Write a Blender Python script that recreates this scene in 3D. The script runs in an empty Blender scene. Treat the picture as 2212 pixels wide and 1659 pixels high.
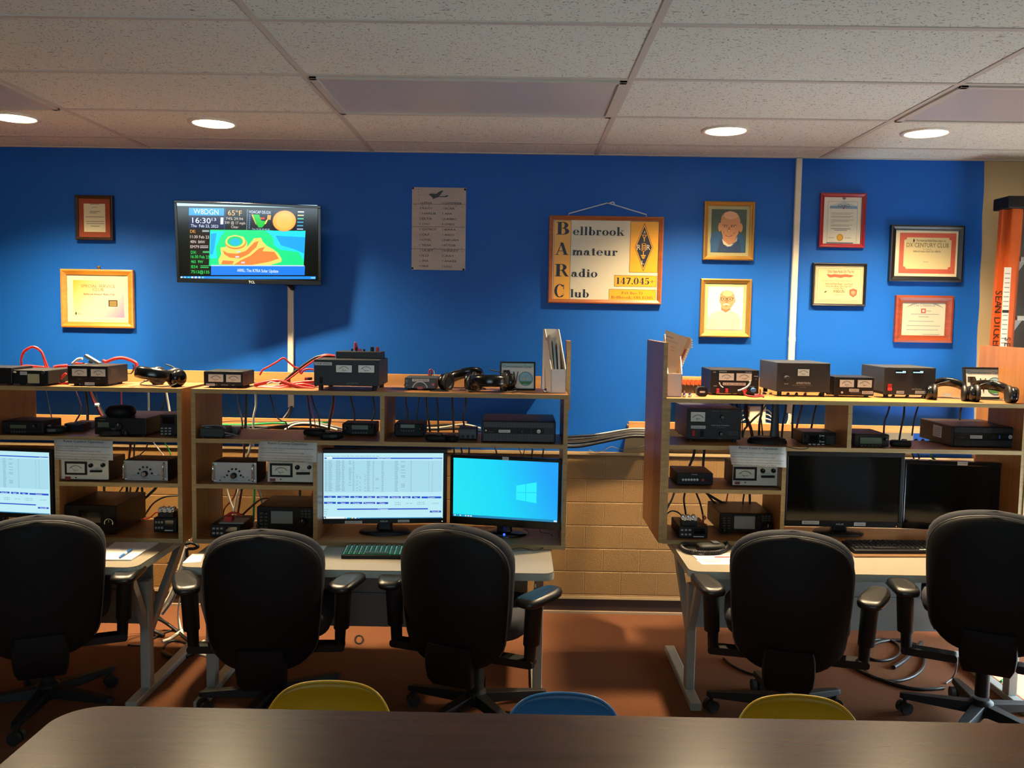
import bpy, math, random
from math import sin, cos, pi, radians, sqrt, atan2
from mathutils import Vector, Matrix
random.seed(7)
S = bpy.context.scene
COL = S.collection

# ------------------------------------------------------------------ camera
FPX, PITCH, YAW, ROLL, CAMZ = 1893.03, .0753187, .0075952, .0159762, 1.64977
IW, IH = 2212, 1659
_cp, _sp, _cy, _sy, _cr, _sr = cos(PITCH), sin(PITCH), cos(YAW), sin(YAW), cos(ROLL), sin(ROLL)
_Rz = Matrix(((_cy, -_sy, 0), (_sy, _cy, 0), (0, 0, 1)))
FWD = _Rz @ Vector((0, _cp, -_sp)); UP0 = _Rz @ Vector((0, _sp, _cp)); RT0 = _Rz @ Vector((1, 0, 0))
RT = _cr * RT0 + _sr * UP0; UP = -_sr * RT0 + _cr * UP0
cam = bpy.data.cameras.new('camera'); camo = bpy.data.objects.new('camera', cam); COL.objects.link(camo)
cam.sensor_width = 36; cam.lens = FPX / IW * 36; cam.clip_start = .05
camo.matrix_world = Matrix(((RT.x, UP.x, -FWD.x, 0), (RT.y, UP.y, -FWD.y, 0), (RT.z, UP.z, -FWD.z, CAMZ), (0, 0, 0, 1)))
S.camera = camo

def at(px, py, Y):
    """the point of the room that the photo shows at (px, py), on the upright plane at depth Y"""
    d = RT * ((px - IW / 2) / FPX) - UP * ((py - IH / 2) / FPX) + FWD
    return Vector((0, 0, CAMZ)) + d * (Y / d.y)
def atz(px, py, z):
    d = RT * ((px - IW / 2) / FPX) - UP * ((py - IH / 2) / FPX) + FWD
    return Vector((0, 0, CAMZ)) + d * ((z - CAMZ) / d.z)

# ------------------------------------------------------------------ view, world, daylight
S.view_settings.view_transform = 'Standard'; S.view_settings.look = 'None'
S.view_settings.gamma = 1; S.view_settings.use_curve_mapping = False
S.view_settings.exposure = 0.0
S.cycles.use_denoising = True
S.cycles.max_bounces = 8; S.cycles.sample_clamp_indirect = 6
W = bpy.data.worlds.new('sky'); S.world = W; W.use_nodes = True
_nt = W.node_tree; _bg = _nt.nodes['Background']
_sk = _nt.nodes.new('ShaderNodeTexSky'); _sk.sky_type = 'NISHITA'; _sk.sun_disc = False; _sk.sun_elevation = radians(40)
_nt.links.new(_sk.outputs[0], _bg.inputs[0]); _bg.inputs[1].default_value = .10
def light(name, kind, loc, energy, col=(1, 1, 1), rot=(0, 0, 0), **kw):
    l = bpy.data.lights.new(name, kind); l.energy = energy; l.color = col
    for k, v in kw.items(): setattr(l, k, v)
    o = bpy.data.objects.new(name, l); COL.objects.link(o); o.location = loc; o.rotation_euler = rot
    return o
DAYL = (.68, .88, 1)
# daylight of the windows behind the photographer and of the glass door in the right wall
light('daylight_rear', 'AREA', (-.2, -2.40, 1.5), 58, DAYL, (radians(90 + 32), 0, 0), shape='RECTANGLE', size=3.6, size_y=1.2, spread=radians(130))
light('daylight_side', 'AREA', (3.0, 3.78, .40), 60, DAYL, (0, radians(90), 0), shape='RECTANGLE', size=.5, size_y=1.0)
light('sun', 'SUN', (5, 3, 4), 110, (1, .97, .92), (0, radians(50), radians(4)), angle=radians(.6))

# ------------------------------------------------------------------ materials
def lin(c):
    return c / 12.92 if c <= .04045 else ((c + .055) / 1.055) ** 2.4
def rgb(h):
    return tuple(lin(int(h[i:i + 2], 16) / 255) for i in (0, 2, 4)) + (1,)
MATS = {}
def _new(name):
    m = bpy.data.materials.new(name); m.use_nodes = True
    return m, m.node_tree, m.node_tree.nodes['Principled BSDF']
def mat(name, col, rough=.5, metal=0, var=.12, scale=30, bump=0, bscale=200, coat=0, stretch=None, spec=.5):
    """a surface whose colour drifts a little with a noise in the object's own space"""
    if name in MATS: return MATS[name]
    m, nt, b = _new(name); N = nt.nodes.new; L = nt.links.new
    c = rgb(col)
    tc = N('ShaderNodeTexCoord'); mp = N('ShaderNodeMapping'); L(tc.outputs['Object'], mp.inputs[0])
    if stretch: mp.inputs['Scale'].default_value = stretch
    no = N('ShaderNodeTexNoise'); no.inputs['Scale'].default_value = scale; no.inputs['Detail'].default_value = 3
    L(mp.outputs[0], no.inputs['Vector'])
    mx = N('ShaderNodeMix'); mx.data_type = 'RGBA'
    mx.inputs[6].default_value = tuple(max(0, x * (1 - var)) for x in c[:3]) + (1,)
    mx.inputs[7].default_value = tuple(min(1, x * (1 + var)) for x in c[:3]) + (1,)
    L(no.outputs['Fac'], mx.inputs[0]); L(mx.outputs[2], b.inputs['Base Color'])
    b.inputs['Roughness'].default_value = rough; b.inputs['Metallic'].default_value = metal
    b.inputs['Specular IOR Level'].default_value = spec
    if coat: b.inputs['Coat Weight'].default_value = coat; b.inputs['Coat Roughness'].default_value = .05
    if bump:
        n2 = N('ShaderNodeTexNoise'); n2.inputs['Scale'].default_value = bscale; L(mp.outputs[0], n2.inputs['Vector'])
        bp = N('ShaderNodeBump'); bp.inputs['Strength'].default_value = bump; bp.inputs['Distance'].default_value = .004
        L(n2.outputs['Fac'], bp.inputs['Height']); L(bp.outputs[0], b.inputs['Normal'])
    MATS[name] = m
    return m
def glow(name, col, strength):
    if name in MATS: return MATS[name]
    m, nt, b = _new(name)
    b.inputs['Base Color'].default_value = (.004, .004, .004, 1); b.inputs['Roughness'].default_value = .08
    b.inputs['Emission Color'].default_value = rgb(col); b.inputs['Emission Strength'].default_value = strength
    MATS[name] = m
    return m
def wood(name, a, bcol, rough=.45, axis='X', scale=3, coat=0):
    """plain sawn or veneered wood, grain running along one axis"""
    if name in MATS: return MATS[name]
    m, nt, b = _new(name); N = nt.nodes.new; L = nt.links.new
    tc = N('ShaderNodeTexCoord'); mp = N('ShaderNodeMapping'); L(tc.outputs['Object'], mp.inputs[0])
    mp.inputs['Scale'].default_value = {'X': (1, 14, 14), 'Y': (14, 1, 14), 'Z': (14, 14, 1)}[axis]
    no = N('ShaderNodeTexNoise'); no.inputs['Scale'].default_value = scale; no.inputs['Detail'].default_value = 6
    no.inputs['Distortion'].default_value = .6; L(mp.outputs[0], no.inputs['Vector'])
    cr = N('ShaderNodeValToRGB'); cr.color_ramp.elements[0].position = .3; cr.color_ramp.elements[1].position = .7
    cr.color_ramp.elements[0].color = rgb(a); cr.color_ramp.elements[1].color = rgb(bcol)
    L(no.outputs['Fac'], cr.inputs[0]); L(cr.outputs[0], b.inputs['Base Color'])
    b.inputs['Roughness'].default_value = rough
    if coat: b.inputs['Coat Weight'].default_value = coat; b.inputs['Coat Roughness'].default_value = .15
    MATS[name] = m
    return m

BLACK = mat('black_enamel', '0c0d10', .45, var=.2, bump=.08, bscale=900, spec=.3)
BLACKM = mat('black_matte_plastic', '0a0b0d', .6, var=.25, bump=.1, bscale=700, spec=.3)
GLOSSB = mat('gloss_black_plastic', '08090b', .22, var=.2)
LEATHERB = mat('black_leatherette', '0c0c0e', .36, var=.3, bump=.05, bscale=400)
CHARC = mat('charcoal_paint', '26292d', .5, var=.15, bump=.08, bscale=900, spec=.3)
DGREY = mat('dark_grey_plastic', '33373b', .5)
GREY = mat('grey_metal_paint', '8b8f8e', .45, var=.08)
ALU = mat('brushed_aluminium', 'b9bcbb', .35, .6, var=.12, scale=60, stretch=(.3, 8, 8))
CHROME = mat('chrome', 'd8d8d8', .15, 1, var=.05)
CREAM = mat('cream_enamel', 'c9c6b4', .5, var=.06)
WHITE = mat('white_paper', 'dcdad4', .7, var=.04)
LABELW = mat('white_label', 'c9c9c4', .6, var=.05)
INK = mat('black_ink', '16171c', .7)
GINK = mat('grey_ink', '6b6d70', .7)
LINK = mat('white_lettering', 'c4c8c8', .6)
METERW = mat('meter_face', 'cfd0c6', .3, var=.04)
RED = mat('red_plastic', 'a01a1c', .4)
BLUEP = mat('blue_plastic', '2d62a8', .4)
RUBBER = mat('black_rubber', '0b0b0c', .7, var=.3)
CABB = mat('black_cable', '111216', .45, var=.3)
CABG = mat('grey_cable', '6d6f74', .5)
CABW = mat('white_cable', 'c8c4b8', .5)
CABR = mat('red_cable', 'b3201f', .38)
CABGR = mat('green_cable', '0f8a3e', .45)
CABBR = mat('brown_cable', '5a2c1c', .5)
LCD = mat('grey_lcd', '6d7f86', .2, var=.08, scale=6)
LCDG = mat('green_lcd', '4c5a4a', .25, var=.08)
DARKGL = mat('dark_screen_glass', '070a0b', .1, var=.2)
BRASS = mat('brass', 'a07a3a', .35, .8)
PLY = wood('plywood_shelf', '7e542d', '99693a', .42, 'X', 2.2)
PLYE = wood('plywood_edge', '877048', 'a58c5c', .6, 'X', 5)
PLYS = wood('plywood_side', '7a4f2a', '926036', .4, 'Z', 2.2)

# ------------------------------------------------------------------ mesh builder
_TX = {}
def glyphs(s):
    if s not in _TX:
        c = bpy.data.curves.new('t', 'FONT'); c.body = s; c.size = 1; c.resolution_u = 3
        o = bpy.data.objects.new('t', c); me = bpy.data.meshes.new_from_object(o)
        v = [(p.co.x, p.co.y) for p in me.vertices]; f = [tuple(q.vertices) for q in me.polygons]
        bpy.data.objects.remove(o); bpy.data.meshes.remove(me); bpy.data.curves.remove(c)
        xs = [p[0] for p in v] or [0]
        _TX[s] = (v, f, min(xs), max(xs))
    return _TX[s]
def spline(p, n=8):
    p = [Vector(q) for q in p]
    if len(p) < 3: return p
    q = [2 * p[0] - p[1]] + p + [2 * p[-1] - p[-2]]; out = []
    for i in range(1, len(q) - 2):
        for k in range(n):
            t = k / n; a, b, c, d = q[i - 1:i + 3]
            out.append(.5 * ((2 * b) + (c - a) * t + (2 * a - 5 * b + 4 * c - d) * t * t + (3 * b - a - 3 * c + d) * t ** 3))
    return out + [p[-1]]
class MB:
    def __init__(s): s.v, s.f, s.m, s.s, s.ml, s.T = [], [], [], [], [], None
    def add(s, vs, fs, m, sm=False):
        b = len(s.v)
        s.v += [tuple(s.T @ Vector(p)) for p in vs] if s.T else [tuple(p) for p in vs]
        if m not in s.ml: s.ml.append(m)
        i = s.ml.index(m)
        for f in fs: s.f.append(tuple(b + k for k in f)); s.m.append(i); s.s.append(sm)
        return s
    def box(s, x0, y0, z0, x1, y1, z1, m):
        return s.add([(x0, y0, z0), (x1, y0, z0), (x1, y1, z0), (x0, y1, z0), (x0, y0, z1), (x1, y0, z1), (x1, y1, z1), (x0, y1, z1)],
                     [(0, 3, 2, 1), (4, 5, 6, 7), (0, 1, 5, 4), (1, 2, 6, 5), (2, 3, 7, 6), (3, 0, 4, 7)], m)
    def prism(s, pts, y0, y1, m, ax='y', sm=False):
        """an outline in the (x, z) plane carried from y0 to y1 (ax 'y'), or (x, y) carried along z (ax 'z'), or (y, z) along x"""
        n = len(pts)
        P = {'y': lambda a, b, t: (a, t, b), 'z': lambda a, b, t: (a, b, t), 'x': lambda a, b, t: (t, a, b)}[ax]
        vs = [P(a, b, y0) for a, b in pts] + [P(a, b, y1) for a, b in pts]
        s.add(vs, [tuple(range(n)), tuple(range(2 * n - 1, n - 1, -1))], m)
        return s.add(vs, [(i, i + n, (i + 1) % n + n, (i + 1) % n) for i in range(n)], m, sm)
    def rbox(s, x0, z0, x1, z1, r, y0, y1, m, ax='y'):
        return s.prism(rrect(x0, z0, x1, z1, r), y0, y1, m, ax)
    def cyl(s, c, r, h, m, ax='z', n=20, r2=None, sm=True):
        r2 = r if r2 is None else r2; c = Vector(c)
        A = {'z': (Vector((1, 0, 0)), Vector((0, 1, 0)), Vector((0, 0, 1))), 'y': (Vector((1, 0, 0)), Vector((0, 0, 1)), Vector((0, 1, 0))), 'x': (Vector((0, 1, 0)), Vector((0, 0, 1)), Vector((1, 0, 0)))}[ax]
        a = [c + A[0] * r * cos(2 * pi * i / n) + A[1] * r * sin(2 * pi * i / n) for i in range(n)]
        b = [c + A[2] * h + A[0] * r2 * cos(2 * pi * i / n) + A[1] * r2 * sin(2 * pi * i / n) for i in range(n)]
        s.add(a + b, [(i, (i + 1) % n, (i + 1) % n + n, i + n) for i in range(n)], m, sm)
        return s.add(a + b, [tuple(range(n - 1, -1, -1)), tuple(range(n, 2 * n))], m)
    def tube(s, p, r, m, n=6, closed=False, cap=True):
        p = [Vector(q) for q in p]; k = len(p); vs = []; u = None
        for i in range(k):
            t = (p[(i + 1) % k] - p[i - 1]) if closed else (p[min(i + 1, k - 1)] - p[max(i - 1, 0)])
            t = t.normalized() if t.length > 1e-9 else Vector((0, 0, 1))
            if u is None: u = t.orthogonal().normalized()
            u = (u - t * u.dot(t)); u = u.normalized() if u.length > 1e-6 else t.orthogonal().normalized()
            w = t.cross(u); rr = r[i] if isinstance(r, (list, tuple)) else r
            vs += [p[i] + (u * cos(2 * pi * j / n) + w * sin(2 * pi * j / n)) * rr for j in range(n)]
        fs = [(i * n + j, i * n + (j + 1) % n, ((i + 1) % k) * n + (j + 1) % n, ((i + 1) % k) * n + j) for i in range(k if closed else k - 1) for j in range(n)]
        s.add(vs, fs, m, True)
        if cap and not closed: s.add(vs, [tuple(range(n - 1, -1, -1)), tuple(range((k - 1) * n, k * n))], m)
        return s
    def lathe(s, prof, m, c=(0, 0, 0), ax='z', n=24):
        vs = []
        for r, h in prof:
            for i in range(n):
                a, b = r * cos(2 * pi * i / n), r * sin(2 * pi * i / n)
                vs.append({'z': (c[0] + a, c[1] + b, c[2] + h), 'y': (c[0] + a, c[1] + h, c[2] + b), 'x': (c[0] + h, c[1] + a, c[2] + b)}[ax])
        k = len(prof)
        s.add(vs, [(i * n + j, i * n + (j + 1) % n, (i + 1) * n + (j + 1) % n, (i + 1) * n + j) for i in range(k - 1) for j in range(n)], m, True)
        return s.add(vs, [tuple(range(n - 1, -1, -1)), tuple(range((k - 1) * n, k * n))], m)
    def loft(s, rings, m, cap=True, closed=True, sm=True):
        n = len(rings[0]); vs = [q for r in rings for q in r]; k = len(rings)
        s.add(vs, [(i * n + j, i * n + (j + 1) % n, (i + 1) * n + (j + 1) % n, (i + 1) * n + j) for i in range(k - 1) for j in range(n if closed else n - 1)], m, sm)
        if cap: s.add(vs, [tuple(range(n - 1, -1, -1)), tuple(range((k - 1) * n, k * n))], m)
        return s
    def poly(s, pts, y, m): return s.add([(a, y, b) for a, b in pts], [tuple(range(len(pts)))], m)
    def rect(s, x0, z0, x1, z1, y, m): return s.poly([(x0, z0), (x1, z0), (x1, z1), (x0, z1)], y, m)
    def ring(s, x, z, r0, r1, y, m, a0=0, a1=360, n=24, fz=1):
        vs = []
        for i in range(n + 1):
            a = radians(a0 + (a1 - a0) * i / n)
            vs += [(x + r0 * cos(a), y, z + r0 * sin(a) * fz), (x + r1 * cos(a), y, z + r1 * sin(a) * fz)]
        return s.add(vs, [(2 * i, 2 * i + 1, 2 * i + 3, 2 * i + 2) for i in range(n)], m)
    def disc(s, x, z, r, y, m, n=24, fz=1): return s.poly([(x + r * cos(2 * pi * i / n), z + r * fz * sin(2 * pi * i / n)) for i in range(n)], y, m)
    def line(s, a, b, w, y, m):
        d = Vector((b[0] - a[0], b[1] - a[1])); n = Vector((-d.y, d.x)).normalized() * w / 2
        return s.poly([(a[0] - n.x, a[1] - n.y), (b[0] - n.x, b[1] - n.y), (b[0] + n.x, b[1] + n.y), (a[0] + n.x, a[1] + n.y)], y, m)
    def text(s, t, x, z, h, m, y=0, al='C', w=None):
        """one line of lettering facing the photographer: h is the size of the type, w squeezes or stretches it to a width"""
        v, f, a, b = glyphs(t)
        k = (w / (b - a)) if w and b > a else h
        x0 = {'C': x - (a + b) / 2 * k, 'L': x - a * k, 'R': x - b * k}[al]
        return s.add([(x0 + p[0] * k, y, z + (p[1] - .36) * h) for p in v], f, m)
    def build(s, name, parent=None, bevel=0, loc=(0, 0, 0), seg=2, label=None):
        me = bpy.data.meshes.new(name); me.from_pydata(s.v, [], s.f)
        for m in s.ml: me.materials.append(m)
        me.polygons.foreach_set('material_index', s.m); me.polygons.foreach_set('use_smooth', s.s); me.update()
        o = bpy.data.objects.new(name, me); COL.objects.link(o); o.location = loc
        if parent: o.parent = parent
        if label: o['label'] = label
        if bevel:
            b = o.modifiers.new('bevel', 'BEVEL'); b.width = bevel; b.segments = seg; b.limit_method = 'ANGLE'; b.angle_limit = radians(40)
        return o
def rrect(x0, z0, x1, z1, r, n=5):
    out = []
    for cx, cz, a in ((x1 - r, z1 - r, 0), (x0 + r, z1 - r, 90), (x0 + r, z0 + r, 180), (x1 - r, z0 + r, 270)):
        out += [(cx + r * cos(radians(a + 90 * i / n)), cz + r * sin(radians(a + 90 * i / n))) for i in range(n + 1)]
    return out
def tag(o, label=None, cat=None, group=None, kind=None):
    if label: o['label'] = label
    if cat: o['category'] = cat
    if group: o['group'] = group
    if kind: o['kind'] = kind
    return o
def thing(name, label, cat, loc=(0, 0, 0), rz=0, group=None, rx=0, ry=0):
    o = bpy.data.objects.new(name, None); COL.objects.link(o); o.empty_display_size = .05
    o.location = loc; o.rotation_euler = (rx, ry, rz)
    return tag(o, label, cat, group)
def struct(mb, name, parent=None, **k):
    return tag(mb.build(name, parent, **k), kind='structure')
def copy_tree(o, parent=None):
    c = o.copy(); COL.objects.link(c); c.parent = parent
    for ch in [x for x in bpy.data.objects if x.parent == o]: copy_tree(ch, c)
    return c
# ================================================================== the room
D = 4.86; CEIL = 2.544; XL, XR, YB = -4.2, 3.05, -2.5
TX0, TT0 = -.81895, .29639        # ceiling grid: a runner at TX0 + k * 1.2192, a cross tee at D - TT0 - j * .6096
def wall_paint(name, col, rough=.55):
    return mat(name, col, rough, var=.06, scale=3, bump=.12, bscale=350, spec=.22)
BLUEW = wall_paint('blue_wall_paint', '0f54ac', .5)
BEIGEW = wall_paint('beige_wall_paint', 'a8906a')
def brick_mat():
    m, nt, b = _new('painted_block_masonry'); N = nt.nodes.new; L = nt.links.new
    tc = N('ShaderNodeTexCoord'); sp = N('ShaderNodeSeparateXYZ'); cb = N('ShaderNodeCombineXYZ')
    L(tc.outputs['Object'], sp.inputs[0]); 
    for i_, of_ in ((0, .025), (2, .024)):
        ad_ = N('ShaderNodeMath'); ad_.inputs[1].default_value = of_; L(sp.outputs[i_], ad_.inputs[0]); L(ad_.outputs[0], cb.inputs[i_ // 2])
    br = N('ShaderNodeTexBrick'); L(cb.outputs[0], br.inputs['Vector'])
    br.inputs['Scale'].default_value = 1; br.inputs['Brick Width'].default_value = .205; br.inputs['Row Height'].default_value = .131
    br.inputs['Mortar Size'].default_value = .0035; br.inputs['Mortar Smooth'].default_value = .6
    br.inputs['Color1'].default_value = rgb('866538'); br.inputs['Color2'].default_value = rgb('826136'); br.inputs['Mortar'].default_value = rgb('806036')
    L(br.outputs['Color'], b.inputs['Base Color'])
    no = N('ShaderNodeTexNoise'); no.inputs['Scale'].default_value = 240; L(tc.outputs['Object'], no.inputs['Vector'])
    b2 = N('ShaderNodeTexBrick'); L(cb.outputs[0], b2.inputs['Vector']); b2.offset = 0
    b2.inputs['Scale'].default_value = 1; b2.inputs['Brick Width'].default_value = 60; b2.inputs['Row Height'].default_value = .131; b2.inputs['Mortar Size'].default_value = .0045; b2.inputs['Mortar Smooth'].default_value = .5
    a2 = N('ShaderNodeMath'); a2.operation = 'MULTIPLY_ADD'; a2.inputs[1].default_value = -1.6; L(b2.outputs['Fac'], a2.inputs[0]); L(no.outputs['Fac'], a2.inputs[2])
    ad = N('ShaderNodeMath'); ad.operation = 'MULTIPLY_ADD'; ad.inputs[1].default_value = -.35
    L(br.outputs['Fac'], ad.inputs[0]); L(a2.outputs[0], ad.inputs[2])
    bp = N('ShaderNodeBump'); bp.inputs['Strength'].default_value = .7; bp.inputs['Distance'].default_value = .004
    L(ad.outputs[0], bp.inputs['Height']); L(bp.outputs[0], b.inputs['Normal']); b.inputs['Roughness'].default_value = .5
    return m
def tile_mat():
    m, nt, b = _new('fissured_ceiling_tile'); N = nt.nodes.new; L = nt.links.new
    tc = N('ShaderNodeTexCoord'); mp = N('ShaderNodeMapping'); L(tc.outputs['Object'], mp.inputs[0])
    mp.inputs['Scale'].default_value = (1, 3.2, 1)
    n1 = N('ShaderNodeTexNoise'); n1.inputs['Scale'].default_value = 24; n1.inputs['Detail'].default_value = 2; n1.inputs['Roughness'].default_value = .7; L(mp.outputs[0], n1.inputs['Vector'])
    r1 = N('ShaderNodeValToRGB'); r1.color_ramp.elements[0].position = .31; r1.color_ramp.elements[1].position = .36
    n2 = N('ShaderNodeTexNoise'); n2.inputs['Scale'].default_value = 130; n2.inputs['Detail'].default_value = 1; L(tc.outputs['Object'], n2.inputs['Vector'])
    r2 = N('ShaderNodeValToRGB'); r2.color_ramp.elements[0].position = .3; r2.color_ramp.elements[1].position = .36
    L(n1.outputs['Fac'], r1.inputs[0]); L(n2.outputs['Fac'], r2.inputs[0])
    mu = N('ShaderNodeMath'); mu.operation = 'MULTIPLY'; L(r1.outputs[0], mu.inputs[0]); L(r2.outputs[0], mu.inputs[1])
    mx = N('ShaderNodeMix'); mx.data_type = 'RGBA'; mx.inputs[6].default_value = rgb('857f74'); mx.inputs[7].default_value = rgb('d3d4c8')
    L(mu.outputs[0], mx.inputs[0]); L(mx.outputs[2], b.inputs['Base Color'])
    bp = N('ShaderNodeBump'); bp.inputs['Strength'].default_value = .5; bp.inputs['Distance'].default_value = .004
    L(mu.outputs[0], bp.inputs['Height']); L(bp.outputs[0], b.inputs['Normal']); b.inputs['Roughness'].default_value = .85
    return m
BRICK = brick_mat(); TILE = tile_mat()
CARPET = mat('brown_carpet', '704831', .95, var=.6, scale=190, bump=.9, bscale=500, spec=.1)
BASEM = mat('dark_cove_base', '2a1a14', .5)
TEE = mat('ceiling_tee_paint', 'b8b1a5', .5, var=.05)

b = MB(); b.box(XL - .1, YB - .1, -.06, XR + .1, D + .12, 0, CARPET); struct(b, 'floor')
# back wall: blue plaster above a painted block wainscot; beyond the paint line on the right it stays beige
WZ = .912
b = MB(); xe = [(at(2128 - (y - 345) * .0435, y, D).x + .0022 * sin(y * .05) + .0015 * sin(y * .013), at(2118, y, D).z) for y in range(345, 990, 20)]
b.add([(XL, D, WZ), (XL, D, CEIL)] + [(x, D, z) for x, z in [(xe[0][0], CEIL)] + xe + [(xe[-1][0], WZ)]], [tuple(range(len(xe) + 4))], BLUEW)
b.add([(XR, D, CEIL), (XR, D, WZ)] + [(x, D, z) for x, z in [(xe[-1][0], WZ)] + xe[::-1] + [(xe[0][0], CEIL)]], [tuple(range(len(xe) + 4))], BEIGEW)
b.box(XL, D + .001, WZ, XR, D + .1, CEIL, BEIGEW)
wb = struct(b, 'wall_back')
p0, p1 = at(1352, 940, D - .001), at(1400, 975, D - .001)
b = MB(); b.add([(p0.x + .01, D - .001, p0.z + .06), (2.2, D - .001, p0.z + .06), (2.2, D - .001, WZ), (p0.x - .012, D - .001, WZ), (p0.x - .004, D - .001, p0.z - .03), (p0.x + .012, D - .001, p0.z + .01)], [(0, 1, 2, 3, 4, 5)], BEIGEW)
struct(b, 'beige_paint_patch', wb)
b = MB(); b.box(XL, D - .035, .095, XR, D + .1, WZ, BRICK); b.box(XL, D - .045, WZ - .012, XR, D - .034, WZ + .002, BEIGEW)
struct(b, 'block_wainscot', wb)
b = MB(); b.box(XL, D - .028, 0, XR, D, .085, BASEM); b.box(XL, D - .04, .082, XR, D - .02, .097, BEIGEW); b.box(XL, D - .045, 0, XR, D - .028, .012, mat('worn_base_toe', '8f7a62', .6))
struct(b, 'baseboard_back')
b = MB(); b.box(XL - .1, YB, 0, XL, D + .1, CEIL, BEIGEW); struct(b, 'wall_left')
# right wall with the glass door that lets the daylight in
DY0, DY1, DZ = 3.25, 4.32, 2.05
b = MB(); b.box(XR, YB, 0, XR + .1, DY0, CEIL, BEIGEW); b.box(XR, DY1, 0, XR + .1, D + .1, CEIL, BEIGEW); b.box(XR, DY0, DZ, XR + .1, DY1, CEIL, BEIGEW)
struct(b, 'wall_right')
b = MB(); FR = mat('door_frame_paint', '6d6a62', .5)
for y0, y1, z0, z1 in ((DY0, DY0 + .07, 0, DZ), (DY1 - .07, DY1, 0, DZ), (DY0, DY1, DZ - .08, DZ), (DY0, DY1, 0, .09)): b.box(XR + .02, y0, z0, XR + .07, y1, z1, FR)
dr = struct(b, 'door_2')
BLIND = mat('white_blind_slat', 'cfcfca', .5)
b = MB()
for k in range(34):
    z = .67 + k * .038
    b.add([(XR - .012, DY0 + .05, z + .021), (XR + .01, DY0 + .05, z), (XR + .01, DY1 - .05, z), (XR - .012, DY1 - .05, z + .021)], [(0, 1, 2, 3)], BLIND)
b.box(XR - .02, DY0 + .04, 1.975, XR + .015, DY1 - .04, 2.01, BLIND)
struct(b, 'blind', dr)
# rear wall with a wide window
b = MB(); b.box(XL, YB - .1, 0, XR, YB, .9, BEIGEW); b.box(XL, YB - .1, 2.3, XR, YB, CEIL, BEIGEW); b.box(XL, YB - .1, .9, -2.4, YB, 2.3, BEIGEW); b.box(1.2, YB - .1, .9, XR, YB, 2.3, BEIGEW)
struct(b, 'wall_rear')
b = MB()
for x in (-2.4, -1.2, 0, 1.15): b.box(x, YB - .08, .9, x + .05, YB - .02, 2.3, FR)
b.box(-2.4, YB - .08, .9, 1.2, YB - .02, .95, FR); b.box(-2.4, YB - .08, 2.25, 1.2, YB - .02, 2.3, FR)
struct(b, 'window_1')
# a dark grey door at the far right of the back wall
b = MB(); b.box(2.70, D - .03, 0, 3.04, D - .002, 2.27, mat('grey_door_paint', '55534e', .5)); b.box(2.66, D - .04, 0, 2.70, D - .002, 2.31, BEIGEW)
struct(b, 'door_1')
# ceiling: tiles, tees
b = MB(); b.box(XL, YB, CEIL, XR, D + .1, CEIL + .05, TILE); ce = struct(b, 'ceiling')
b = MB()
for k in range(-2, 4):
    x = TX0 + k * 1.2192; b.box(x - .012, YB, CEIL - .004, x + .012, D, CEIL, TEE)
for j in range(-1, 12):
    y = D - TT0 - j * .6096
    if YB < y < D: b.box(XL, y - .012, CEIL - .0035, XR, y + .012, CEIL, TEE)
b.box(XL, D - .02, CEIL - .005, XR, D, CEIL, TEE)
struct(b, 'ceiling_tees', ce)
# fluorescent troffers, switched off
DIFF = mat('acrylic_diffuser', 'b5b0ae', .3, var=.05, scale=2)
def troffer(k, label):
    x0 = TX0 + k * 1.2192 + .012; x1 = x0 + 1.2192 - .024; y1 = D - TT0 - .6096 - .012; y0 = y1 - .6096 + .024
    t = thing('ceiling_light', label, 'ceiling light', ((x0 + x1) / 2, (y0 + y1) / 2, CEIL), group='switched off ceiling panels')
    w, h = (x1 - x0) / 2, (y1 - y0) / 2
    f = MB()
    for a in ((-w, -h, w, -h + .022), (-w, h - .022, w, h), (-w, -h, -w + .03, h), (w - .03, -h, w, h)): f.box(a[0], a[1], -.012, a[2], a[3], 0, TEE)
    f.build('light_frame', t, .002)
    g = MB(); g.box(-w + .03, -h + .022, -.005, w - .03, h - .022, 0, DIFF); g.build('diffuser', t)
troffer(0, 'switched off ceiling light panel above the middle of the blue wall')
troffer(2, 'switched off ceiling light panel at the right edge above the outer right downlight')
troffer(-2, 'switched off ceiling light panel at the left edge above the outer left downlight')
# recessed downlights
BULB = glow('warm_lamp_lens', 'ffdca8', 16)
def downlight(px, py, label, e=1.0):
    p = atz(px, py, CEIL)
    t = thing('downlight', label, 'downlight', (p.x, p.y, CEIL), group='lit downlights along the blue wall')
    m = MB(); m.lathe([(.115, 0), (.115, -.006), (.1, -.009), (.09, -.004), (.09, 0)], mat('white_trim_ring', 'd8d0c0', .4)); m.build('trim_ring', t)
    m = MB(); m.cyl((0, 0, -.007), .092, .005, BULB, n=32); m.build('lens', t)
    l = light('downlight_lamp', 'SPOT', (0, 0, -.02), 530 * e, (1, .76, .45), spot_size=radians(130), spot_blend=1, shadow_soft_size=.07); l.parent = t
downlight(30, 253, 'glowing recessed downlight at the left edge, outermost on the left')
downlight(461, 265, 'glowing recessed downlight above the wall television')
downlight(1568, 281, 'glowing recessed downlight above the two gold framed portraits')
downlight(2001, 286, 'glowing recessed downlight above the certificates near the orange ladder')
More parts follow.
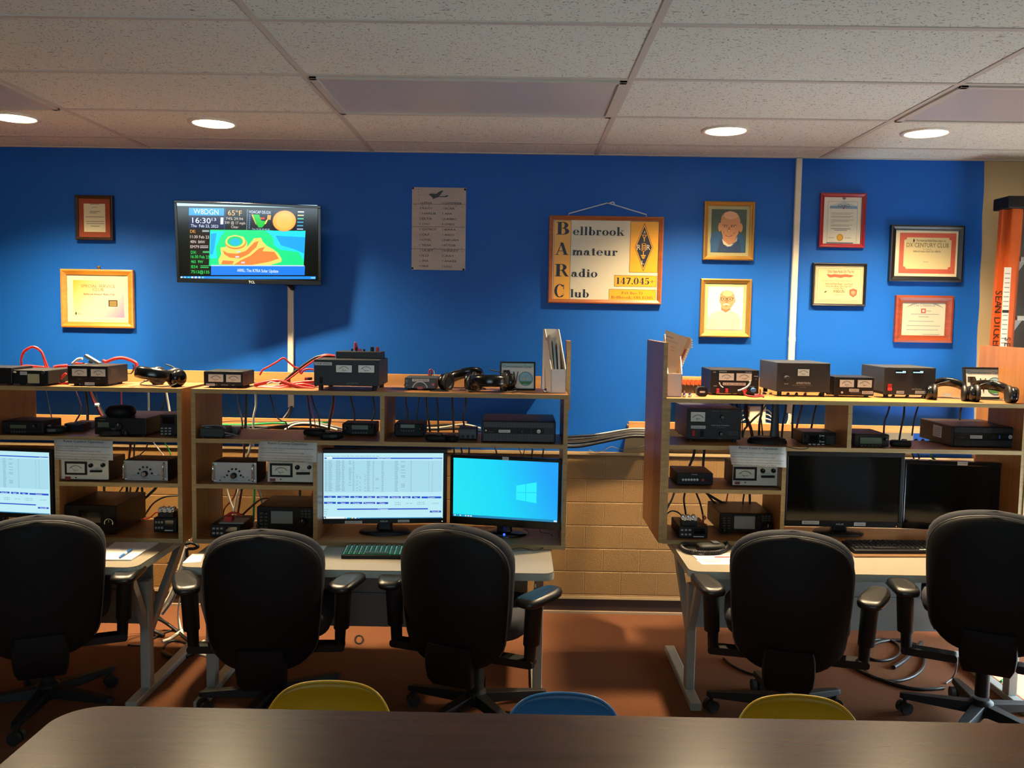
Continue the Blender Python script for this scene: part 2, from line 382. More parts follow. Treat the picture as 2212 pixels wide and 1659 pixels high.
# vertical wire mouldings
def raceway(px0, py0, px1, py1, label, joint=None):
    a, c = at(px0, py0, D - .02), at(px1, py1, D - .02)
    t = thing('wire_moulding', label, 'cable cover', ((a.x + c.x) / 2, D, c.z)); h = a.z - c.z
    m = MB(); m.prism(rrect(-.0165, -.022, .0165, 0, .006), 0, h, mat('white_wire_moulding', 'cfc6b4', .45), 'z'); m.build('cover', t)
    if joint:
        z = at(px1, joint, D - .02).z - c.z; m = MB(); m.prism(rrect(-.018, -.024, .018, 0, .006), z - .012, z + .012, MATS['white_wire_moulding'], 'z'); m.build('coupling', t)
raceway(1727, 342, 1706, 892, 'white vertical wire moulding from ceiling down right of the portraits', 733)
raceway(628, 612, 627, 880, 'white vertical wire moulding below the wall television')
# wooden boards fixed along the wall behind the hutches
BOARDM = wood('pine_board', 'a87340', 'bd8850', .5, 'X', 2)
def board(px0, px1, pyt, pyb, Y, label, zb=None):
    a, c = at(px0, pyt, Y), at(px1, pyt, Y); mid = at((px0 + px1) / 2, pyt, Y); z0 = at((px0 + px1) / 2, pyb, Y).z if zb is None else zb
    t = thing('cable_trough', label, 'cable trough', ((a.x + c.x) / 2, Y, z0)); h = mid.z - z0; w = (c.x - a.x) / 2
    m = MB(); m.box(-w, 0, 0, w, .016, h, BOARDM); m.build('front_board', t, .0015)
    m = MB(); m.box(-w, .016, 0, w, D - Y, .014, BOARDM); m.build('bottom_board', t)
    return t
board(-60, 1169, 803, 850, 4.77, 'long pine cable trough on the wall just above the hutch tops on the left', 1.235)
board(1462, 2092, 818, 850, 4.77, 'long pine cable trough on the wall above the right hutch top', 1.235)
board(-60, 1008, 902, 926, 4.77, 'pine cable trough on the wall seen through the upper shelves of the left hutches')
board(1358, 2108, 917, 932, 4.77, 'pine cable trough on the wall starting in the gap left of the right hutch')
# ================================================================== desks, hutches, chairs, table
DZT = .62
LAM = mat('beige_desk_laminate', '80786a', .4, var=.05, scale=8)
BAND = mat('grey_edge_band', '8f9890', .45)
LEGM = mat('grey_leg_paint', '8d8f88', .45, var=.08)
PANELM = mat('grey_modesty_panel', '7c817f', .5, var=.05)
def desk(x0, y0, label, w=1.524, d=.75):
    t = thing('desk', label, 'desk', (x0 + w / 2, y0 + d / 2, 0)); a, c = w / 2, d / 2
    m = MB(); m.prism(rrect(-a, -c, a, c, .045), DZT - .028, DZT, LAM, 'z'); m.build('desktop', t, .003)
    m = MB(); o = rrect(-a - .002, -c - .002, a + .002, c + .002, .046); i = rrect(-a + .004, -c + .004, a - .004, c - .004, .043); n = len(o)
    vs = [(p[0], p[1], z) for z in (DZT - .031, DZT - .003) for p in o] + [(p[0], p[1], DZT - .031) for p in i]
    m.add(vs, [(k, (k + 1) % n, (k + 1) % n + n, k + n) for k in range(n)] + [(k, k + 2 * n, (k + 1) % n + 2 * n, (k + 1) % n) for k in range(n)], BAND); m.build('edge_band', t)
    for sx in (-1, 1):
        x = sx * (a - .055); m = MB()
        m.rbox(-.024, 0, .024, .032, .006, -c + .06, c - .03, LEGM); l = m.build('leg', t, loc=(x, 0, 0))
        m = MB(); m.box(-.02, -c + .20, .03, .02, -c + .25, .5, LEGM); m.build('post', l, .004)
        for (ya, za), (yb, zb), nm in (((-c + .215, .30), (-c + .05, DZT - .03), 'front_brace'), ((-c + .235, .26), (c - .10, DZT - .03), 'rear_brace')):
            m = MB(); q = .02 if nm[0] == 'f' else .034
            m.prism([(ya - q, za), (ya + q, za), (yb + q, zb), (yb - q, zb)], -.014, .014, LEGM, 'x'); m.build(nm, l)
    m = MB(); m.box(-a + .1, .02, .40, a - .1, .034, DZT - .03, PANELM); m.box(-a + .1, .008, .395, a - .1, .04, .402, PANELM); m.box(-a + .1, .03, .24, a - .1, .044, .395, PANELM); m.build('modesty_panel', t, .002)
    return t
DK2 = at(388, 1234, 3.49).x
desk(DK2, 3.48, 'beige desk in the middle, with lit monitors and green keyboard on it')
desk(-1.535 - 1.524, 3.46, 'beige desk at the left edge, with white sheet and blue pen on it')
desk(.72, 3.55, 'beige desk on the right, with coiled microphone and long black keyboard on it')

TH = .019
def hutch(label, X0, X1, Yf, Yr, zb, zt, zm, z3, dl, du, side):
    """dl, du: x of the lower and upper dividers; side +1: the small shelves are left of the lower divider, -1: right of it"""
    t = thing('desk_hutch', label, 'hutch', ((X0 + X1) / 2, Yf, zb)); cx = (X0 + X1) / 2; d = Yr - Yf
    def bx(nm, xa, xb, za, zc, y0=0, m=PLY):
        q = MB(); q.box(xa - cx, y0, za - zb, xb - cx, d, zc - zb, m); o = q.build(nm, t)
        e = MB(); e.box(xa - cx, -.0015, za - zb, xb - cx, y0, zc - zb, PLYE); e.build('front_edge', o)
    bx('bottom_board', X0 + TH, X1 - TH, zb, zb + TH); bx('top_board', X0, X1, zt - TH, zt)
    bx('side_panel', X0, X0 + TH, zb, zt - TH, m=PLYS); bx('side_panel', X1 - TH, X1, zb, zt - TH, m=PLYS)
    bx('middle_shelf', X0 + TH, X1 - TH, zm - TH, zm)
    bx('divider', dl - TH / 2, dl + TH / 2, zb + TH, zm - TH, m=PLYS); bx('divider', du - TH / 2, du + TH / 2, zm, zt - TH, m=PLYS)
    if side > 0: bx('small_shelf', X0 + TH, dl - TH / 2, z3 - TH, z3)
    else: bx('small_shelf', dl + TH / 2, X1 - TH, z3 - TH, z3)
    return t
YF, YR = 3.85, 4.20          # left and middle hutch
YF3, YR3 = 3.99, 4.29        # right hutch
Z = lambda px, py, Y: at(px, py, Y).z
ZT, ZM, Z3, ZB = Z(820, 846.5, YF), Z(820, 954, YF), Z(550, 1047.5, YF), DZT
X2a, X2b = at(414, 1000, YF).x, at(1225, 1000, YF).x
L2, U2 = at(681, 1100, YF).x, at(825.5, 900, YF).x
hutch('plywood hutch in the middle, holding the lit monitors and its radios', X2a, X2b, YF, YR, ZB, ZT, ZM, Z3, L2, U2, 1)
X1b = at(393, 1000, YF).x; X1a = X1b - (X2b - X2a); L1, U1 = at(125, 1100, YF).x, at(-20, 900, YF).x
hutch('plywood hutch at the left edge, next to the middle hutch', X1a, X1b, YF, YR, ZB, ZT, ZM, Z3, L1, U1, -1)
ZT3, ZM3, Z33 = Z(1725, 865, YF3), Z(1640, 964.5, YF3), Z(1566, 1057.5, YF3)
X3a = at(1436, 1000, YF3).x; X3b = X3a + (X2b - X2a) * .985
L3, U3 = at(1690.5, 1100, YF3).x, at(1836.5, 900, YF3).x
h3 = hutch('plywood hutch on the right, with tall end panels and dark monitors', X3a, X3b, YF3, YR3, ZB, ZT3, ZM3, Z33, L3, U3, 1)
ZT += .0008; ZM += .0008; Z3 += .0008; ZT3 += .0008; ZM3 += .0008; Z33 += .0008
# tall end panels of the right hutch and the short one screwed to the middle hutch
def endpanel(parent, nm, x0, x1, y0, y1, z0, z1):
    c = parent.location
    q = MB(); q.box(x0 - c.x, y0 - c.y, z0 - c.z, x1 - c.x, y1 - c.y, z1 - c.z, PLYS); o = q.build(nm, parent)
    e = MB(); e.box(x0 - c.x, y0 - c.y - .0015, z0 - c.z, x1 - c.x, y0 - c.y, z1 - c.z, PLYE); e.build('front_edge', o)
zp = Z(1445, 740, YF3)
endpanel(h3, 'end_panel', X3a - TH - .001, X3a - .001, YF3 - .004, YF3 + .52, ZB + .004, zp)
endpanel(h3, 'end_panel', X3b + .001, X3b + TH, YF3 - .004, YF3 + .45, ZB + .004, zp)
h2 = [o for o in bpy.data.objects if o.name == 'desk_hutch'][0]
endpanel(h2, 'end_panel', X2b + .001, X2b + .02, YF + .22, YR, Z(1230, 885, YF + .25), Z(1224, 736, YF + .25))

# ------------------------------------------------------------------ office chairs
FAB = mat('charcoal_upholstery', '2a2b33', .9, var=.3, scale=300, bump=.25, bscale=700)
SHELL = mat('black_back_shell', '050507', .65, var=.3, spec=.2, bump=.15, bscale=500)
PIPE = mat('grey_piping', '363434', .4)
def back_loft(m, mtl, y0, th, z0, z1, wmax, grow, n=32):
    R = []
    for i in range(25):
        t = .5 - .5 * cos(pi * i / 24); z = z0 + (z1 - z0) * t
        w = wmax * (.80 + .36 * t - .22 * t * t) / .945
        e = 1.0
        if t > .66: e = max(0, 1 - ((t - .66) / .34) ** 3.0) ** .5
        if t < .22: e = min(e, .46 + .54 * max(0, 1 - ((.22 - t) / .22) ** 2.2) ** .6)
        w = max(.004, w * e); q = th * (max(.05, 1 - ((t - .5) / .5) ** 6)) ** .5
        yc = y0 + .055 * (t - .45) ** 2 - .05 * (t - .3)
        ring = []
        for k in range(n):
            a = 2 * pi * k / n; c_, s_ = cos(a), sin(a)
            x = w * math.copysign(abs(c_) ** .75, c_); y = q * math.copysign(abs(s_) ** .75, s_)
            ring.append((x, yc + y + .05 * (x / wmax) ** 2 * 1.0, z))
        R.append(ring)
    m.loft(R, mtl)
    return R
def office_chair(label):
    t = thing('office_chair', label, 'office chair', group='black office chairs')
    # upper part
    m = MB(); R = back_loft(m, FAB, -.215, .042, .37, .862, .233, 0); bk = m.build('backrest', t)
    m = MB(); R = back_loft(m, SHELL, -.262, .026, .305, .846, .226, 0); m.build('back_shell', bk)
    edge = [max(r, key=lambda p: p[0] * .98 - 0 * p[1]) for r in R[5:]] ; ed = [Vector((p[0] + .001, p[1] + .004, p[2])) for p in edge]
    path = ed + [Vector((-p.x, p.y, p.z)) for p in ed[::-1]]
    m = MB(); m.tube(path, .0045, PIPE, 6); m.build('piping', bk)
    m = MB(); rings = []
    for z, k in ((.40, .86), (.41, .96), (.44, 1), (.47, 1), (.49, .95), (.497, .8)):
        rings.append([(.245 * k * math.copysign(abs(cos(a)) ** .5, cos(a)), .02 + .235 * k * math.copysign(abs(sin(a)) ** .5, sin(a)), z - .02 * max(0, sin(a)) ** 3) for a in [2 * pi * i / 32 for i in range(32)]])
    m.loft(rings, FAB); m.build('seat', t)
    m = MB()
    m.loft([[(x * w, y, z) for x, y in ((-1, y0 - .02), (1, y0 - .02), (1.06, y0), (1, y0 + .02), (-1, y0 + .02), (-1.06, y0))] for y0, z, w in ((-.262, .40, .085), (-.266, .36, .092), (-.262, .31, .094), (-.25, .26, .09), (-.22, .225, .08))], SHELL)
    m.box(-.06, -.25, .30, .06, .1, .345, BLACKM); m.box(-.12, -.1, .345, .12, .15, .40, BLACKM); m.build('back_support', t, .004)
    for sx in (-1, 1):
        yo = -.15
        m = MB(); m.rbox(.10 if sx > 0 else -.305, .315, .305 if sx > 0 else -.10, .345, .012, yo - .028, yo + .028, BLACKM); ar = m.build('armrest', t)
        m = MB(); m.loft([[(sx * xc + w * cos(a), yo + d * sin(a), z) for a in [2 * pi * i / 16 for i in range(16)]] for xc, z, w, d in ((.285, .315, .02, .028), (.288, .40, .022, .03), (.292, .405, .031, .036), (.30, .56, .033, .04), (.302, .575, .034, .045))], BLACKM); m.build('arm_post', ar)
        m = MB(); rg = []
        for z, k in ((.570, .8), (.578, .97), (.589, 1), (.600, .95), (.606, .75)):
            rg.append([(k * .05 * math.copysign(abs(cos(a)) ** .6, cos(a)) * (1 - .12 * sin(a)), k * .11 * math.copysign(abs(sin(a)) ** .6, sin(a)), z + .008 * sin(a)) for a in [2 * pi * i / 28 for i in range(28)]])
        m.T = Matrix.Translation((sx * .318, yo + .015, 0)) @ Matrix.Rotation(-sx * radians(22), 4, 'Z'); m.loft(rg, LEATHERB); m.build('arm_pad', ar)
    # underpart
    m = MB(); m.cyl((0, 0, .115), .027, .16, BLACKM); m.cyl((0, 0, .27), .017, .08, BLACK); m.build('gas_lift', t)
    m = MB(); m.lathe([(.045, .06), (.05, .075), (.045, .115), (.03, .125)], BLACKM); hb = m.build('base_hub', t)
    for k in range(5):
        a = radians(90 + 72 * k + 18); m = MB(); m.T = Matrix.Rotation(a, 4, 'Z')
        m.loft([[(x, y * w, z0 + zz * h) for y, zz in ((-1, 0), (1, 0), (.8, 1), (-.8, 1))] for x, w, z0, h in ((.03, .03, .065, .045), (.15, .026, .066, .035), (.29, .018, .066, .024), (.305, .012, .068, .018))], BLACKM, sm=False); lg = m.build('base_leg', hb, .003)
        m = MB(); m.T = Matrix.Rotation(a, 4, 'Z') @ Matrix.Translation((.285, 0, 0)) @ Matrix.Rotation(radians(40 * k), 4, 'Z')
        m.cyl((0, -.024, .026), .026, .018, RUBBER, 'y'); m.cyl((0, .006, .026), .026, .018, RUBBER, 'y'); m.cyl((0, 0, .03), .008, .04, BLACKM); m.build('caster', hb)
    return t
def put_chair(o, px, Y, py_top, deg, label):
    """the middle of the back's upper edge shows at (px, py_top)"""
    p = at(px, py_top, Y); th = radians(deg)
    o.location = (p.x - .27 * sin(th), Y + .27 * cos(th), 0); o.rotation_euler = (0, 0, th); o['label'] = label
    lift = p.z - .862
    for c in o.children:
        if not c.name.startswith(('gas_lift', 'base_hub', 'armrest')): c.location.z += lift
        elif c.name.startswith('gas_lift'): c.scale.z = 1 + lift / .45
ch0 = office_chair('x'); CH = [ch0] + [copy_tree(ch0) for _ in range(4)]
put_chair(CH[0], 562, 3.27, 1148, 5, 'black office chair behind the left yellow plastic chair, at the middle desk')
put_chair(CH[1], 972, 3.26, 1137, -20, 'black office chair turned to the right, in front of the bright blue monitor')
put_chair(CH[2], 1716, 3.28, 1150, -13, 'black office chair behind the right yellow plastic chair, at the right desk')
put_chair(CH[3], 2152, 3.26, 1107, -26, 'black office chair at the right edge with its castered base showing')
put_chair(CH[4], 80, 3.25, 1117, 24, 'black office chair cut off by the left edge of the photo')

# ------------------------------------------------------------------ foreground table
TOPW = wood('dark_walnut_laminate', '483222', '543c2a', .27, 'X', 1.5)
t = thing('folding_table', 'long dark wood laminate table with rounded corners in the foreground', 'table', (.22, 1.63, 0))
m = MB(); m.prism(rrect(-1.27, -.38, 1.27, .37, .10, 10), .70, .72, TOPW, 'z'); m.build('tabletop', t, .002)
m = MB(); o_ = rrect(-1.272, -.382, 1.272, .372, .101, 10); n_ = len(o_)
m.add([(p[0], p[1], z) for z in (.698, .717) for p in o_], [(k, (k + 1) % n_, (k + 1) % n_ + n_, k + n_) for k in range(n_)], mat('dark_edge_strip', '1d1512', .5)); m.build('edge_strip', t)
for sx in (-1, 1):
    m = MB(); m.tube([(sx * 1.0, -.3, 0), (sx * 1.0, -.3, .69), (sx * 1.0, .3, .69), (sx * 1.0, .3, 0)], .014, BLACK, 8); m.tube([(sx * 1.0, -.3, .2), (sx * 1.0, .3, .2)], .01, BLACK); m.build('leg_frame', t)

# ------------------------------------------------------------------ moulded plastic school chairs
YEL = mat('yellow_moulded_plastic', 'c9a51c', .3, var=.04, scale=40, coat=.3)
BLU = mat('blue_moulded_plastic', '2a78b8', .3, var=.04, scale=40, coat=.3)
def school_chair(px0, px1, pyt, Y, col, label, rz=0):
    a, c, tp = at(px0, 1530, Y), at(px1, 1530, Y), at((px0 + px1) / 2, pyt, Y); w = (c.x - a.x) / 2
    t = thing('school_chair', label, 'plastic chair', ((a.x + c.x) / 2, Y - .17, 0), rz, 'moulded plastic chairs at the table')
    H = tp.z; prof = spline([(.17, H), (.158, H - .10), (.14, H - .2), (.11, H - .27), (.04, H - .305), (-.08, H - .30), (-.19, H - .295), (-.23, H - .325)], 5)
    prof = spline([(0, p, q) for p, q in [(.17, H), (.158, H - .10), (.14, H - .2), (.11, H - .27), (.04, H - .305), (-.08, H - .30), (-.19, H - .295), (-.23, H - .325)]], 6)
    rows = []; n = 24
    for i, p in enumerate(prof):
        v = i / (len(prof) - 1); k = 1 - .06 * v
        ring = []
        for j in range(n + 1):
            u = -1 + 2 * j / n
            back = max(0, 1 - v / .5)
            zz = p[2] - (.055 * abs(u) ** 5 * max(0, 1 - v / .12) + .012 * u * u * max(0, 1 - v / .12)) + .02 * u * u * (1 - back)
            x = w * k * u * (1 - .05 * max(0, 1 - v / .2) * abs(u) ** 3)
            ring.append((x, p[1] - .045 * u * u * back, zz))
        rows.append(ring)
    m = MB(); m.loft(rows, col, cap=False, closed=False); o = m.build('seat_shell', t); so = o.modifiers.new('thickness', 'SOLIDIFY'); so.thickness = .006; so.offset = 0
    m = MB(); rim = [Vector(q) for q in rows[0]]; m.tube(rim, .005, col, 8); m.build('rim', t)
    for sx in (-1, 1):
        for y0, y1 in ((.11, .19), (-.13, -.2)):
            m = MB(); m.tube(spline([(sx * .1, y0 * .4, H - .318), (sx * .13, y0, H - .325), (sx * .15, (y0 + y1) / 2, (H - .32) / 2), (sx * .16, y1, 0)], 5), .009, CHROME, 8); m.build('leg', t)
school_chair(584, 852, 1473, 2.36, YEL, 'yellow plastic chair behind the table, left of the blue one')
school_chair(1089, 1343, 1498, 2.36, BLU, 'blue plastic chair behind the dark table')
school_chair(1578, 1848, 1503, 2.36, YEL, 'yellow plastic chair behind the table, right of the blue one')

# ------------------------------------------------------------------ ladder
ORA = mat('orange_fibreglass', 'b5511c', .45, var=.08, scale=20)
LY = 4.62
p0, p1 = at(2152, 425, LY) + Vector((.042, 0, 0)), at(2192, 452, LY); pl = at(2142, 745, LY)
t = thing('step_ladder', 'orange step ladder with a black top cap, standing behind the right hutch', 'ladder', (2.60, LY, 0))
m = MB(); m.box(p0.x - 2.60 - .004, -.05, p1.z, .32, .1, p0.z, BLACKM); m.build('top_cap', t, .006)
for k, x in enumerate((p0.x - 2.60 + .004, .21)):
    m = MB(); dx = -.012 if k == 0 else .012
    for xa, xb, ya, yb in ((0, .032, .02, .05), (.03, .036, -.02, .05), (.034, .074, -.022, .05), (.072, .098, .0, .05)):
        m.loft([[(x + xa, ya, z1), (x + xb, ya, z1), (x + xb, yb, z1), (x + xa, yb, z1)] if i else [(x + xa + dx * 3, ya, 0), (x + xb + dx * 3, ya, 0), (x + xb + dx * 3, yb, 0), (x + xa + dx * 3, yb, 0)] for i, z1 in ((0, 0), (1, p1.z))], ORA, sm=False)
    m.build('side_rail', t)
for k in range(7):
    z = Z(2200, 560, LY) - .305 * k
    if z > .1: m = MB(); m.box(p0.x - 2.60 + .1, -.01, z - .012, .22, .07, z + .012, ALU); m.prism([(p0.x - 2.60 + .1, z - .012), (p0.x - 2.60 + .14, z - .012), (p0.x - 2.60 + .1, z - .07)], .02, .03, ALU); m.build('step', t, .002)
m = MB(); l0, l1 = at(2166, 578, LY), at(2178, 745, LY); x0 = l0.x - 2.60; m.box(x0 - .004, -.024, l1.z - .1, x0 + .032, -.0225, l0.z, LABELW)
for i in range(16): m.rect(x0, l0.z - .03 - i * .024, x0 + .028, l0.z - .034 - i * .024, -.0245, GINK)
m.rect(x0 - .003, l0.z - .22, x0 + .031, l0.z - .235, -.0246, INK); m.build('label', t)
def vtext(m, s, x, z, h, y, mt, step):
    """writing turned to run downwards, letter by letter"""
    for i, ch in enumerate(s):
        if ch == ' ': continue
        v, f, a, b = glyphs(ch)
        m.add([(x + (q[1] - .36) * h, y, z - i * step - (q[0] - (a + b) / 2) * h) for q in v], f, mt)
m = MB(); s0 = at(2147, 632, LY); vtext(m, 'SEAN DICKEN', p0.x - 2.60 + .012, s0.z, .052, .0185, INK, .029); m.build('marker_writing', t); m = MB()
s1 = at(2168, 728, LY); vtext(m, 'SEAN', s1.x - 2.60 + .008, s1.z - .01, .045, -.026, INK, .03); m.build('marker_writing', t)
# ================================================================== the radio equipment
# where details were measured: crops of the photograph (origin x, origin y, magnification)
ZO = {'a': (0, 700, 3.318), 'b': (400, 730, 3.529), 'c': (800, 700, 3.318), 'd': (1380, 700, 3.318), 'e': (1780, 730, 3.53),
      'f': (400, 760, 8.294), 'g': (840, 780, 6.506), 'h': (1500, 770, 6.9125), 'i': (0, 740, 7.373), 'j': (690, 960, 7.541),
      'k': (540, 940, 13.825), 'l': (560, 740, 7.628), 'm': (960, 940, 6.382), 'n': (380, 420, 6.9125), 'o': (870, 390, 7.9),
      'p': (1160, 420, 6.38), 'q': (1490, 410, 4.74), 'r': (1730, 400, 4.608), 's': (100, 390, 4.74), 't': (1200, 860, 8.296),
      'u': (260, 1160, 5.53), 'v': (1850, 1350, 6.11), 'w': (1380, 690, 9.214), 'x': (1400, 1100, 2.724), 'y': (560, 1100, 2.967), '': (0, 0, 1)}
def UX(k, x, y): o = ZO[k]; return o[0] + x / o[2], o[1] + y / o[2]
class Dev:
    """a thing whose front stands upright at depth Y; details are given in the coordinates of crop k"""
    def __init__(s, name, label, cat, k, r, Y=None, z=0, depth=.2, m=BLACK, feet=.008, group=None, body=True, panel=None, lim=(3.86, 4.08), bev=.003, top=None, side=None):
        s.k = k; (x0, yt), (x1, yb) = UX(k, r[0], r[1]), UX(k, r[2], r[3])
        if Y is None: Y = min(lim[1], max(lim[0], atz((x0 + x1) / 2, yb, z).y))
        s.Y = Y; a, c = at(x0, (yt + yb) / 2, Y), at(x1, (yt + yb) / 2, Y)
        s.w = c.x - a.x; s.cx = (a.x + c.x) / 2; s.z = z; s.h = at((x0 + x1) / 2, yt, Y).z - z; s.d = depth
        s.t = thing(name, label, cat, (s.cx, Y, z), group=group)
        if body:
            q = MB(); q.box(-s.w / 2, .004 if panel else 0, feet, s.w / 2, depth, s.h, m); s.body = q.build('case', s.t, bev)
            if feet:
                for fx in (-1, 1):
                    for fy in (.03, depth - .03):
                        q = MB(); q.cyl((fx * (s.w / 2 - .025), fy, 0), .011, feet + .001, RUBBER, n=12); q.build('foot', s.t)
            if panel: q = MB(); q.box(-s.w / 2 + .001, 0, feet + .001, s.w / 2 - .001, .006, s.h - .001, panel); q.build('front_panel', s.t, .0015)
    def P(s, x, y):
        p = at(*UX(s.k, x, y), s.Y); return p.x - s.cx, p.z - s.z
    def R(s, x0, y0, x1, y1):
        xm, ym = (x0 + x1) / 2, (y0 + y1) / 2
        return s.P(x0, ym)[0], s.P(xm, y1)[1], s.P(x1, ym)[0], s.P(xm, y0)[1]
    def px(s, n): return n / ZO[s.k][2] * s.Y / FPX
    def meter(s, x0, y0, x1, y1, bez=.003, ang=60, face=METERW, bm=BLACKM):
        a, b_, c, d = s.R(x0, y0, x1, y1); q = MB(); q.box(a - bez, -.004, b_ - bez, c + bez, .002, d + bez, bm); q.rect(a, b_, c, d, -.0045, face)
        cx, w, h = (a + c) / 2, c - a, d - b_; r = min(w * .46, h * .8)
        q.ring(cx, b_ + h * .02, r * .93, r, -.0048, INK, 35, 145)
        for i in range(9):
            t = radians(35 + i * 110 / 8); q.line((cx + r * cos(t), b_ + h * .02 + r * sin(t)), (cx + r * 1.1 * cos(t), b_ + h * .02 + r * 1.1 * sin(t)), w * .012, -.0048, INK)
        q.rect(cx - w * .13, b_ + h * .26, cx + w * .16, b_ + h * .32, -.0048, GINK)
        t = radians(180 - ang); q.line((cx, b_ + h * .05), (cx + r * cos(t), b_ + h * .05 + r * sin(t)), w * .014, -.005, INK); q.build('meter', s.t); return s
    def label(s, x0, y0, x1, y1, txt='', m=LABELW):
        a, b_, c, d = s.R(x0, y0, x1, y1); q = MB(); q.box(a, -.0012, b_, c, .001, d, m)
        if txt: q.text(txt, (a + c) / 2, (b_ + d) / 2, (d - b_) * .75, INK, -.0018, w=(c - a) * .86)
        q.build('label', s.t); return s
    def knob(s, x, y, r, m=BLACKM, h=.014, cap=None):
        a, b_ = s.P(x, y); r = s.px(r); q = MB(); q.lathe([(r, 0), (r * .96, -h * .85), (r * .8, -h)], m, (a, 0, b_), 'y', 24)
        if cap: q.disc(a, b_, r * .72, -h - .0004, cap)
        q.line((a, b_ + r * .2), (a, b_ + r * .75), r * .12, -h - .0008, LINK if not cap else INK); q.build('knob', s.t); return s
    def button(s, x0, y0, x1, y1, m=DGREY, name='button', h=.003):
        a, b_, c, d = s.R(x0, y0, x1, y1); q = MB(); q.box(a, -h, b_, c, .001, d, m); q.build(name, s.t, .0006); return s
    def round(s, x, y, r, m, name='button', h=.004):
        a, b_ = s.P(x, y); q = MB(); q.cyl((a, -h, b_), s.px(r), h + .001, m, 'y', 16); q.build(name, s.t); return s
    def screen(s, x0, y0, x1, y1, m=LCD, bez=.003):
        a, b_, c, d = s.R(x0, y0, x1, y1); q = MB(); q.box(a - bez, -.002, b_ - bez, c + bez, .002, d + bez, BLACKM); q.box(a, -.0026, b_, c, 0, d, m); q.build('display', s.t, .0005); return s
    def switch(s, x0, y0, x1, y1, m=BLACKM):
        a, b_, c, d = s.R(x0, y0, x1, y1); q = MB(); q.box(a - .002, -.0015, b_ - .002, c + .002, .001, d + .002, BLACKM); q.prism([(-.002, b_), (-.007, b_ + (d - b_) * .1), (-.0025, (b_ + d) / 2), (-.004, d), (.001, d), (.001, b_)], a, c, m, 'x'); q.build('rocker_switch', s.t); return s
    def text(s, x, y, h, t, m=LINK, w=None, yy=-.0008):
        a, b_ = s.P(x, y); q = MB(); q.text(t, a, b_, s.px(h), m, yy, w=s.px(w) if w else None); q.build('lettering', s.t); return s
    def slats(s, x0, y0, x1, y1, n, m=BLACKM, vert=True):
        a, b_, c, d = s.R(x0, y0, x1, y1); q = MB()
        for i in range(n):
            if vert: x = a + (c - a) * (i + .5) / n; q.box(x - (c - a) / n * .25, -.002, b_, x + (c - a) / n * .25, .001, d, m)
            else: z = b_ + (d - b_) * (i + .5) / n; q.box(a, -.002, z - (d - b_) / n * .25, c, .001, z + (d - b_) / n * .25, m)
        q.build('vent_grille', s.t); return s
    def vents(s, side, n=9):
        q = MB(); x = side * (s.w / 2 + .0006)
        for i in range(n): z = s.h * (.25 + .6 * i / n); q.box(min(x, x - side * .001), s.d * .12, z, max(x, x - side * .001), s.d * .45, z + s.h * .03, RUBBER)
        q.build('side_vent', s.t); return s
    def screws(s, ins=.009):
        for fx in (-1, 1):
            for z in (.022, s.h - ins):
                q = MB(); q.cyl((fx * (s.w / 2 - ins), -.0018, z), .0035, .003, BLACKM, 'y', 10); q.build('screw', s.t)
        return s
PS = 'power supply'
# ---- left hutch, top
Dev('power_supply', 'black box half cut off by the left edge, on top of the left hutch', PS, 'i', (-420, 395, 190, 690), z=ZT, depth=.17).knob(245, 485, 26)
Dev('battery_charger', 'low black box with tan sticker on its front, on top of the left hutch', 'radio equipment', 'i', (215, 440, 770, 690), z=ZT, depth=.2, m=BLACKM) \
    .label(320, 462, 430, 515, '12 VOLT').label(442, 500, 628, 648, '', mat('tan_sticker', 'b5a77e', .6)).round(690, 475, 26, DGREY, 'terminal').round(700, 545, 30, BLACKM, 'terminal')
Dev('power_supply', 'black power supply with two pale meters and tape label, on top of the left hutch', PS, 'i', (1075, 370, 1720, 690), z=ZT, depth=.2) \
    .meter(1155, 418, 1390, 532).meter(1455, 425, 1685, 538).label(1352, 634, 1506, 680, '12 VOLT').text(1270, 580, 22, 'VOLTS', GINK).text(1570, 580, 22, 'AMPS', GINK).vents(1)
# ---- middle hutch, top
Dev('power_supply', 'small black twin meter power supply on the left end of the middle hutch', PS, 'f', (330, 350, 1035, 645), z=ZT, depth=.17) \
    .meter(422, 402, 688, 535, ang=40).meter(740, 410, 1002, 542, ang=45).label(375, 568, 530, 612, 'BATTERY').text(555, 592, 26, 'VOLTS', LINK, 50).text(705, 594, 28, 'ASTRON', LINK, 120).text(860, 598, 24, 'AMPS', LINK, 50).vents(1, 8)
Dev('power_supply', 'large black power supply with label and two meters, under a small fuse box', PS, 'l', (900, 283, 1975, 815), z=ZT, depth=.26, m=CHARC, feet=.022) \
    .label(912, 322, 1198, 374, '13.8 VDC').meter(1268, 372, 1530, 490, ang=62).meter(1635, 374, 1898, 494, ang=45).switch(1000, 570, 1040, 670).text(1530, 672, 36, 'ASTRON', GINK, 210).screws()
p = at(796, 775, 4.0)
fb = Dev('fuse_box', 'flat dark distribution box lying on the large black power supply', 'fuse box', 'l', (1262, 150, 2005, 262), Y=3.97, z=Z(770, 776, 3.93), depth=.12, m=CHARC, feet=0)
for x, h_, r_, m_ in ((1495, 40, 18, BLACKM), (1565, 70, 16, BLACKM), (1640, 42, 18, RED), (1695, 38, 18, BLACKM), (1830, 75, 30, BLACK), (1920, 75, 28, RED)):
    a_, b_ = fb.P(x, 150); q = MB(); q.cyl((a_, .05, fb.h), fb.px(r_), fb.px(h_), m_, n=14); q.build('terminal_post', fb.t)
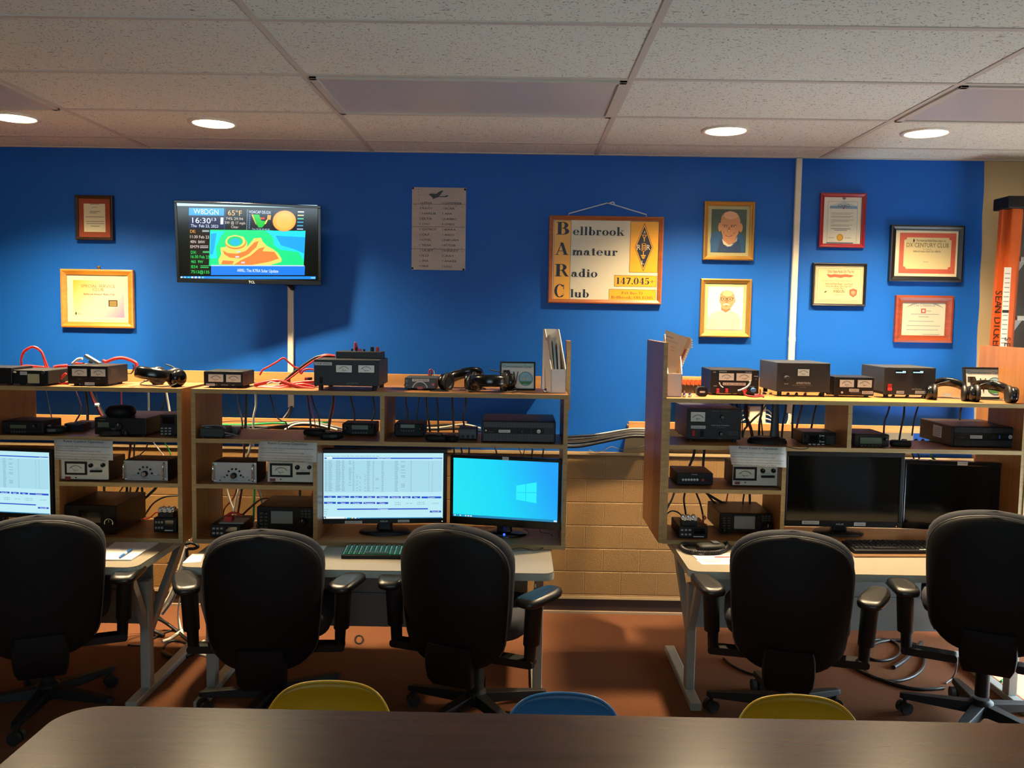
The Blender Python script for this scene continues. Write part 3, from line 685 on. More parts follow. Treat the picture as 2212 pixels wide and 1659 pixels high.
Dev('antenna_tuner', 'small dark box with pale arc and red lamp, on top of the middle hutch', 'radio equipment', 'g', (222, 235, 665, 408), z=ZT, depth=.15, m=DGREY, feet=.006) \
    .label(328, 250, 566, 288, 'TUNER').round(622, 330, 20, RED, 'lamp').text(250, 272, 26, 'ON', LINK, 30).text(250, 295, 26, 'TX', LINK, 18).text(250, 338, 26, 'AUTO', LINK, 36)
d_ = Dev('x', 'x', 'x', 'g', (222, 235, 665, 408), z=ZT, body=False); tun = [o for o in bpy.data.objects if o.name.startswith('antenna_tuner')][0]
a_, b_ = d_.P(437, 395); q = MB(); q.ring(a_, b_, d_.px(98), d_.px(112), -.001, LINK, 12, 168, 24); q.build('arc_mark', tun)
q = MB(); q.disc(a_, b_ + d_.px(18), d_.px(46), -.0015, RED, fz=.45); q.build('emblem', tun); bpy.data.objects.remove(d_.t)
# ---- right hutch, top
LM3 = (4.0, 4.2)
ps = Dev('power_supply', 'black bench supply with two meters, blue knob and white wire across its front', PS, 'h', (240, 200, 965, 580), z=ZT3, depth=.22, lim=LM3) \
    .meter(365, 252, 588, 355, ang=140).meter(625, 252, 852, 362, ang=135).label(424, 392, 766, 432, '13.8V 30 AMP').text(430, 224, 30, 'DIAMOND', LINK, 110).text(808, 234, 26, 'GZV4000', LINK, 90).text(302, 234, 24, 'POWER', LINK, 40).text(312, 440, 24, 'OUTPUT', LINK, 52).text(920, 296, 22, 'SPEAKER', LINK, 60).text(860, 452, 22, 'VOLTAGE', LINK, 62) \
    .button(325, 480, 365, 545, RED, 'terminal', .012).button(458, 480, 495, 540, RED, 'terminal', .012).round(735, 500, 36, RED, 'terminal', .02).knob(872, 502, 36, BLUEP).round(920, 340, 12, DGREY, 'jack')
Dev('power_supply', 'big dark grey amplifier supply with one lit meter, tallest box on the right hutch', PS, 'h', (1225, 95, 2025, 600), z=ZT3, depth=.30, m=CHARC, feet=.022, lim=LM3) \
    .meter(1540, 190, 1712, 290, ang=45, face=mat('pale_lit_meter', 'd5e2dc', .3)).knob(1372, 330, 46, BLACKM, .02, CHROME).text(1625, 398, 46, 'AMERITRON', LINK, 210).text(1610, 432, 26, 'AC LINE POWER SUPPLY', GINK, 300).text(1615, 460, 22, 'ALS-500M', GINK, 100).text(1372, 408, 20, 'POWER', LINK, 60).screws(.012)
Dev('power_supply', 'small twin meter supply with two tape labels, between two big boxes', PS, 'e', (75, 298, 382, 448), z=ZT3, depth=.17, lim=LM3) \
    .meter(118, 319, 226, 374, ang=60).meter(254, 321, 362, 377, ang=62).label(191, 388, 266, 410, 'STATION 2').label(290, 405, 372, 428, 'STATION #2').text(240, 417, 12, 'ASTRON', GINK, 80).round(136, 415, 8, LINK, 'lamp')
Dev('power_supply', 'wide dark grey supply with two glowing readouts and red switch', PS, 'e', (455, 225, 850, 450), z=ZT3, depth=.28, m=CHARC, feet=.016, lim=LM3) \
    .screen(546, 247, 626, 272, DARKGL).screen(678, 248, 759, 272, DARKGL).switch(484, 350, 515, 403, RED).label(552, 404, 610, 425, 'LINEAR').label(695, 404, 778, 425, 'STATION #2').text(705, 391, 14, 'ASTRON', LINK, 75).text(780, 392, 11, 'SS-50M', GINK, 50)
for o in [x for x in bpy.data.objects if x.name.startswith('display') and x.parent and x.parent.get('label', '').startswith('wide dark grey supply')]:
    bb = [v.co for v in o.data.vertices]; x0, x1 = min(v.x for v in bb) + .004, max(v.x for v in bb) - .004; z0, z1 = min(v.z for v in bb), max(v.z for v in bb)
    q = MB(); L_ = glow('led_bar', 'b8e4f4', 2.5)
    for i in range(9): q.rect(x0 + (x1 - x0) * i / 9, z0 + .006, x0 + (x1 - x0) * (i + .6) / 9, z1 - .006 if i > 5 else z0 + .011, -.003, L_)
    q.build('lit_bars', o)

# ---- middle shelves
def mobile(label, k, r, z, depth, disp, knobs, lim, btn=True, m=BLACKM):
    d = Dev('mobile_radio', label, 'radio', k, r, z=z, depth=depth, m=m, feet=.004, lim=lim, bev=.006); d.screen(*disp, LCDG)
    for kx in knobs: d.knob(*kx)
    if btn:
        x0, y0, x1, y1 = disp; n = 6
        for i in range(n): w = (x1 - x0) / n; d.button(x0 + i * w + w * .15, r[3] - (r[3] - y1) * .62, x0 + (i + .8) * w, r[3] - (r[3] - y1) * .3, DGREY)
    return d
LM = (3.87, 4.1)
mobile('black mobile radio with hooded dark face at the left edge, upper shelf of left hutch', 'i', (20, 1250, 690, 1470), ZM, .16, (165, 1310, 420, 1365), [(560, 1340, 40)], LM)
Dev('switch_box', 'small mauve grey box behind a black box, upper shelf of left hutch', 'radio equipment', 'i', (1180, 1262, 1465, 1400), z=ZM, Y=4.12, depth=.07, m=mat('mauve_grey_case', '6b5a60', .5), feet=.0).round(1230, 1290, 14, DGREY)
Dev('remote_head', 'small flat black box in front of mauve grey box, upper shelf of left hutch', 'radio equipment', 'i', (1020, 1292, 1320, 1420), z=ZM, Y=4.0, depth=.06, m=BLACKM, feet=0).button(1080, 1298, 1290, 1312, DGREY)
big = Dev('radio_transceiver', 'large black radio with green display and speaker puck on top, left hutch', 'radio', 'i', (1505, 1200, 2330, 1520), z=ZM, depth=.30, m=BLACK, lim=LM) \
    .screen(1560, 1268, 1738, 1345, LCDG).knob(1900, 1330, 60).knob(1630, 1450, 26).knob(1730, 1450, 22).knob(2020, 1440, 34).text(1620, 1225, 22, 'YAESU', GINK, 110)
sp = Dev('speaker', 'round black puck speaker lying on the large black radio', 'speaker', 'i', (1760, 1040, 2025, 1140), z=ZM + big.h, Y=big.Y + .08, depth=.05, body=False)
q = MB(); q.lathe([(.058, 0), (.066, .012), (.064, .03), (.05, .042), (.02, .046)], BLACKM, (0, 0.02, 0)); q.build('housing', sp.t)
q = MB(); q.lathe([(.05, .0425), (.045, .0445), (.001, .0475)], RUBBER, (0, .02, 0)); q.build('grille', sp.t)
Dev('control_head', 'small black keypad radio at the right end, upper shelf of left hutch', 'radio', 'a', (1148, 650, 1264, 805), z=ZM, depth=.16, m=BLACK, lim=LM).screen(1165, 665, 1250, 715, DARKGL)
kp = Dev('x', 'x', 'x', 'a', (1148, 650, 1264, 805), z=ZM, body=False, lim=LM); KT = [o for o in bpy.data.objects if o.name == 'control_head'][0]; bpy.data.objects.remove(kp.t); kp.t = KT
for i in range(3):
    for j in range(3): kp.button(1118 + i * 28 + 35, 742 + j * 20, 1136 + i * 28 + 35, 752 + j * 20, GREY)
# adaptor box with grey cable heaped on it
ad = Dev('modem_box', 'dark green box under a heap of grey cable, middle hutch upper shelf', 'radio equipment', 'f', (262, 1375, 680, 1560), z=ZM, depth=.12, m=mat('dark_green_case', '1c2a28', .5), feet=.004, lim=LM)
for x, y in ((320, 1408), (322, 1535), (640, 1535)): ad.round(x, y, 10, CHROME, 'screw', .002)
mr = mobile('black mobile radio with grey display, left of the divider in the middle hutch', 'b', (1195, 652, 1445, 745), ZM, .13, (1270, 665, 1395, 698), [(1225, 690, 15), (1415, 680, 12)], (4.0, 4.02))
mobile('black mobile radio with green display, right of the divider in the middle hutch', 'g', (75, 880, 490, 1010), ZM, .15, (165, 890, 365, 940), [(440, 955, 28), (125, 900, 14), (128, 935, 14)], (3.98, 4.0))
Dev('signal_processor', 'small dark box with lettering beside the upright computer', 'radio equipment', 'g', (975, 950, 1235, 1108), z=ZM, depth=.1, m=mat('slate_case', '262a30', .5), feet=.004, lim=LM).text(1100, 1005, 28, 'SignaLink USB', GINK, 190).knob(1040, 1060, 20).knob(1110, 1060, 20).knob(1180, 1060, 20)
def computer(label, k, r, z, depth, lim, bezel, logo, lab, side_label=None, nx=46):
    d = Dev('desktop_computer', label, 'computer', k, r, z=z, depth=depth, m=BLACK, feet=.003, lim=lim, bev=.004)
    x0, y0, x1, y1 = r; m_ = (x1 - x0) * .035
    d.slats(x0 + m_, y0 + (y1 - y0) * .06, x1 - m_, bezel[1] - 4, nx, DGREY); d.slats(x0 + m_, bezel[3] + 4, x1 - m_, y1 - (y1 - y0) * .08, nx, DGREY)
    d.button(bezel[0], bezel[1], bezel[2], bezel[3], BLACKM, 'bezel_strip', .0006)
    a, b_ = d.P(logo[0], logo[1]); q = MB(); q.disc(a, b_, d.px(logo[2]), -.003, LINK); q.text('hp', a, b_, d.px(logo[2] * 1.25), INK, -.0034); q.build('logo', d.t)
    d.label(*lab[0], lab[1]); return d
computer('black desktop computer lying flat on the middle hutch upper shelf', 'c', (797, 697, 1328, 853), ZM, .30, LM, (815, 745, 1245, 785), (1207, 769, 14), ((920, 758, 1003, 778), 'STATION 1')).text(868, 771, 9, 'ProDesk', GINK, 34).button(823, 757, 834, 768, LINK, 'lamp', .002).button(1085, 764, 1092, 778, DGREY, 'port', .002).button(1150, 766, 1157, 778, DGREY, 'port', .002)
# ---- right hutch, middle shelf
am = Dev('amplifier', 'black amplifier with meter and two chrome knobs on the right hutch', 'radio equipment', 'd', (345, 608, 735, 848), z=ZM3, depth=.32, m=CHARC, feet=.014, lim=LM3) \
    .meter(371, 630, 474, 698, ang=65).knob(594, 665, 14, BLACKM, .016, CHROME).knob(586, 785, 14, BLACKM, .016, CHROME).label(374, 728, 478, 749, 'HF LINEAR AMP').switch(380, 758, 402, 806, RED).switch(441, 762, 463, 806).text(584, 726, 12, 'Solid State Amplifier', LINK, 130).text(590, 741, 9, 'HF Amplifier', GINK, 70).text(582, 625, 8, 'POWER    METER', GINK, 110).text(582, 705, 8, 'SEL', GINK, 18).text(582, 822, 8, 'SELECT', GINK, 26).text(392, 815, 8, 'ON', GINK, 14).text(453, 815, 8, 'STANDBY', GINK, 30).screws(.008)
am.label(636, 770, 710, 798, 'ALS-1300', mat('dark_badge', '2c3a36', .5))
dr_ = Dev('digital_radio', 'low black radio with square dark screen, right hutch beside divider', 'radio', 'h', (1615, 1130, 2115, 1325), z=ZM3, depth=.15, m=BLACK, feet=.006, lim=LM3, bev=.006) \
    .screen(1712, 1175, 1842, 1285, DARKGL).knob(1660, 1190, 20).knob(1910, 1228, 30).slats(1965, 1185, 2095, 1310, 9, DGREY, False)
for i in range(4): dr_.button(1700 + i * 66, 1305, 1742 + i * 66, 1318, LINK)
for y in (1178, 1268): dr_.button(1892, y, 1938, y + 14, LINK)
for y in (1170, 1255): dr_.button(1870, y, 1880, y + 32, LINK)
mobile('black mobile radio with shiny green display, right hutch right of divider', 'e', (232, 735, 500, 836), ZM3, .22, (275, 760, 440, 808), [(470, 775, 14)], LM3)
co = computer('black desktop computer with paper sticker on its side, right hutch', 'e', (975, 678, 1545, 838), ZM3, .33, LM3, (1000, 728, 1440, 780), (1418, 755, 15), ((1114, 743, 1206, 767), 'STATION 2'), nx=54)
co.text(1052, 757, 10, 'ProDesk', GINK, 42).button(1272, 740, 1316, 768, RUBBER, 'port', .002).round(1360, 754, 7, RUBBER, 'port', .002).round(1384, 754, 7, RUBBER, 'port', .002).button(1332, 742, 1345, 768, BLUEP, 'port', .002)
q = MB(); q.T = Matrix.Translation((-co.w / 2 - .0008, 0, 0)); q.box(-.0006, .10, co.h * .30, .0006, .185, co.h * .86, LABELW)
for i in range(5): q.box(-.001, .11, co.h * (.38 + .09 * i), -.0005, .175, co.h * (.40 + .09 * i), GINK)
q.build('side_label', co.t, label='white paper sticker')

# ---- rotor controllers, silver selectors
def rotor(label, k, r, z, lim, M_, K1, K2, bar, badge, hole):
    d = Dev('rotor_controller', label, 'rotor controller', k, r, z=z, depth=.17, m=mat('dark_brown_case', '2b2320', .5), feet=.006, lim=lim, panel=CREAM, group='antenna rotor controllers')
    d.meter(*M_, bez=d.px((M_[2] - M_[0]) * .12), ang=50, face=mat('aged_meter_face', 'c2c6bb', .3)).knob(*K1, GLOSSB).knob(*K2, GLOSSB)
    x0, y0, x1, y1 = bar; n = 3
    for i in range(n): d.button(x0 + (x1 - x0) * i / n, y0, x0 + (x1 - x0) * (i + .94) / n, y1, BLACKM, 'lever', .012)
    d.label(*badge, 'CDE', mat('red_badge', '8e3a36', .5)); d.round(*hole, BLACKM, 'jack', .002); d.text((bar[0] + bar[2]) / 2, bar[1] - (bar[3] - bar[1]) * .8, (bar[3] - bar[1]) * .6, 'BRAKE', GINK); d.text(K2[0], K2[1] - K2[2] * 2, K2[2] * .7, 'CALIBRATE', GINK, K2[2] * 2.4); return d
rotor('cream rotor controller half hidden by its sheet, middle hutch', 'k', (520, 790, 1888, 1445), Z3, LM, (665, 905, 1210, 1185), (1425, 957, 72), (1780, 957, 62), (1395, 1103, 1800, 1170), (595, 1290, 760, 1375), (920, 1318, 20))
rotor('cream rotor controller half hidden by its sheet, left hutch', 'a', (432, 968, 778, 1128), Z3, LM, (482, 1000, 610, 1065), (655, 1012, 15), (742, 1010, 15), (652, 1046, 735, 1060), (466, 1092, 508, 1116), (545, 1100, 5))
rotor('cream rotor controller half hidden by its sheet, right hutch', 'd', (672, 1005, 1005, 1168), Z33, LM3, (693, 1040, 828, 1105), (886, 1051, 17), (962, 1050, 16), (876, 1084, 972, 1100), (687, 1128, 724, 1149), (762, 1135, 5))
def selector(label, k, r, z, lim):
    x0, y0, x1, y1 = r; w, h = x1 - x0, y1 - y0
    d = Dev('antenna_selector', label, 'antenna switch', k, r, z=z, depth=.15, m=BLACKM, feet=.0, lim=lim, panel=ALU, group='silver antenna selectors')
    kx, ky = x0 + w * .49, y0 + h * .64
    d.knob(kx, ky, w * .068, BLACKM, .018, CHROME)
    for i in range(6):
        t = radians(175 - i * 34); d.round(kx + w * .155 * cos(t), ky - w * .15 * abs(sin(t)) - (0 if 0 < i < 5 else -h * .02), w * .024, BLACKM, 'lamp', .002)
    for s_ in (.29, .71): d.round(x0 + w * s_, y0 + h * .70, w * .02, CHROME, 'toggle', .008)
    for s_ in (.18, .83): d.round(x0 + w * s_, y0 + h * .87, w * .018, CHROME, 'screw', .002)
    for s_ in (.035, .925):
        a, b_, c, e_ = d.R(x0 + w * s_, y0 + h * .06, x0 + w * (s_ + .03), y0 + h * .95); q = MB(); xm = (a + c) / 2
        q.tube(spline([(xm, 0, b_ + .004), (xm, -.022, b_ + .01), (xm, -.024, (b_ + e_) / 2), (xm, -.022, e_ - .01), (xm, 0, e_ - .004)], 5), .004, CHROME, 8); q.build('handle', d.t)
    d.text(kx, y0 + h * .86, h * .06, 'ANTENNA', INK, w * .17); d.text(x0 + w * .21, y0 + h * .72, h * .05, 'GROUND', INK, w * .07); d.text(x0 + w * .80, y0 + h * .72, h * .05, 'OUTPUT', INK, w * .07); return d
selector('silver panel selector with round knob, middle hutch', 'b', (207, 948, 545, 1105), Z3, (3.87, 3.9))
selector('silver panel selector with round knob, left hutch', 'a', (885, 978, 1202, 1124), Z3, (3.87, 3.9))
ks = Dev('keyer', 'flat black box with row of white buttons and one red, right hutch', 'radio equipment', 'd', (272, 1068, 532, 1160), z=Z33, depth=.2, m=BLACK, feet=.006, lim=LM3)
for i in range(6): ks.round(316 + i * 20.5, 1115, 8.5, LINK)
ks.round(458, 1117, 10, RED).text(398, 1078, 8, 'MFJ', LINK, 40).slats(480, 1090, 520, 1145, 7, BLACKM, False)

# ---- bottom shelf
ZBI = ZB + TH + .0008
def transceiver(label, k, r, z, lim, depth, disp, big, small, dm):
    d = Dev('radio_transceiver', label, 'radio', k, r, z=z, depth=depth, m=BLACK, feet=.012, lim=lim, panel=BLACKM, bev=.004)
    d.screen(*disp, dm).knob(*big, BLACKM, .022)
    for kx in small: d.knob(*kx)
    x0, y0, x1, y1 = r; n = 5
    for i in range(n): d.button(x0 + (disp[0] - x0) * .22, y0 + (y1 - y0) * (.18 + .12 * i), x0 + (disp[0] - x0) * .42, y0 + (y1 - y0) * (.24 + .12 * i), DGREY); d.button(x0 + (disp[0] - x0) * .55, y0 + (y1 - y0) * (.18 + .12 * i), x0 + (disp[0] - x0) * .75, y0 + (y1 - y0) * (.24 + .12 * i), DGREY)
    for i in range(3):
        for j in range(3): w = (x1 - disp[2]); d.button(disp[2] + w * (.42 + .18 * i), y0 + (y1 - y0) * (.10 + .1 * j), disp[2] + w * (.54 + .18 * i), y0 + (y1 - y0) * (.16 + .1 * j), DGREY)
    return d
transceiver('black radio with blank grey screen on the bottom shelf of the middle hutch', 'b', (545, 1290, 972, 1515), ZBI, LM, .26, (655, 1320, 820, 1415), (900, 1400, 34), [(560, 1430, 15), (600, 1330, 10)], LCD)
transceiver('black radio with blue grey screen on the bottom shelf of the right hutch', 'd', (580, 1358, 955, 1512), ZBI, LM3, .28, (682, 1376, 832, 1468), (916, 1456, 38), [(608, 1478, 16), (850, 1380, 10)], mat('blue_grey_lcd', '5f7484', .2))
bt = Dev('radio_transceiver', 'large black radio with dark screen and ringed dial, left hutch bottom shelf', 'radio', 'a', (455, 1300, 830, 1512), z=ZBI, depth=.32, m=BLACK, feet=.012, lim=LM, panel=BLACKM).screen(570, 1335, 722, 1422, DARKGL).knob(795, 1418, 30, BLACKM, .022)
a_, b_ = bt.P(795, 1418); q = MB(); q.ring(a_, b_, bt.px(29), bt.px(32), -.0225, CHROME, -20, 200); q.build('dial_ring', bt.t)
def keypad(label, k, r, lim, depth, n=3):
    d = Dev('keypad_radio', label, 'radio', k, r, z=ZBI, depth=depth, m=BLACK, feet=.004, lim=lim, bev=.004); x0, y0, x1, y1 = r; w, h = x1 - x0, y1 - y0
    for i in range(n):
        for j in range(2): d.button(x0 + w * (.08 + .13 * i), y0 + h * (.2 + .36 * j), x0 + w * (.16 + .13 * i), y0 + h * (.34 + .36 * j), GREY)
    d.screen(x0 + w * .52, y0 + h * .15, x0 + w * .9, y0 + h * .6, DARKGL).button(x0 + w * .5, y0 + h * .78, x0 + w * .86, y0 + h * .84, LINK); return d
k1 = keypad('small keypad radio with silver connectors on it, left hutch bottom shelf', 'a', (1100, 1390, 1262, 1500), LM, .2)
k2 = keypad('small keypad radio under red plug and metal plate, middle hutch bottom shelf', 'b', (190, 1425, 420, 1525), LM, .2)
k3 = keypad('small keypad radio with silver connectors on it, right hutch bottom shelf', 'd', (285, 1452, 496, 1540), LM3, .2)
def connectors(base, label, x, y, n=3):
    t = thing('coax_adapter', label, 'connector', (base.cx + x, base.Y + y, base.z + base.h))
    q = MB(); q.rbox(-.035, 0, .035, .022, .004, -.02, .03, BLACK); q.build('adapter_box', t)
    for i in range(n):
        q = MB(); q.cyl((-.024 + .024 * i, -.012, .034), .013, .03, CHROME, 'y', 14); q.cyl((-.024 + .024 * i, -.03, .034), .009, .02, ALU, 'y', 12); q.build('plug', t)
connectors(k1, 'cluster of silver coax plugs on the left hutch keypad radio', .0, .03); connectors(k3, 'cluster of silver coax plugs on the right hutch keypad radio', -.015, .04)
pr = thing('metal_plate', 'grey metal plate with red plug lying on the middle hutch keypad radio', 'adapter', (k2.cx + .02, k2.Y + .03, k2.z + k2.h))
q = MB(); q.box(-.055, -.01, 0, .055, .09, .006, GREY); q.build('plate', pr, .001)
q = MB(); q.rbox(-.035, .006, .0, .03, .006, .0, .04, RED); q.tube(spline([(-.03, .02, .03), (0, .02, .045), (.04, .03, .03)], 5), .006, RED); q.build('red_plug', pr)

# ---- instruction sheets clipped to the shelf edges
def sheet(label, k, c4, Y, sc=1):
    P4 = [at(*UX(k, *c), Y) for c in c4]; o = sum(P4, Vector()) / 4
    t = thing('instruction_sheet', label, 'paper sheet', tuple(o)); a, b_, c, d = [p - o for p in P4]   # tl, tr, br, bl
    q = MB(); n = 8
    top = [a.lerp(b_, i / n) for i in range(n + 1)]; bot = [d.lerp(c, i / n) + Vector((0, -.006 - .004 * sin(i), 0)) for i in range(n + 1)]
    q.add([tuple(p) for p in top + bot], [(i, n + 1 + i, n + 2 + i, i + 1) for i in range(n)], mat('grey_white_paper', 'b9bdbd', .6), True)
    so = q.build('sheet', t); mo = so.modifiers.new('thickness', 'SOLIDIFY'); mo.thickness = .0006; mo.offset = 1
    w = (b_ - a).length; h = (a - d).length; slope = (b_.z - a.z) / (b_.x - a.x)
    q = MB(); q.T = Matrix(((1, 0, 0, 0), (0, 1, 0, 0), (slope, 0, 1, 0), (0, 0, 0, 1)))
    xl = min(a.x, d.x) + w * .05; f = lambda v: -(v - .5) * h
    yy = lambda v: -.0035 - .007 * v
    q.text('Rotor Control Operation', 0, f(.08), h * .17, INK, yy(.08), w=w * .68)
    for v, s_, ww, m_ in ((.33, 'Connect a Rotor Patch Cable from the Station Connector to the Tower', .92, INK), (.43, 'Connector in the Patch Panel', .40, GINK), (.55, "Press and HOLD Brake Release Button Until You're Clear", .76, INK), (.69, 'Press and Hold Clockwise or CounterClockwise Button and watch', .92, GINK), (.83, 'Release Direction Button when Antenna is Pointing Where You Want it', .90, GINK), (.955, 'Release Brake Release When Antenna STOPS - Not Before', .78, INK)):
        q.text(s_, xl, f(v), h * .085, m_, yy(v), 'L', w=w * ww)
    q.build('print', t)
sheet('printed rotor instructions hanging on the middle hutch shelf', 'k', ((272, 178), (2000, 230), (2010, 800), (240, 770)), YF - .006)
sheet('printed rotor instructions hanging on the left hutch shelf', 'a', ((387, 824), (808, 838), (818, 975), (398, 968)), YF - .006)
sheet('printed rotor instructions hanging on the right hutch shelf', 'd', ((645, 871), (1053, 884), (1051, 1026), (663, 1008)), YF3 - .006)
# ================================================================== screens
def E_(c, s=1): return glow('lit_' + c + ('' if s == 1 else '_%d' % int(s * 100)), c, s)
def grad_screen():
    m, nt, b = _new('lit_blue_desktop'); N = nt.nodes.new; L = nt.links.new
    tc = N('ShaderNodeTexCoord'); sp = N('ShaderNodeSeparateXYZ'); L(tc.outputs['Object'], sp.inputs[0])
    ma = N('ShaderNodeMath'); ma.operation = 'MULTIPLY_ADD'; ma.inputs[1].default_value = .35; L(sp.outputs[2], ma.inputs[0]); L(sp.outputs[0], ma.inputs[2])
    mr = N('ShaderNodeMapRange'); mr.inputs[1].default_value = -.22; mr.inputs[2].default_value = .24; L(ma.outputs[0], mr.inputs[0])
    cr = N('ShaderNodeValToRGB'); e = cr.color_ramp.elements; e[0].color = rgb('22e4f4'); e[1].color = rgb('18a2fa'); n = e.new(.45); n.color = rgb('16d8fa')
    L(mr.outputs[0], cr.inputs[0]); L(cr.outputs[0], b.inputs['Emission Color']); b.inputs['Emission Strength'].default_value = 1; b.inputs['Base Color'].default_value = (.01, .01, .01, 1)
    b.inputs['Roughness'].default_value = .3
    return m
def panel_display(name, label, cat, k, outer, scr, Y, zfoot, rz, tilt=0, rim=GLOSSB, thick=.035, foot=None, draw=None, bg=None, deep=.10):
    """outer and scr: (x0, y0, x1, y1) in crop k; the picture is drawn by draw(mesh, F) where F turns crop fractions (u, v from the top left) into the panel's own x, z"""
    (x0, y0), (x1, y1) = UX(k, *outer[:2]), UX(k, *outer[2:]); c = at((x0 + x1) / 2, (y0 + y1) / 2, Y)
    w = (at(x1, (y0 + y1) / 2, Y).x - at(x0, (y0 + y1) / 2, Y).x) / cos(rz); h = (at((x0 + x1) / 2, y0, Y).z - at((x0 + x1) / 2, y1, Y).z) / cos(tilt)
    t = thing(name, label, cat, (c.x, Y, zfoot if zfoot is not None else c.z)); zc = c.z - t.location.z
    M_ = Matrix.Translation((0, 0, zc)) @ Matrix.Rotation(rz, 4, 'Z') @ Matrix.Rotation(tilt, 4, 'X')
    ox, oy = outer[0], outer[1]; kx, ky = w / (outer[2] - outer[0]), h / (outer[3] - outer[1])
    G = lambda x, y: ((x - ox) * kx - w / 2, h / 2 - (y - oy) * ky)
    a, b_ = G(scr[0], scr[3]); c2, d2 = G(scr[2], scr[1])
    def put(q, nm, par=t, bev=0):
        o = q.build(nm, par, bev); o.matrix_local = M_ if par == t else Matrix.Identity(4); return o
    q = MB(); q.box(-w / 2, .004, -h / 2, w / 2, thick, h / 2, rim)
    for r_ in ((-w / 2, -h / 2, w / 2, b_), (-w / 2, d2, w / 2, h / 2), (-w / 2, b_, a, d2), (c2, b_, w / 2, d2)): q.box(r_[0], -.004, r_[1], r_[2], .0045, r_[3], rim)
    bz = put(q, 'bezel', bev=.002)
    q = MB(); q.rect(a, b_, c2, d2, -.0005, bg or DARKGL); sc = put(q, 'screen')
    F = lambda u, v: (a + (c2 - a) * u, d2 - (d2 - b_) * v)
    if draw: q = MB(); draw(q, F, c2 - a, d2 - b_); o = put(q, 'screen_image', par=sc)
    if foot:
        q = MB(); q.loft([[(fx, fy + .05, z) for fx, fy in rrect(-w_ / 2, -.02, w_ / 2, .02, .012)] for z, w_ in ((.01, .09), (.02, .075), (zc - h * .42, .06), (zc - h * .1, .06))], rim); q.build('stand_neck', t)
        q = MB(); q.T = Matrix.Translation((0, .05, 0)) @ Matrix.Scale(.72, 4, (0, 1, 0)); q.lathe([(foot, 0), (foot, .006), (foot * .9, .013), (.05, .018)], rim, n=40); q.build('stand_base', t)
    return t, bz, G, put
def draw_log(q, F, w, h):
    U = lambda x, y: F((x - 88) / 1917, (y - 143 + (x - 88) * .009) / 1062); BL = E_('1f4fc8'); TX = E_('7f9fb4'); WT = E_('e8f8ff'); T2 = E_('5a7a94'); LT = E_('cdeef8')
    def bar(x0, y0, x1, y1, m, y=-.0012): a, b = U(x0, y1); c, d = U(x1, y0); q.rect(a, b, c, d, y, m)
    def tx(s, x, y, hh, m, wd=None, y_=-.0018): a, b = U(x, y); q.text(s, a, b, hh * h / 1062, m, y_, w=wd * w / 1917 if wd else None)
    bar(105, 245, 1985, 775, E_('a9dcec'), -.0009)
    tx('File  Edit  Options  View  Contacts  QSL  Search  Awards  Setup  Recall  Net  Web  Help', 540, 187, 22, T2, 860)
    bar(105, 200, 1985, 235, BL); bar(140, 202, 228, 234, WT, -.0015); tx('Recent Contacts', 1055, 218, 34, WT, 205); tx('W8DGN Contacts', 1905, 216, 22, WT, 145)
    random.seed(3)
    cols = [(105, 48, 1), (165, 70, 1), (285, 80, 1), (380, 45, 1), (490, 48, .8), (552, 30, 1), (612, 22, .6), (660, 22, .6), (740, 26, .6), (780, 50, 1), (870, 24, 1), (915, 65, .4), (1012, 38, 1), (1225, 55, 1), (1325, 75, .45), (1478, 18, 1), (1768, 10, 1), (1825, 12, 1)]
    for i in range(22):
        y = 268 + i * 23
        for x, wd, pr in cols:
            if pr < 1 and (random.random() > pr or i < 10 and pr <= .6 and pr != .45): continue
            ww = wd * random.uniform(.65, 1); bar(x, y - 4, x + ww * .45, y + 4, TX); bar(x + ww * .52, y - 4, x + ww, y + 4, TX)
    for s, x0, x1 in (('Call', 97, 285), ('Date', 307, 494), ('Band', 515, 704), ('Mode', 725, 912), ('Power', 935, 1120), ('Time On', 1142, 1325), ('Sent', 1348, 1480), ('Rec', 1502, 1636), ('Country', 1658, 1978)):
        bar(x0, 833, x1, 866, BL); tx(s, (x0 + x1) / 2, 850, 34, WT)
    for s, x0, x1 in (('Name', 97, 285), ('State', 307, 494), ('County', 515, 704), ('Frequency', 725, 912), ('Other', 935, 1120)):
        bar(x0, 930, x1, 963, BL); tx(s, (x0 + x1) / 2, 947, 34, WT)
    bar(305, 1027, 1763, 1060, BL); tx('Comments', 1040, 1044, 36, WT); bar(1795, 1066, 1975, 1098, BL); tx('Time Off', 1885, 1082, 34, WT)
    for s, x, y, wd in (('Call Book', 1275, 936, 100), ('Last Band', 1275, 966, 100), ('Start Log', 1455, 946, 90), ('11:30:13  EST', 1650, 930, 130), ('16:30:13  UTC', 1650, 960, 130), ('Log Contact', 1888, 942, 110), ('Timing', 130, 1050, 68), ('Date', 120, 1088, 46), ('Call', 120, 1127, 46)): tx(s, x, y, 24, T2, wd)
    bar(128, 1172, 425, 1222, WT); bar(425, 1174, 1990, 1216, E_('2486b4'))
    for i, c in enumerate(('d8f0ff', '18c0d8', 'f0d890', 'e8f4ff', '60c0f0')): bar(435 + i * 50, 1183, 462 + i * 50, 1208, E_(c), -.0016)
    bar(90, 1172, 128, 1222, E_('1c4c78')); bar(98, 1186, 118, 1206, WT, -.0016); bar(1672, 1190, 1690, 1206, E_('f0a040'), -.0016); tx('65F  Clear   ^  11:30 AM', 1820, 1200, 20, WT, 240)
t, bz, G, put = panel_display('monitor', 'left lit monitor showing a white contact log, middle hutch', 'monitor', 'j', (20, 78, 2070, 1287), (88, 143, 2005, 1205), 3.99, ZBI, radians(6), 0, BLACK, .045, .12, draw_log, E_('bcebf6'))
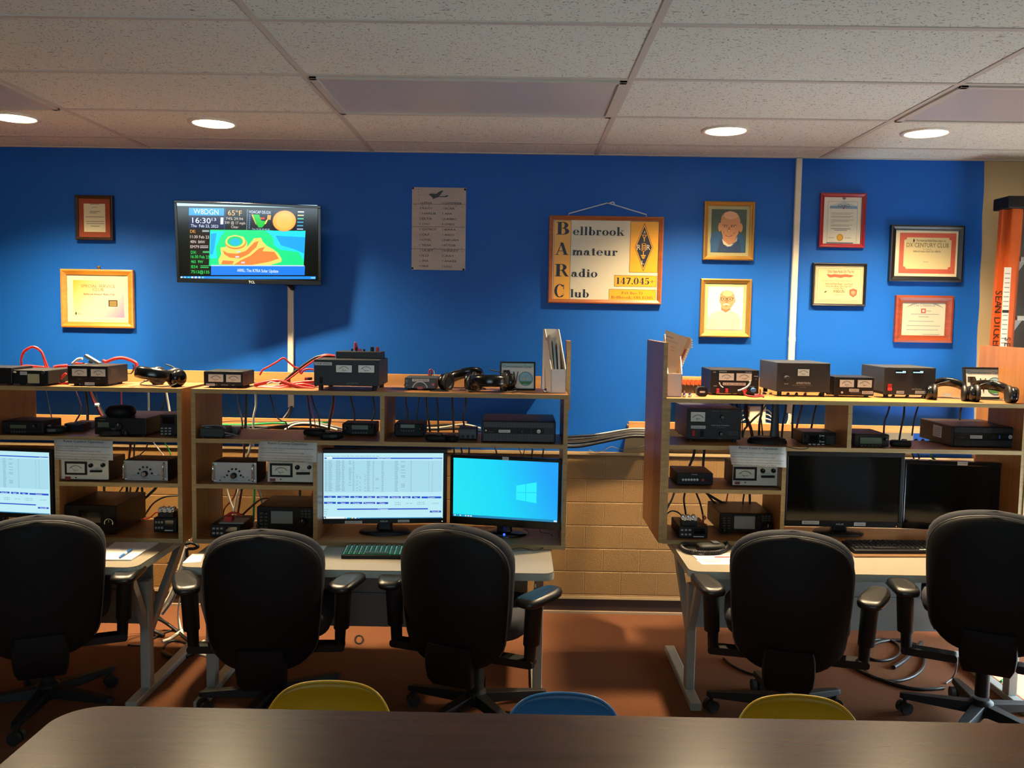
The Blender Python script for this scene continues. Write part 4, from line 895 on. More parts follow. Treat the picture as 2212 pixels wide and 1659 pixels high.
for x0, x1, y0, y1, s in ((430, 704, 1236, 1278, 'WINLOG/DX32'), (1278, 1465, 1222, 1262, 'STATION 1')):
    q = MB(); a, b_ = G(x0, y1 + 6); c, d = G(x1, y0 + 6); q.box(a, -.0052, b_, c, -.004, d, LABELW); q.text(s, (a + c) / 2, (b_ + d) / 2, (d - b_) * .8, INK, -.0056, w=(c - a) * .85); put(q, 'label')
q = MB(); a, b_ = G(1052, 1250); q.text('ASUS', a, b_, .010, LINK, -.0045, w=.034); put(q, 'logo', bz)
q = MB(); a, b_ = G(1995, 1255); q.disc(a, b_, .002, -.0045, E_('e8f0ff', 2)); put(q, 'power_lamp', bz)
def draw_win(q, F, w, h):
    LG = E_('30ecff', 1.05); P4 = [(.607, .42), (.80, .345), (.80, .70), (.607, .655)]
    def pane(u0, u1, t0, t1):
        def pt(u, t): k = (u - .607) / .193; top = .42 + (.345 - .42) * k; bot = .655 + (.70 - .655) * k; return F(u, top + (bot - top) * t)
        q.poly([pt(u0, t0), pt(u1, t0), pt(u1, t1), pt(u0, t1)], -.0012, LG)
    for u0, u1 in ((.607, .695), (.70, .80)):
        for t0, t1 in ((0, .48), (.51, 1)): pane(u0, u1, t0, t1)
    a, b = F(0, 1); c, d = F(1, .962); q.rect(a, b, c, d, -.0011, E_('1488b8'))
    for i in range(7): a, b = F(.012 + i * .026, .99); c, d = F(.028 + i * .026, .972); q.rect(a, b, c, d, -.0016, E_('e8f8ff' if i not in (1, 3) else '18c0e0'))
    a, b = F(.966, .995); c, d = F(.996, .97); q.rect(a, b, c, d, -.0016, E_('d8f0ff'))
t, bz, G, put = panel_display('monitor', 'right lit monitor showing a bright blue desktop with window emblem', 'monitor', 'm', (68, 305, 1600, 1262), (112, 345, 1558, 1158), 3.99, ZBI, radians(-11), 0, GLOSSB, .04, .105, draw_win, grad_screen())
q = MB(); a, b_ = G(795, 345); c, d = G(882, 300); q.box(a, -.0052, b_, c, -.004, d, LABELW); q.text('STATION 1', (a + c) / 2, (b_ + d) / 2, .006, INK, -.0056, w=(c - a) * .8); put(q, 'label')
for z, r_ in ((.055, .0035), (.018, .0055)): q = MB(); q.cyl((0, .022 if z > .03 else -.035, z), r_, .004, E_('2a48ff', 4), 'y', 12); q.build('power_lamp', t)
t, bz, G, put = panel_display('monitor', 'dark switched off monitor with two tape labels, right hutch', 'monitor', 'e', (-300, 872, 604, 1442), (-280, 905, 575, 1400), 4.13, ZBI, radians(0), 0, BLACK, .045, .12)
for x0, x1, y0, y1, s in ((-160, -30, 1398, 1424, 'WINLOG/DX32'), (238, 326, 1404, 1430, 'STATION 2')):
    q = MB(); a, b_ = G(x0, y1); c, d = G(x1, y0); q.box(a, -.0052, b_, c, -.004, d, LABELW); q.text(s, (a + c) / 2, (b_ + d) / 2, (d - b_) * .8, INK, -.0056, w=(c - a) * .85); put(q, 'label')
q = MB(); a, b_ = G(128, 1420); q.text('ASUS', a, b_, .010, LINK, -.0045, w=.036); put(q, 'logo', bz)
q = MB(); a, b_ = G(562, 1430); q.disc(a, b_, .002, -.0045, E_('ff7a30', 2)); put(q, 'power_lamp', bz)
t, bz, G, put = panel_display('monitor', 'dark switched off monitor with tape label on its top edge', 'monitor', 'e', (612, 945, 1506, 1472), (640, 975, 1480, 1425), 4.17, ZBI, radians(-7), 0, GLOSSB, .04, .105)
q = MB(); a, b_ = G(1005, 972); c, d = G(1078, 944); q.box(a, -.0052, b_, c, -.004, d, LABELW); q.text('STATION 2', (a + c) / 2, (b_ + d) / 2, .006, INK, -.0056, w=(c - a) * .8); put(q, 'label')
t, bz, G, put = panel_display('monitor', 'lit monitor with white contact log at the left edge', 'monitor', 'a', (-520, 884, 412, 1378), (-488, 906, 388, 1345), 3.99, ZBI, radians(-7), 0, BLACK, .045, .12, draw_log, E_('bcebf6'))

# ------------------------------------------------------------------ television
def draw_tv(q, F, w, h):
    U = lambda x, y: F((x - 80 - (y - 160) * .06) / 1980, (y - 160 - (x - 80) * .024) / 1090)
    def bar(x0, y0, x1, y1, c, y=-.001): q.poly([U(x0, y1), U(x1, y1), U(x1, y0), U(x0, y0)], y, E_(c, 1.3) if isinstance(c, str) else c)
    def tx(s, x, y, hh, c, wd=None, al='C'): a, b = U(x, y); q.text(s, a, b, hh * h / 1090, E_(c, 1.3), -.0022, al, w=wd * w / 1980 if wd else None)
    def pl(p, c, y): q.poly([U(*a) for a in p][::-1], y, E_(c, 1.3))
    bar(80, 160, 2055, 200, 'b8ecf4'); bar(160, 1228, 2090, 1270, '1c84dc')
    for i, c in enumerate(('d8f0ff', '90c0e8', '18d0d8', 'e8f0ff', 'e8f0ff', 'c0d8f0', '60c8f0')): bar(155 + i * 50, 1232, 182 + i * 50, 1262, c, -.0015)
    bar(2020, 1240, 2085, 1262, '70c8f0', -.0015)
    bar(248, 225, 735, 335, '0c98e8'); tx('W8DGN', 485, 277, 108, 'd8f4ff', 345)
    bar(255, 340, 745, 520, '0a1c48'); tx('16:30', 425, 405, 112, 'e8f4ff', 255); tx('13', 597, 388, 60, 'd8e8ff', 62); bar(690, 360, 730, 460, 'd8e8f8', -.0015); tx('Thu  Feb 23, 2023', 470, 485, 60, 'd8e4f4', 380)
    tx('65°F', 888, 290, 105, 'f4b868', 195); tx('74% 29.94', 885, 375, 54, 'd8c8c0', 240); tx('SW @ 17 mph', 895, 435, 56, 'd8c8c0', 285); tx('Clear', 895, 495, 54, 'd8c8c0', 105)
    bar(745, 230, 752, 535, '2a5a98', -.0012); bar(1058, 235, 1066, 535, '8090a0', -.0012); bar(1072, 240, 1412, 540, '0a1424'); tx('VOACAP DE-DX', 1240, 275, 58, 'd8ecff', 310)
    pl([(1120, 310), (1230, 312), (1245, 345), (1265, 400), (1335, 405), (1320, 450), (1280, 500), (1230, 500), (1190, 440), (1150, 370)], '10c040', -.0014)
    pl([(1245, 352), (1310, 352), (1312, 380), (1255, 380)], 'd83020', -.0016); pl([(1350, 315), (1400, 318), (1395, 385), (1345, 385)], 'e0a040', -.0016); pl([(1335, 385), (1360, 385), (1330, 450), (1310, 450)], 'e8d060', -.0017)
    pl([(1120, 310), (1140, 310), (1200, 470), (1180, 440)], 'e8c050', -.0018)
    tx('Toa 10 20 30 40 50', 1262, 525, 34, 'b8d0e8', 250)
    for i in range(8): bar(1088, 312 + i * 27, 1108, 326 + i * 27, '6090c0', -.0015)
    bar(1425, 245, 1760, 545, '0a0c1c')
    for r, c, y in ((168, 'f08c3c', -.0014), (158, 'f0b24c', -.0016), (120, 'f0bc58', -.0018)):
        pl([(1593 + r * cos(2 * pi * i / 40), 400 + r * .92 * sin(2 * pi * i / 40)) for i in range(40)], c, y)
    bar(1770, 250, 1885, 545, '0a1828')
    for i, c in enumerate(('d8e8f0', 'c8c878', '50c8a0', '40a8d0', '40a8d0', 'b0c0e0')): bar(1780, 255 + i * 51, 1868, 272 + i * 51, c, -.0015)
    bar(262, 535, 545, 825, '140c10'); bar(280, 832, 568, 1200, '04140c')
    for s, y, c, wd, x in (('DE:', 565, 'e8a850', 78, 312), ('11:30 Feb 23', 645, 'd8c8c0', 262, 405), ('40N  84W', 718, 'd8c8c0', 205, 380), ('EM79', 790, 'd8c8c0', 120, 342), ('DX:', 872, '30e068', 78, 330), ('16:30 Feb 23', 938, '30e068', 258, 420), ('46S  9W', 1010, '30e068', 170, 380), ('IE54', 1085, '30e068', 90, 345), ('7513@135', 1162, '30e068', 255, 430)): tx(s, x, y, 62, c, wd)
    for x, y, c in ((440, 560, '90a0a0'), (455, 868, '40a060')): bar(x, y - 14, x + 95, y + 14, c, -.0012)
    for x, y, c in ((415, 775, 'c8c0c0'), (430, 1068, '40d070')):
        bar(x, y, x + 115, y + 10, c, -.0015); bar(x, y + 24, x + 115, y + 34, c, -.0015)
    bar(548, 540, 1905, 1075, '12dc84')
    pl([(548, 560), (760, 560), (700, 640), (640, 800), (660, 960), (560, 960)], '18d8e8', -.0012); pl([(560, 600), (640, 590), (620, 780), (600, 900), (560, 900)], '18a8f0', -.0014)
    pl([(1330, 545), (1905, 548), (1905, 1000), (1820, 860), (1560, 830), (1460, 760), (1440, 640)], '20d4e4', -.0012); pl([(1480, 620), (1905, 640), (1900, 880), (1760, 820), (1560, 760)], '18a0ec', -.0014)
    Y1, O1 = 'd8d468', 'e8803c'
    pl([(690, 1050), (680, 980), (715, 900), (700, 800), (780, 790), (770, 700), (800, 640), (900, 612), (1020, 640), (1075, 720), (1080, 790), (1170, 660), (1270, 650), (1300, 710), (1360, 770), (1450, 820), (1520, 870), (1580, 960), (1580, 1010), (1420, 1060), (1100, 1060)], Y1, -.0013)
    pl([(735, 840), (800, 880), (940, 890), (1060, 850), (1180, 720), (1240, 700), (1210, 790), (1100, 900), (980, 960), (840, 950), (760, 900)], O1, -.0015)
    pl([(900, 1055), (1000, 985), (1130, 920), (1250, 810), (1330, 790), (1300, 850), (1470, 860), (1540, 960), (1400, 1010), (1150, 1058)], O1, -.0015); pl([(740, 990), (900, 1000), (880, 1050), (720, 1050)], O1, -.0015)
    pl([(915 + 150 * cos(2 * pi * i / 30), 725 + 100 * sin(2 * pi * i / 30)) for i in range(30)], O1, -.0016); pl([(910 + 142 * cos(2 * pi * i / 30), 712 + 92 * sin(2 * pi * i / 30)) for i in range(30)], Y1, -.0017)
    pl([(905 + 110 * cos(2 * pi * i / 30), 708 + 74 * sin(2 * pi * i / 30)) for i in range(30)], '18cc80', -.0018); pl([(910 + 70 * cos(2 * pi * i / 30), 718 + 52 * sin(2 * pi * i / 30)) for i in range(30)], '20b8d8', -.0019)
    for x, y in ((960, 860), (945, 935), (1030, 1020)): bar(x - 25, y - 10, x + 25, y + 14, 'c0d0e8', -.0019)
    bar(575, 1060, 1915, 1075, 'c8d8e0', -.0016); bar(580, 1075, 1925, 1210, '1478e8', -.0012); tx('ARRL: The K7RA Solar Update', 1245, 1142, 66, 'e8f4ff', 590)
t, bz, G, put = panel_display('television', 'wall television tilted forward showing weather, clock and a coloured map', 'television', 'n', (70, 140, 2122, 1335), (112, 180, 2075, 1268), 4.60, None, radians(11), radians(8), GLOSSB, .05, None, draw_tv, DARKGL)
q = MB(); a, b_ = G(1120, 1305); q.text('TCL', a, b_, .018, LINK, -.0045); put(q, 'logo', bz)
q = MB(); q.box(-.12, D - 4.60 - .02, -.12, .12, D - 4.60 - .001, .12, BLACKM); q.box(-.03, .05, -.03, .03, D - 4.60 - .018, .03, BLACKM); q.build('wall_bracket', t)
q = MB(); c_ = at(628, 622, 4.8); q.tube(spline([(.1, .08, -.15), (c_.x - t.location.x, .16, -.2), (c_.x - t.location.x, D - 4.60 - .02, c_.z - t.location.z)], 6), .014, BLACKM, 8); q.build('cable', t)

# ================================================================== frames and signs on the wall
class Pic:
    def __init__(s, name, label, cat, k, r, fm, fw, deep=.02, paper=WHITE, back=None, tilt=0, matb=None, matw=0, coat=True, y0=None, inner=None):
        s.k = k; (x0, y0_), (x1, y1) = UX(k, *r[:2]), UX(k, *r[2:]); s.Y = D - deep
        c = at((x0 + x1) / 2, (y0_ + y1) / 2, s.Y); s.w = at(x1, (y0_ + y1) / 2, s.Y).x - at(x0, (y0_ + y1) / 2, s.Y).x; s.h = at((x0 + x1) / 2, y0_, s.Y).z - at((x0 + x1) / 2, y1, s.Y).z
        s.r = r; s.t = thing(name, label, cat, (c.x, D - .002, c.z - s.h / 2), rx=tilt); w, h = s.w / 2, s.h
        f = s.f = fw * s.w / (r[2] - r[0])
        if fm:
            q = MB(); P0 = [(-w, 0), (w, 0), (w, h), (-w, h)]
            def rg(i, y): return [(a + (i if a < 0 else -i), y, b + (i if b < h / 2 else -i)) for a, b in P0]
            q.loft([rg(0, 0), rg(0, -deep), rg(f * .3, -deep - .003), rg(f * .7, -deep + .003), rg(f, -deep + .006), rg(f, -.003)], fm, cap=False, sm=False); s.fr = q.build('frame', s.t, .0015)
        s.yp = -deep + .012 if fm else -deep
        g = f
        if matb: q = MB(); q.rect(-w + f, f, w - f, h - f, s.yp, matb); q.build('mat_board', s.t); g = f + matw * s.w / (r[2] - r[0]); s.yp -= .0015
        q = MB(); q.box(-w + g, s.yp, g, w - g, -.001, h - g, paper); s.print = q.build('print', s.t); s.g = g
        s.q = MB()
    def U(s, x, y): return (x - s.r[0]) / (s.r[2] - s.r[0]) * s.w - s.w / 2, s.h * (1 - (y - s.r[1]) / (s.r[3] - s.r[1]))
    def px(s, n): return n * s.w / (s.r[2] - s.r[0])
    def tx(s, t, x, y, hh, m=INK, w=None, al='C', dy=.0016): a, b = s.U(x, y); s.q.text(t, a, b, s.px(hh), m, s.yp - dy, al, w=s.px(w) if w else None); return s
    def bar(s, x0, y0, x1, y1, m, dy=.0006): a, b = s.U(x0, y1); c, d = s.U(x1, y0); s.q.rect(a, b, c, d, s.yp - dy, m); return s
    def pl(s, pts, m, dy=.001): s.q.poly([s.U(*p) for p in pts][::-1], s.yp - dy, m); return s
    def el(s, x, y, rx, ry, m, dy=.001, a0=0, a1=360): return s.pl([(x + rx * cos(radians(a0 + (a1 - a0) * i / 32)), y - ry * sin(radians(a0 + (a1 - a0) * i / 32))) for i in range(32 if a1 - a0 == 360 else 33)][::-1], m, dy)
    def box(s, x0, y0, x1, y1, wd, m, dy=.0008):
        for r in ((x0, y0, x1, y0 + wd), (x0, y1 - wd, x1, y1), (x0, y0 + wd, x0 + wd, y1 - wd), (x1 - wd, y0 + wd, x1, y1 - wd)): s.bar(*r, m, dy)
        return s
    def done(s, nm='printing'): s.q.build(nm, s.print); return s
def pm(name, col, rough=.35, coat=.4, **k): return mat(name, col, rough, var=.04, coat=coat, **k)
DKW = wood('dark_walnut_frame', '1d120c', '2e1c12', .4); GOLDW = wood('honey_oak_frame', 'a86a22', 'c4842e', .35, 'X', 3); MAHO = wood('mahogany_frame', '6a2a14', '8a3c1c', .35)
CERTP = pm('ivory_certificate_paper', 'd2caa8')
p = Pic('picture_frame', 'small brown matted certificate in black frame, top left on the wall', 'framed certificate', 's', (293, 150, 680, 610), DKW, 32, .025, CERTP, matb=mat('rust_mat_board', '8a3a1e', .7), matw=52)
p.tx('AWARD', 490, 272, 18, GINK)
for y, x0, x1 in ((240, 440, 540), (315, 440, 545), (330, 435, 510), (370, 395, 585), (418, 395, 585), (440, 400, 585), (465, 445, 540)): p.bar(x0, y - 3, x1, y + 3, GINK)
p.done()
p = Pic('picture_frame', 'gold framed service certificate with orange and violet print, lower left on the wall', 'framed certificate', 's', (148, 910, 890, 1508), GOLDW, 58, .022, CERTP)
def ssc():
    m, nt, b = _new('orange_violet_print'); N = nt.nodes.new; L = nt.links.new
    tc = N('ShaderNodeTexCoord'); sp = N('ShaderNodeSeparateXYZ'); L(tc.outputs['Object'], sp.inputs[0])
    ma = N('ShaderNodeMath'); ma.operation = 'MULTIPLY_ADD'; ma.inputs[1].default_value = -.9; L(sp.outputs[2], ma.inputs[0]); L(sp.outputs[0], ma.inputs[2])
    mr = N('ShaderNodeMapRange'); mr.inputs[1].default_value = -.36; mr.inputs[2].default_value = .08; L(ma.outputs[0], mr.inputs[0])
    cr = N('ShaderNodeValToRGB'); e = cr.color_ramp.elements; e[0].color = rgb('d0962a'); e[1].color = rgb('8a7396'); e.new(.5).color = rgb('cbbf9e'); L(mr.outputs[0], cr.inputs[0]); L(cr.outputs[0], b.inputs['Base Color']); b.inputs['Roughness'].default_value = .4
    return m
p.box(228, 990, 815, 1435, 14, mat('pale_border_print', 'b3ab98', .6)).bar(268, 1022, 790, 1400, ssc())
p.tx('SPECIAL SERVICE', 525, 1080, 44, mat('bronze_print', '6a5a3a', .6), 350).tx('CLUB', 525, 1115, 44, MATS['bronze_print'], 115).tx('Bellbrook Amateur Radio Club', 535, 1163, 28, INK, 315)
for i in range(5): p.bar(355, 1218 + i * 16, 600 - 20 * (i % 2), 1224 + i * 16, MATS['pale_border_print'], .0009)
p.bar(628, 1222, 720, 1288, mat('dark_brown_seal', '3a2a1a', .5), .0009)
for i in range(4): p.bar(640, 1234 + i * 13, 710, 1241 + i * 13, mat('gold_print', 'b09048', .5), .0012)
p.pl([(293, 1342), (302, 1363), (293, 1386), (284, 1363)], INK).tx('ARRL', 330, 1365, 18, INK, 44).bar(365, 1362, 430, 1369, MATS['pale_border_print'], .0009).bar(515, 1368, 600, 1375, MATS['pale_border_print'], .0009); p.done()
q = MB(); a, b_ = p.U(528, 885); q.lathe([(.008, 0), (.008, -.008), (.003, -.01)], BRASS, (a, 0, b_), 'y', 10); q.tube([(a - .008, -.006, p.h - .002), (a, -.006, b_), (a + .008, -.006, p.h - .002)], .0015, BRASS); q.build('hanger', p.t)
# phonetic alphabet tin sign
TIN = mat('weathered_tin_print', 'a5948a', .45, var=.22, scale=5, stretch=(1, 1, 3))
p = Pic('metal_sign', 'weathered tin sign listing the spelling alphabet under an aeroplane silhouette', 'sign', 'o', (155, 122, 1075, 1530), None, 0, .004, TIN)
for y, x0 in ((402, 155), (790, 155), (1168, 155)): p.bar(x0, y, 1070, y + 7, mat('dark_seam_print', '5c4a44', .6))
p.pl([(440, 240), (480, 225), (560, 232), (640, 180), (680, 170), (684, 180), (630, 255), (610, 272), (715, 268), (740, 250), (775, 250), (770, 268), (740, 283), (715, 285), (610, 285), (560, 300), (520, 320), (505, 318), (510, 295), (480, 285), (485, 268), (450, 255)], mat('dark_aeroplane_print', '201c22', .5)).bar(470, 212, 560, 218, GINK).bar(640, 240, 720, 246, GINK)
RI = mat('faded_red_print', '8a3a36', .6)
for i, (a, b_) in enumerate(zip('ALPHA BRAVO CHARLIE DELTA ECHO FOXTROT GOLF HOTEL INDIA JULIET KILO LIMA MIKE'.split(), 'NOVEMBER OSCAR PAPA QUEBEC ROMEO SIERRA TANGO UNIFORM VICTOR WHISKEY X-RAY YANKEE ZULU'.split())):
    y = 385 + i * 90
    for s_, x in ((a, 290), (b_, 672)):
        p.tx(s_[0], x, y, 50, RI, None, 'L'); p.tx(s_[1:], x + (44 if s_[0] not in 'MW' else 50), y, 50, INK, 41 * (len(s_) - 1) - (12 if 'I' in s_[1:] else 0), 'L')
for x, y in ((262, 160), (265, 210), (270, 255), (272, 335), (215, 425), (330, 430), (445, 428), (790, 435), (905, 440), (1018, 445), (1010, 775), (1015, 1205), (210, 1140), (550, 1155), (780, 1160), (1010, 1155)): p.el(x, y, 7, 7, MATS['dark_seam_print'])
p.done()
for x, y in ((172, 140), (1055, 150), (172, 1505), (1045, 1525)):
    q = MB(); a, b_ = p.U(x, min(1515, y)); q.cyl((a, p.yp - .003, b_), .006, .004, BLACKM, 'y', 12); q.build('screw', p.t)

# serif lettering for the club board: rectangles, slanted strokes, bowls
def serif(m, s, x, z, h, mt, y, w=None):
    V, Dg, O = 'V', 'D', 'O'
    F = {'B': [(V, .08, 0, .28, 1), (V, 0, 0, .4, .05), (V, 0, .95, .4, 1), (O, .36, .745, .28, .255, .08, .205, -90, 90), (O, .38, .265, .32, .265, .10, .215, -90, 90), (V, .28, .485, .4, .53)],
         'A': [(Dg, .09, 0, .37, 1, .05), (Dg, .37, .98, .62, 0, .19), (V, .16, .29, .55, .34), (V, 0, 0, .2, .05), (V, .45, 0, .78, .05)],
         'R': [(V, .08, 0, .28, 1), (V, 0, 0, .38, .05), (V, 0, .95, .4, 1), (O, .36, .735, .29, .265, .09, .215, -90, 90), (V, .28, .47, .4, .52), (Dg, .44, .5, .66, .02, .17), (V, .6, 0, .78, .05)],
         'C': [(O, .40, .5, .40, .53, .2, .47, 45, 315), (V, .64, .62, .69, 1), (V, .655, .1, .68, .3)],
         'P': [(V, .08, 0, .28, 1), (V, 0, 0, .38, .05), (V, 0, .95, .4, 1), (O, .36, .73, .29, .27, .09, .22, -90, 90), (V, .28, .46, .4, .51)],
         'O': [(O, .40, .5, .40, .53, .2, .47, 0, 360)], 'H': [(V, .08, 0, .27, 1), (V, .55, 0, .74, 1), (V, 0, 0, .35, .05), (V, 0, .95, .35, 1), (V, .47, 0, .82, .05), (V, .47, .95, .82, 1), (V, .2, .47, .6, .52)],
         'e': [(O, .27, .31, .27, .325, .11, .28, 0, 325), (V, .1, .3, .53, .345)], 'l': [(V, .06, 0, .24, 1), (V, 0, 0, .3, .05), (V, 0, .95, .1, 1)],
         'b': [(V, .06, 0, .24, 1), (V, 0, .95, .1, 1), (O, .31, .31, .27, .325, .10, .28, 0, 360)], 'r': [(V, .06, 0, .24, .63), (V, 0, 0, .32, .05), (V, 0, .58, .1, .63), (O, .38, .52, .09, .1, 0, 0, 0, 360), (V, .2, .55, .38, .62)],
         'o': [(O, .28, .31, .28, .325, .11, .28, 0, 360)], 'k': [(V, .06, 0, .24, 1), (V, 0, 0, .32, .05), (V, 0, .95, .1, 1), (Dg, .22, .22, .5, .6, .05), (V, .4, .58, .62, .63), (Dg, .34, .4, .54, .03, .17), (V, .42, 0, .68, .05)],
         'm': [(V, .06, 0, .23, .63), (V, 0, .58, .1, .63), (O, .34, .40, .19, .23, .03, .18, 0, 180), (V, .36, 0, .53, .42), (O, .64, .40, .19, .23, .03, .18, 0, 180), (V, .66, 0, .83, .42), (V, 0, 0, .29, .05), (V, .31, 0, .58, .05), (V, .61, 0, .88, .05)],
         'a': [(O, .22, .18, .21, .19, .07, .15, 0, 360), (V, .3, .05, .47, .45), (O, .28, .42, .19, .21, .02, .17, 0, 180), (O, .12, .45, .08, .08, 0, 0, 0, 360), (V, .42, 0, .58, .06)],
         't': [(V, .1, .06, .27, .85), (V, 0, .58, .38, .63), (V, .13, 0, .36, .07)], 'u': [(V, .06, .14, .23, .63), (V, .39, 0, .56, .63), (O, .31, .21, .25, .22, .08, .16, 180, 360), (V, 0, .58, .1, .63), (V, .32, .58, .42, .63), (V, .5, 0, .63, .05)],
         'd': [(V, .34, 0, .52, 1), (O, .27, .31, .27, .325, .10, .28, 0, 360), (V, .26, .95, .36, 1), (V, .5, 0, .6, .05)], 'i': [(V, .06, 0, .24, .63), (O, .15, .82, .1, .1, 0, 0, 0, 360), (V, 0, 0, .3, .05), (V, 0, .58, .1, .63)],
         'x': [(Dg, .1, .6, .45, .03, .16), (Dg, .08, .03, .47, .6, .05), (V, 0, 0, .2, .05), (V, .34, 0, .58, .05), (V, 0, .58, .26, .63), (V, .36, .58, .55, .63)],
         '1': [(V, .1, 0, .29, 1), (V, 0, 0, .39, .05), (V, 0, .9, .12, .95)], '4': [(Dg, .04, .3, .36, 1, .06), (V, .02, .25, .56, .32), (V, .29, 0, .47, 1), (V, .2, 0, .57, .05)], '7': [(V, .02, .86, .52, 1), (Dg, .46, .9, .2, 0, .17)],
         '0': [(O, .28, .5, .28, .52, .11, .47, 0, 360)], '5': [(V, .06, .86, .46, 1), (V, .06, .48, .11, .95), (O, .21, .31, .28, .32, .1, .26, -150, 130)], '3': [(O, .2, .74, .24, .26, .08, .2, -100, 140), (O, .2, .27, .28, .28, .1, .22, -150, 100)],
         '.': [(O, .09, .08, .09, .09, 0, 0, 0, 360)], ',': [(O, .09, .08, .09, .09, 0, 0, 0, 360), (Dg, .14, .05, .05, -.15, .05)], '+': [(V, 0, .44, .5, .5), (V, .22, .2, .28, .74)], ' ': []}
    adv = 0; out = []
    for ch in s:
        g = F[ch]; mx = 0.18 if ch == ' ' else 0
        for e in g:
            if e[0] == V: mx = max(mx, e[3])
            elif e[0] == Dg: mx = max(mx, e[1] + e[5] / 2, e[3] + e[5] / 2)
            else: mx = max(mx, e[1] + e[3])
            out.append((adv, e))
        adv += mx + .07
    k = (w / (adv - .07)) if w else h
    for ax, e in out:
        if e[0] == V: m.rect(x + (ax + e[1]) * k, z + e[2] * h, x + (ax + e[3]) * k, z + e[4] * h, y, mt)
        elif e[0] == Dg:
            a, c, hw = ax + e[1], ax + e[3], e[5] / 2; m.poly([(x + (a - hw) * k, z + e[2] * h), (x + (a + hw) * k, z + e[2] * h), (x + (c + hw) * k, z + e[4] * h), (x + (c - hw) * k, z + e[4] * h)], y, mt)
        else:
            _, cx, cz, rx, rz, ix, iz, a0, a1 = e; vs = []; n = 28
            for i in range(n + 1):
                t = radians(a0 + (a1 - a0) * i / n); vs += [(x + (ax + cx + ix * cos(t)) * k, y, z + (cz + iz * sin(t)) * h), (x + (ax + cx + rx * cos(t)) * k, y, z + (cz + rz * sin(t)) * h)]
            m.add(vs, [(2 * i, 2 * i + 1, 2 * i + 3, 2 * i + 2) for i in range(n)], mt)
SGNW = mat('cream_sign_enamel', 'c9bfa6', .4, var=.03); SGNY = mat('amber_sign_enamel', 'dc9a02', .4, var=.03); NAVY = mat('navy_sign_print', '0c1028', .5)
p = Pic('club_sign', 'wooden framed club board with amber panels, hung from a white cord', 'sign', 'p', (158, 302, 1728, 1508), wood('red_oak_frame', '8a4a26', 'a05a30', .4), 58, .028, SGNW, tilt=radians(2))
def pan(x0, y0, x1, y1): p.bar(x0, y0, x1, y1, NAVY, .0005).bar(x0 + 5, y0 + 5, x1 - 5, y1 - 5, SGNY, .0009)
pan(226, 364, 462, 1465); pan(1275, 364, 1668, 1068); pan(1072, 1108, 1660, 1266); pan(1002, 1302, 1655, 1465)
SF = lambda s, x0, x1, y0, y1: serif(p.q, s, p.U(x0, y1)[0], p.U(x0, y1)[1], p.px(y1 - y0) * .985, NAVY, p.yp - .0014, p.px(x1 - x0))
for s_, x0, x1, y0, y1 in (('B', 258, 436, 388, 562), ('A', 250, 432, 668, 840), ('R', 250, 442, 964, 1138), ('C', 246, 400, 1248, 1424)): SF(s_, x0, x1, y0, y1)
for s_, x0, x1, y0, y1 in (('ellbrook', 488, 1195, 448, 566), ('mateur', 484, 1108, 728, 842), ('adio', 474, 838, 1026, 1140), ('lub', 470, 726, 1310, 1424), ('147.045+', 1102, 1625, 1140, 1232)): SF(s_, x0, x1, y0, y1)
BRN = mat('rust_sign_print', '8a3c14', .5); NAVY_, NAVY = NAVY, BRN
SF('P.O. Box 73', 1176, 1468, 1335, 1372); SF('Bellbrook, OH 45305', 1036, 1612, 1394, 1432); NAVY = NAVY_
for sc_, m_, dy in ((1.0, NAVY, .0012), (.95, SGNY, .0014), (.86, NAVY, .0016)): p.pl([(1468, 722 - 335 * sc_), (1468 + 127 * sc_, 722), (1468, 722 + 330 * sc_), (1468 - 127 * sc_, 722)], m_, dy)
for s_, x, y, hh in (('A', 1471, 512, 62), ('R', 1398, 718, 100), ('R', 1530, 718, 100), ('L', 1460, 925, 72)): p.tx(s_, x, y, hh, SGNW, hh * .5, dy=.002)
YL = SGNY
p.bar(1436, 548, 1502, 556, YL, .002).pl([(1440, 556), (1448, 556), (1472, 600), (1464, 604)], YL, .002).pl([(1498, 556), (1490, 556), (1464, 600), (1472, 604)], YL, .002).bar(1464, 600, 1474, 640, YL, .002)
for i in range(4): a, b_ = p.U(1466, 680 + i * 25); p.q.ring(a, b_, p.px(22), p.px(30), p.yp - .002, YL, n=20, fz=.6)
p.bar(1458, 770, 1468, 828, YL, .002).bar(1430, 826, 1496, 840, YL, .002).bar(1440, 848, 1488, 860, YL, .002).bar(1450, 866, 1478, 876, YL, .002)
p.done()
q = MB(); a, b_ = p.U(425, 272); c, d = p.U(958, 118); e_, f_ = p.U(1490, 272); q.tube([(a, -.012, p.h - .01), (a, -.012, b_), (c, -.004, d), (c + .02, -.004, d - .006), (e_, -.012, f_), (e_, -.012, p.h - .01)], .0032, mat('white_cord', 'c8c8d0', .6), 6); q.build('hanging_cord', p.t)
q = MB(); q.lathe([(.006, .0), (.006, -.012), (.002, -.014)], CHROME, (c, 0, d - .004), 'y', 10); q.tube(spline([(c + .01, -.006, d), (c + .03, -.01, d + .004), (c + .035, -.006, d - .012)], 4), .003, MATS['white_cord']); q.build('hook', p.t)

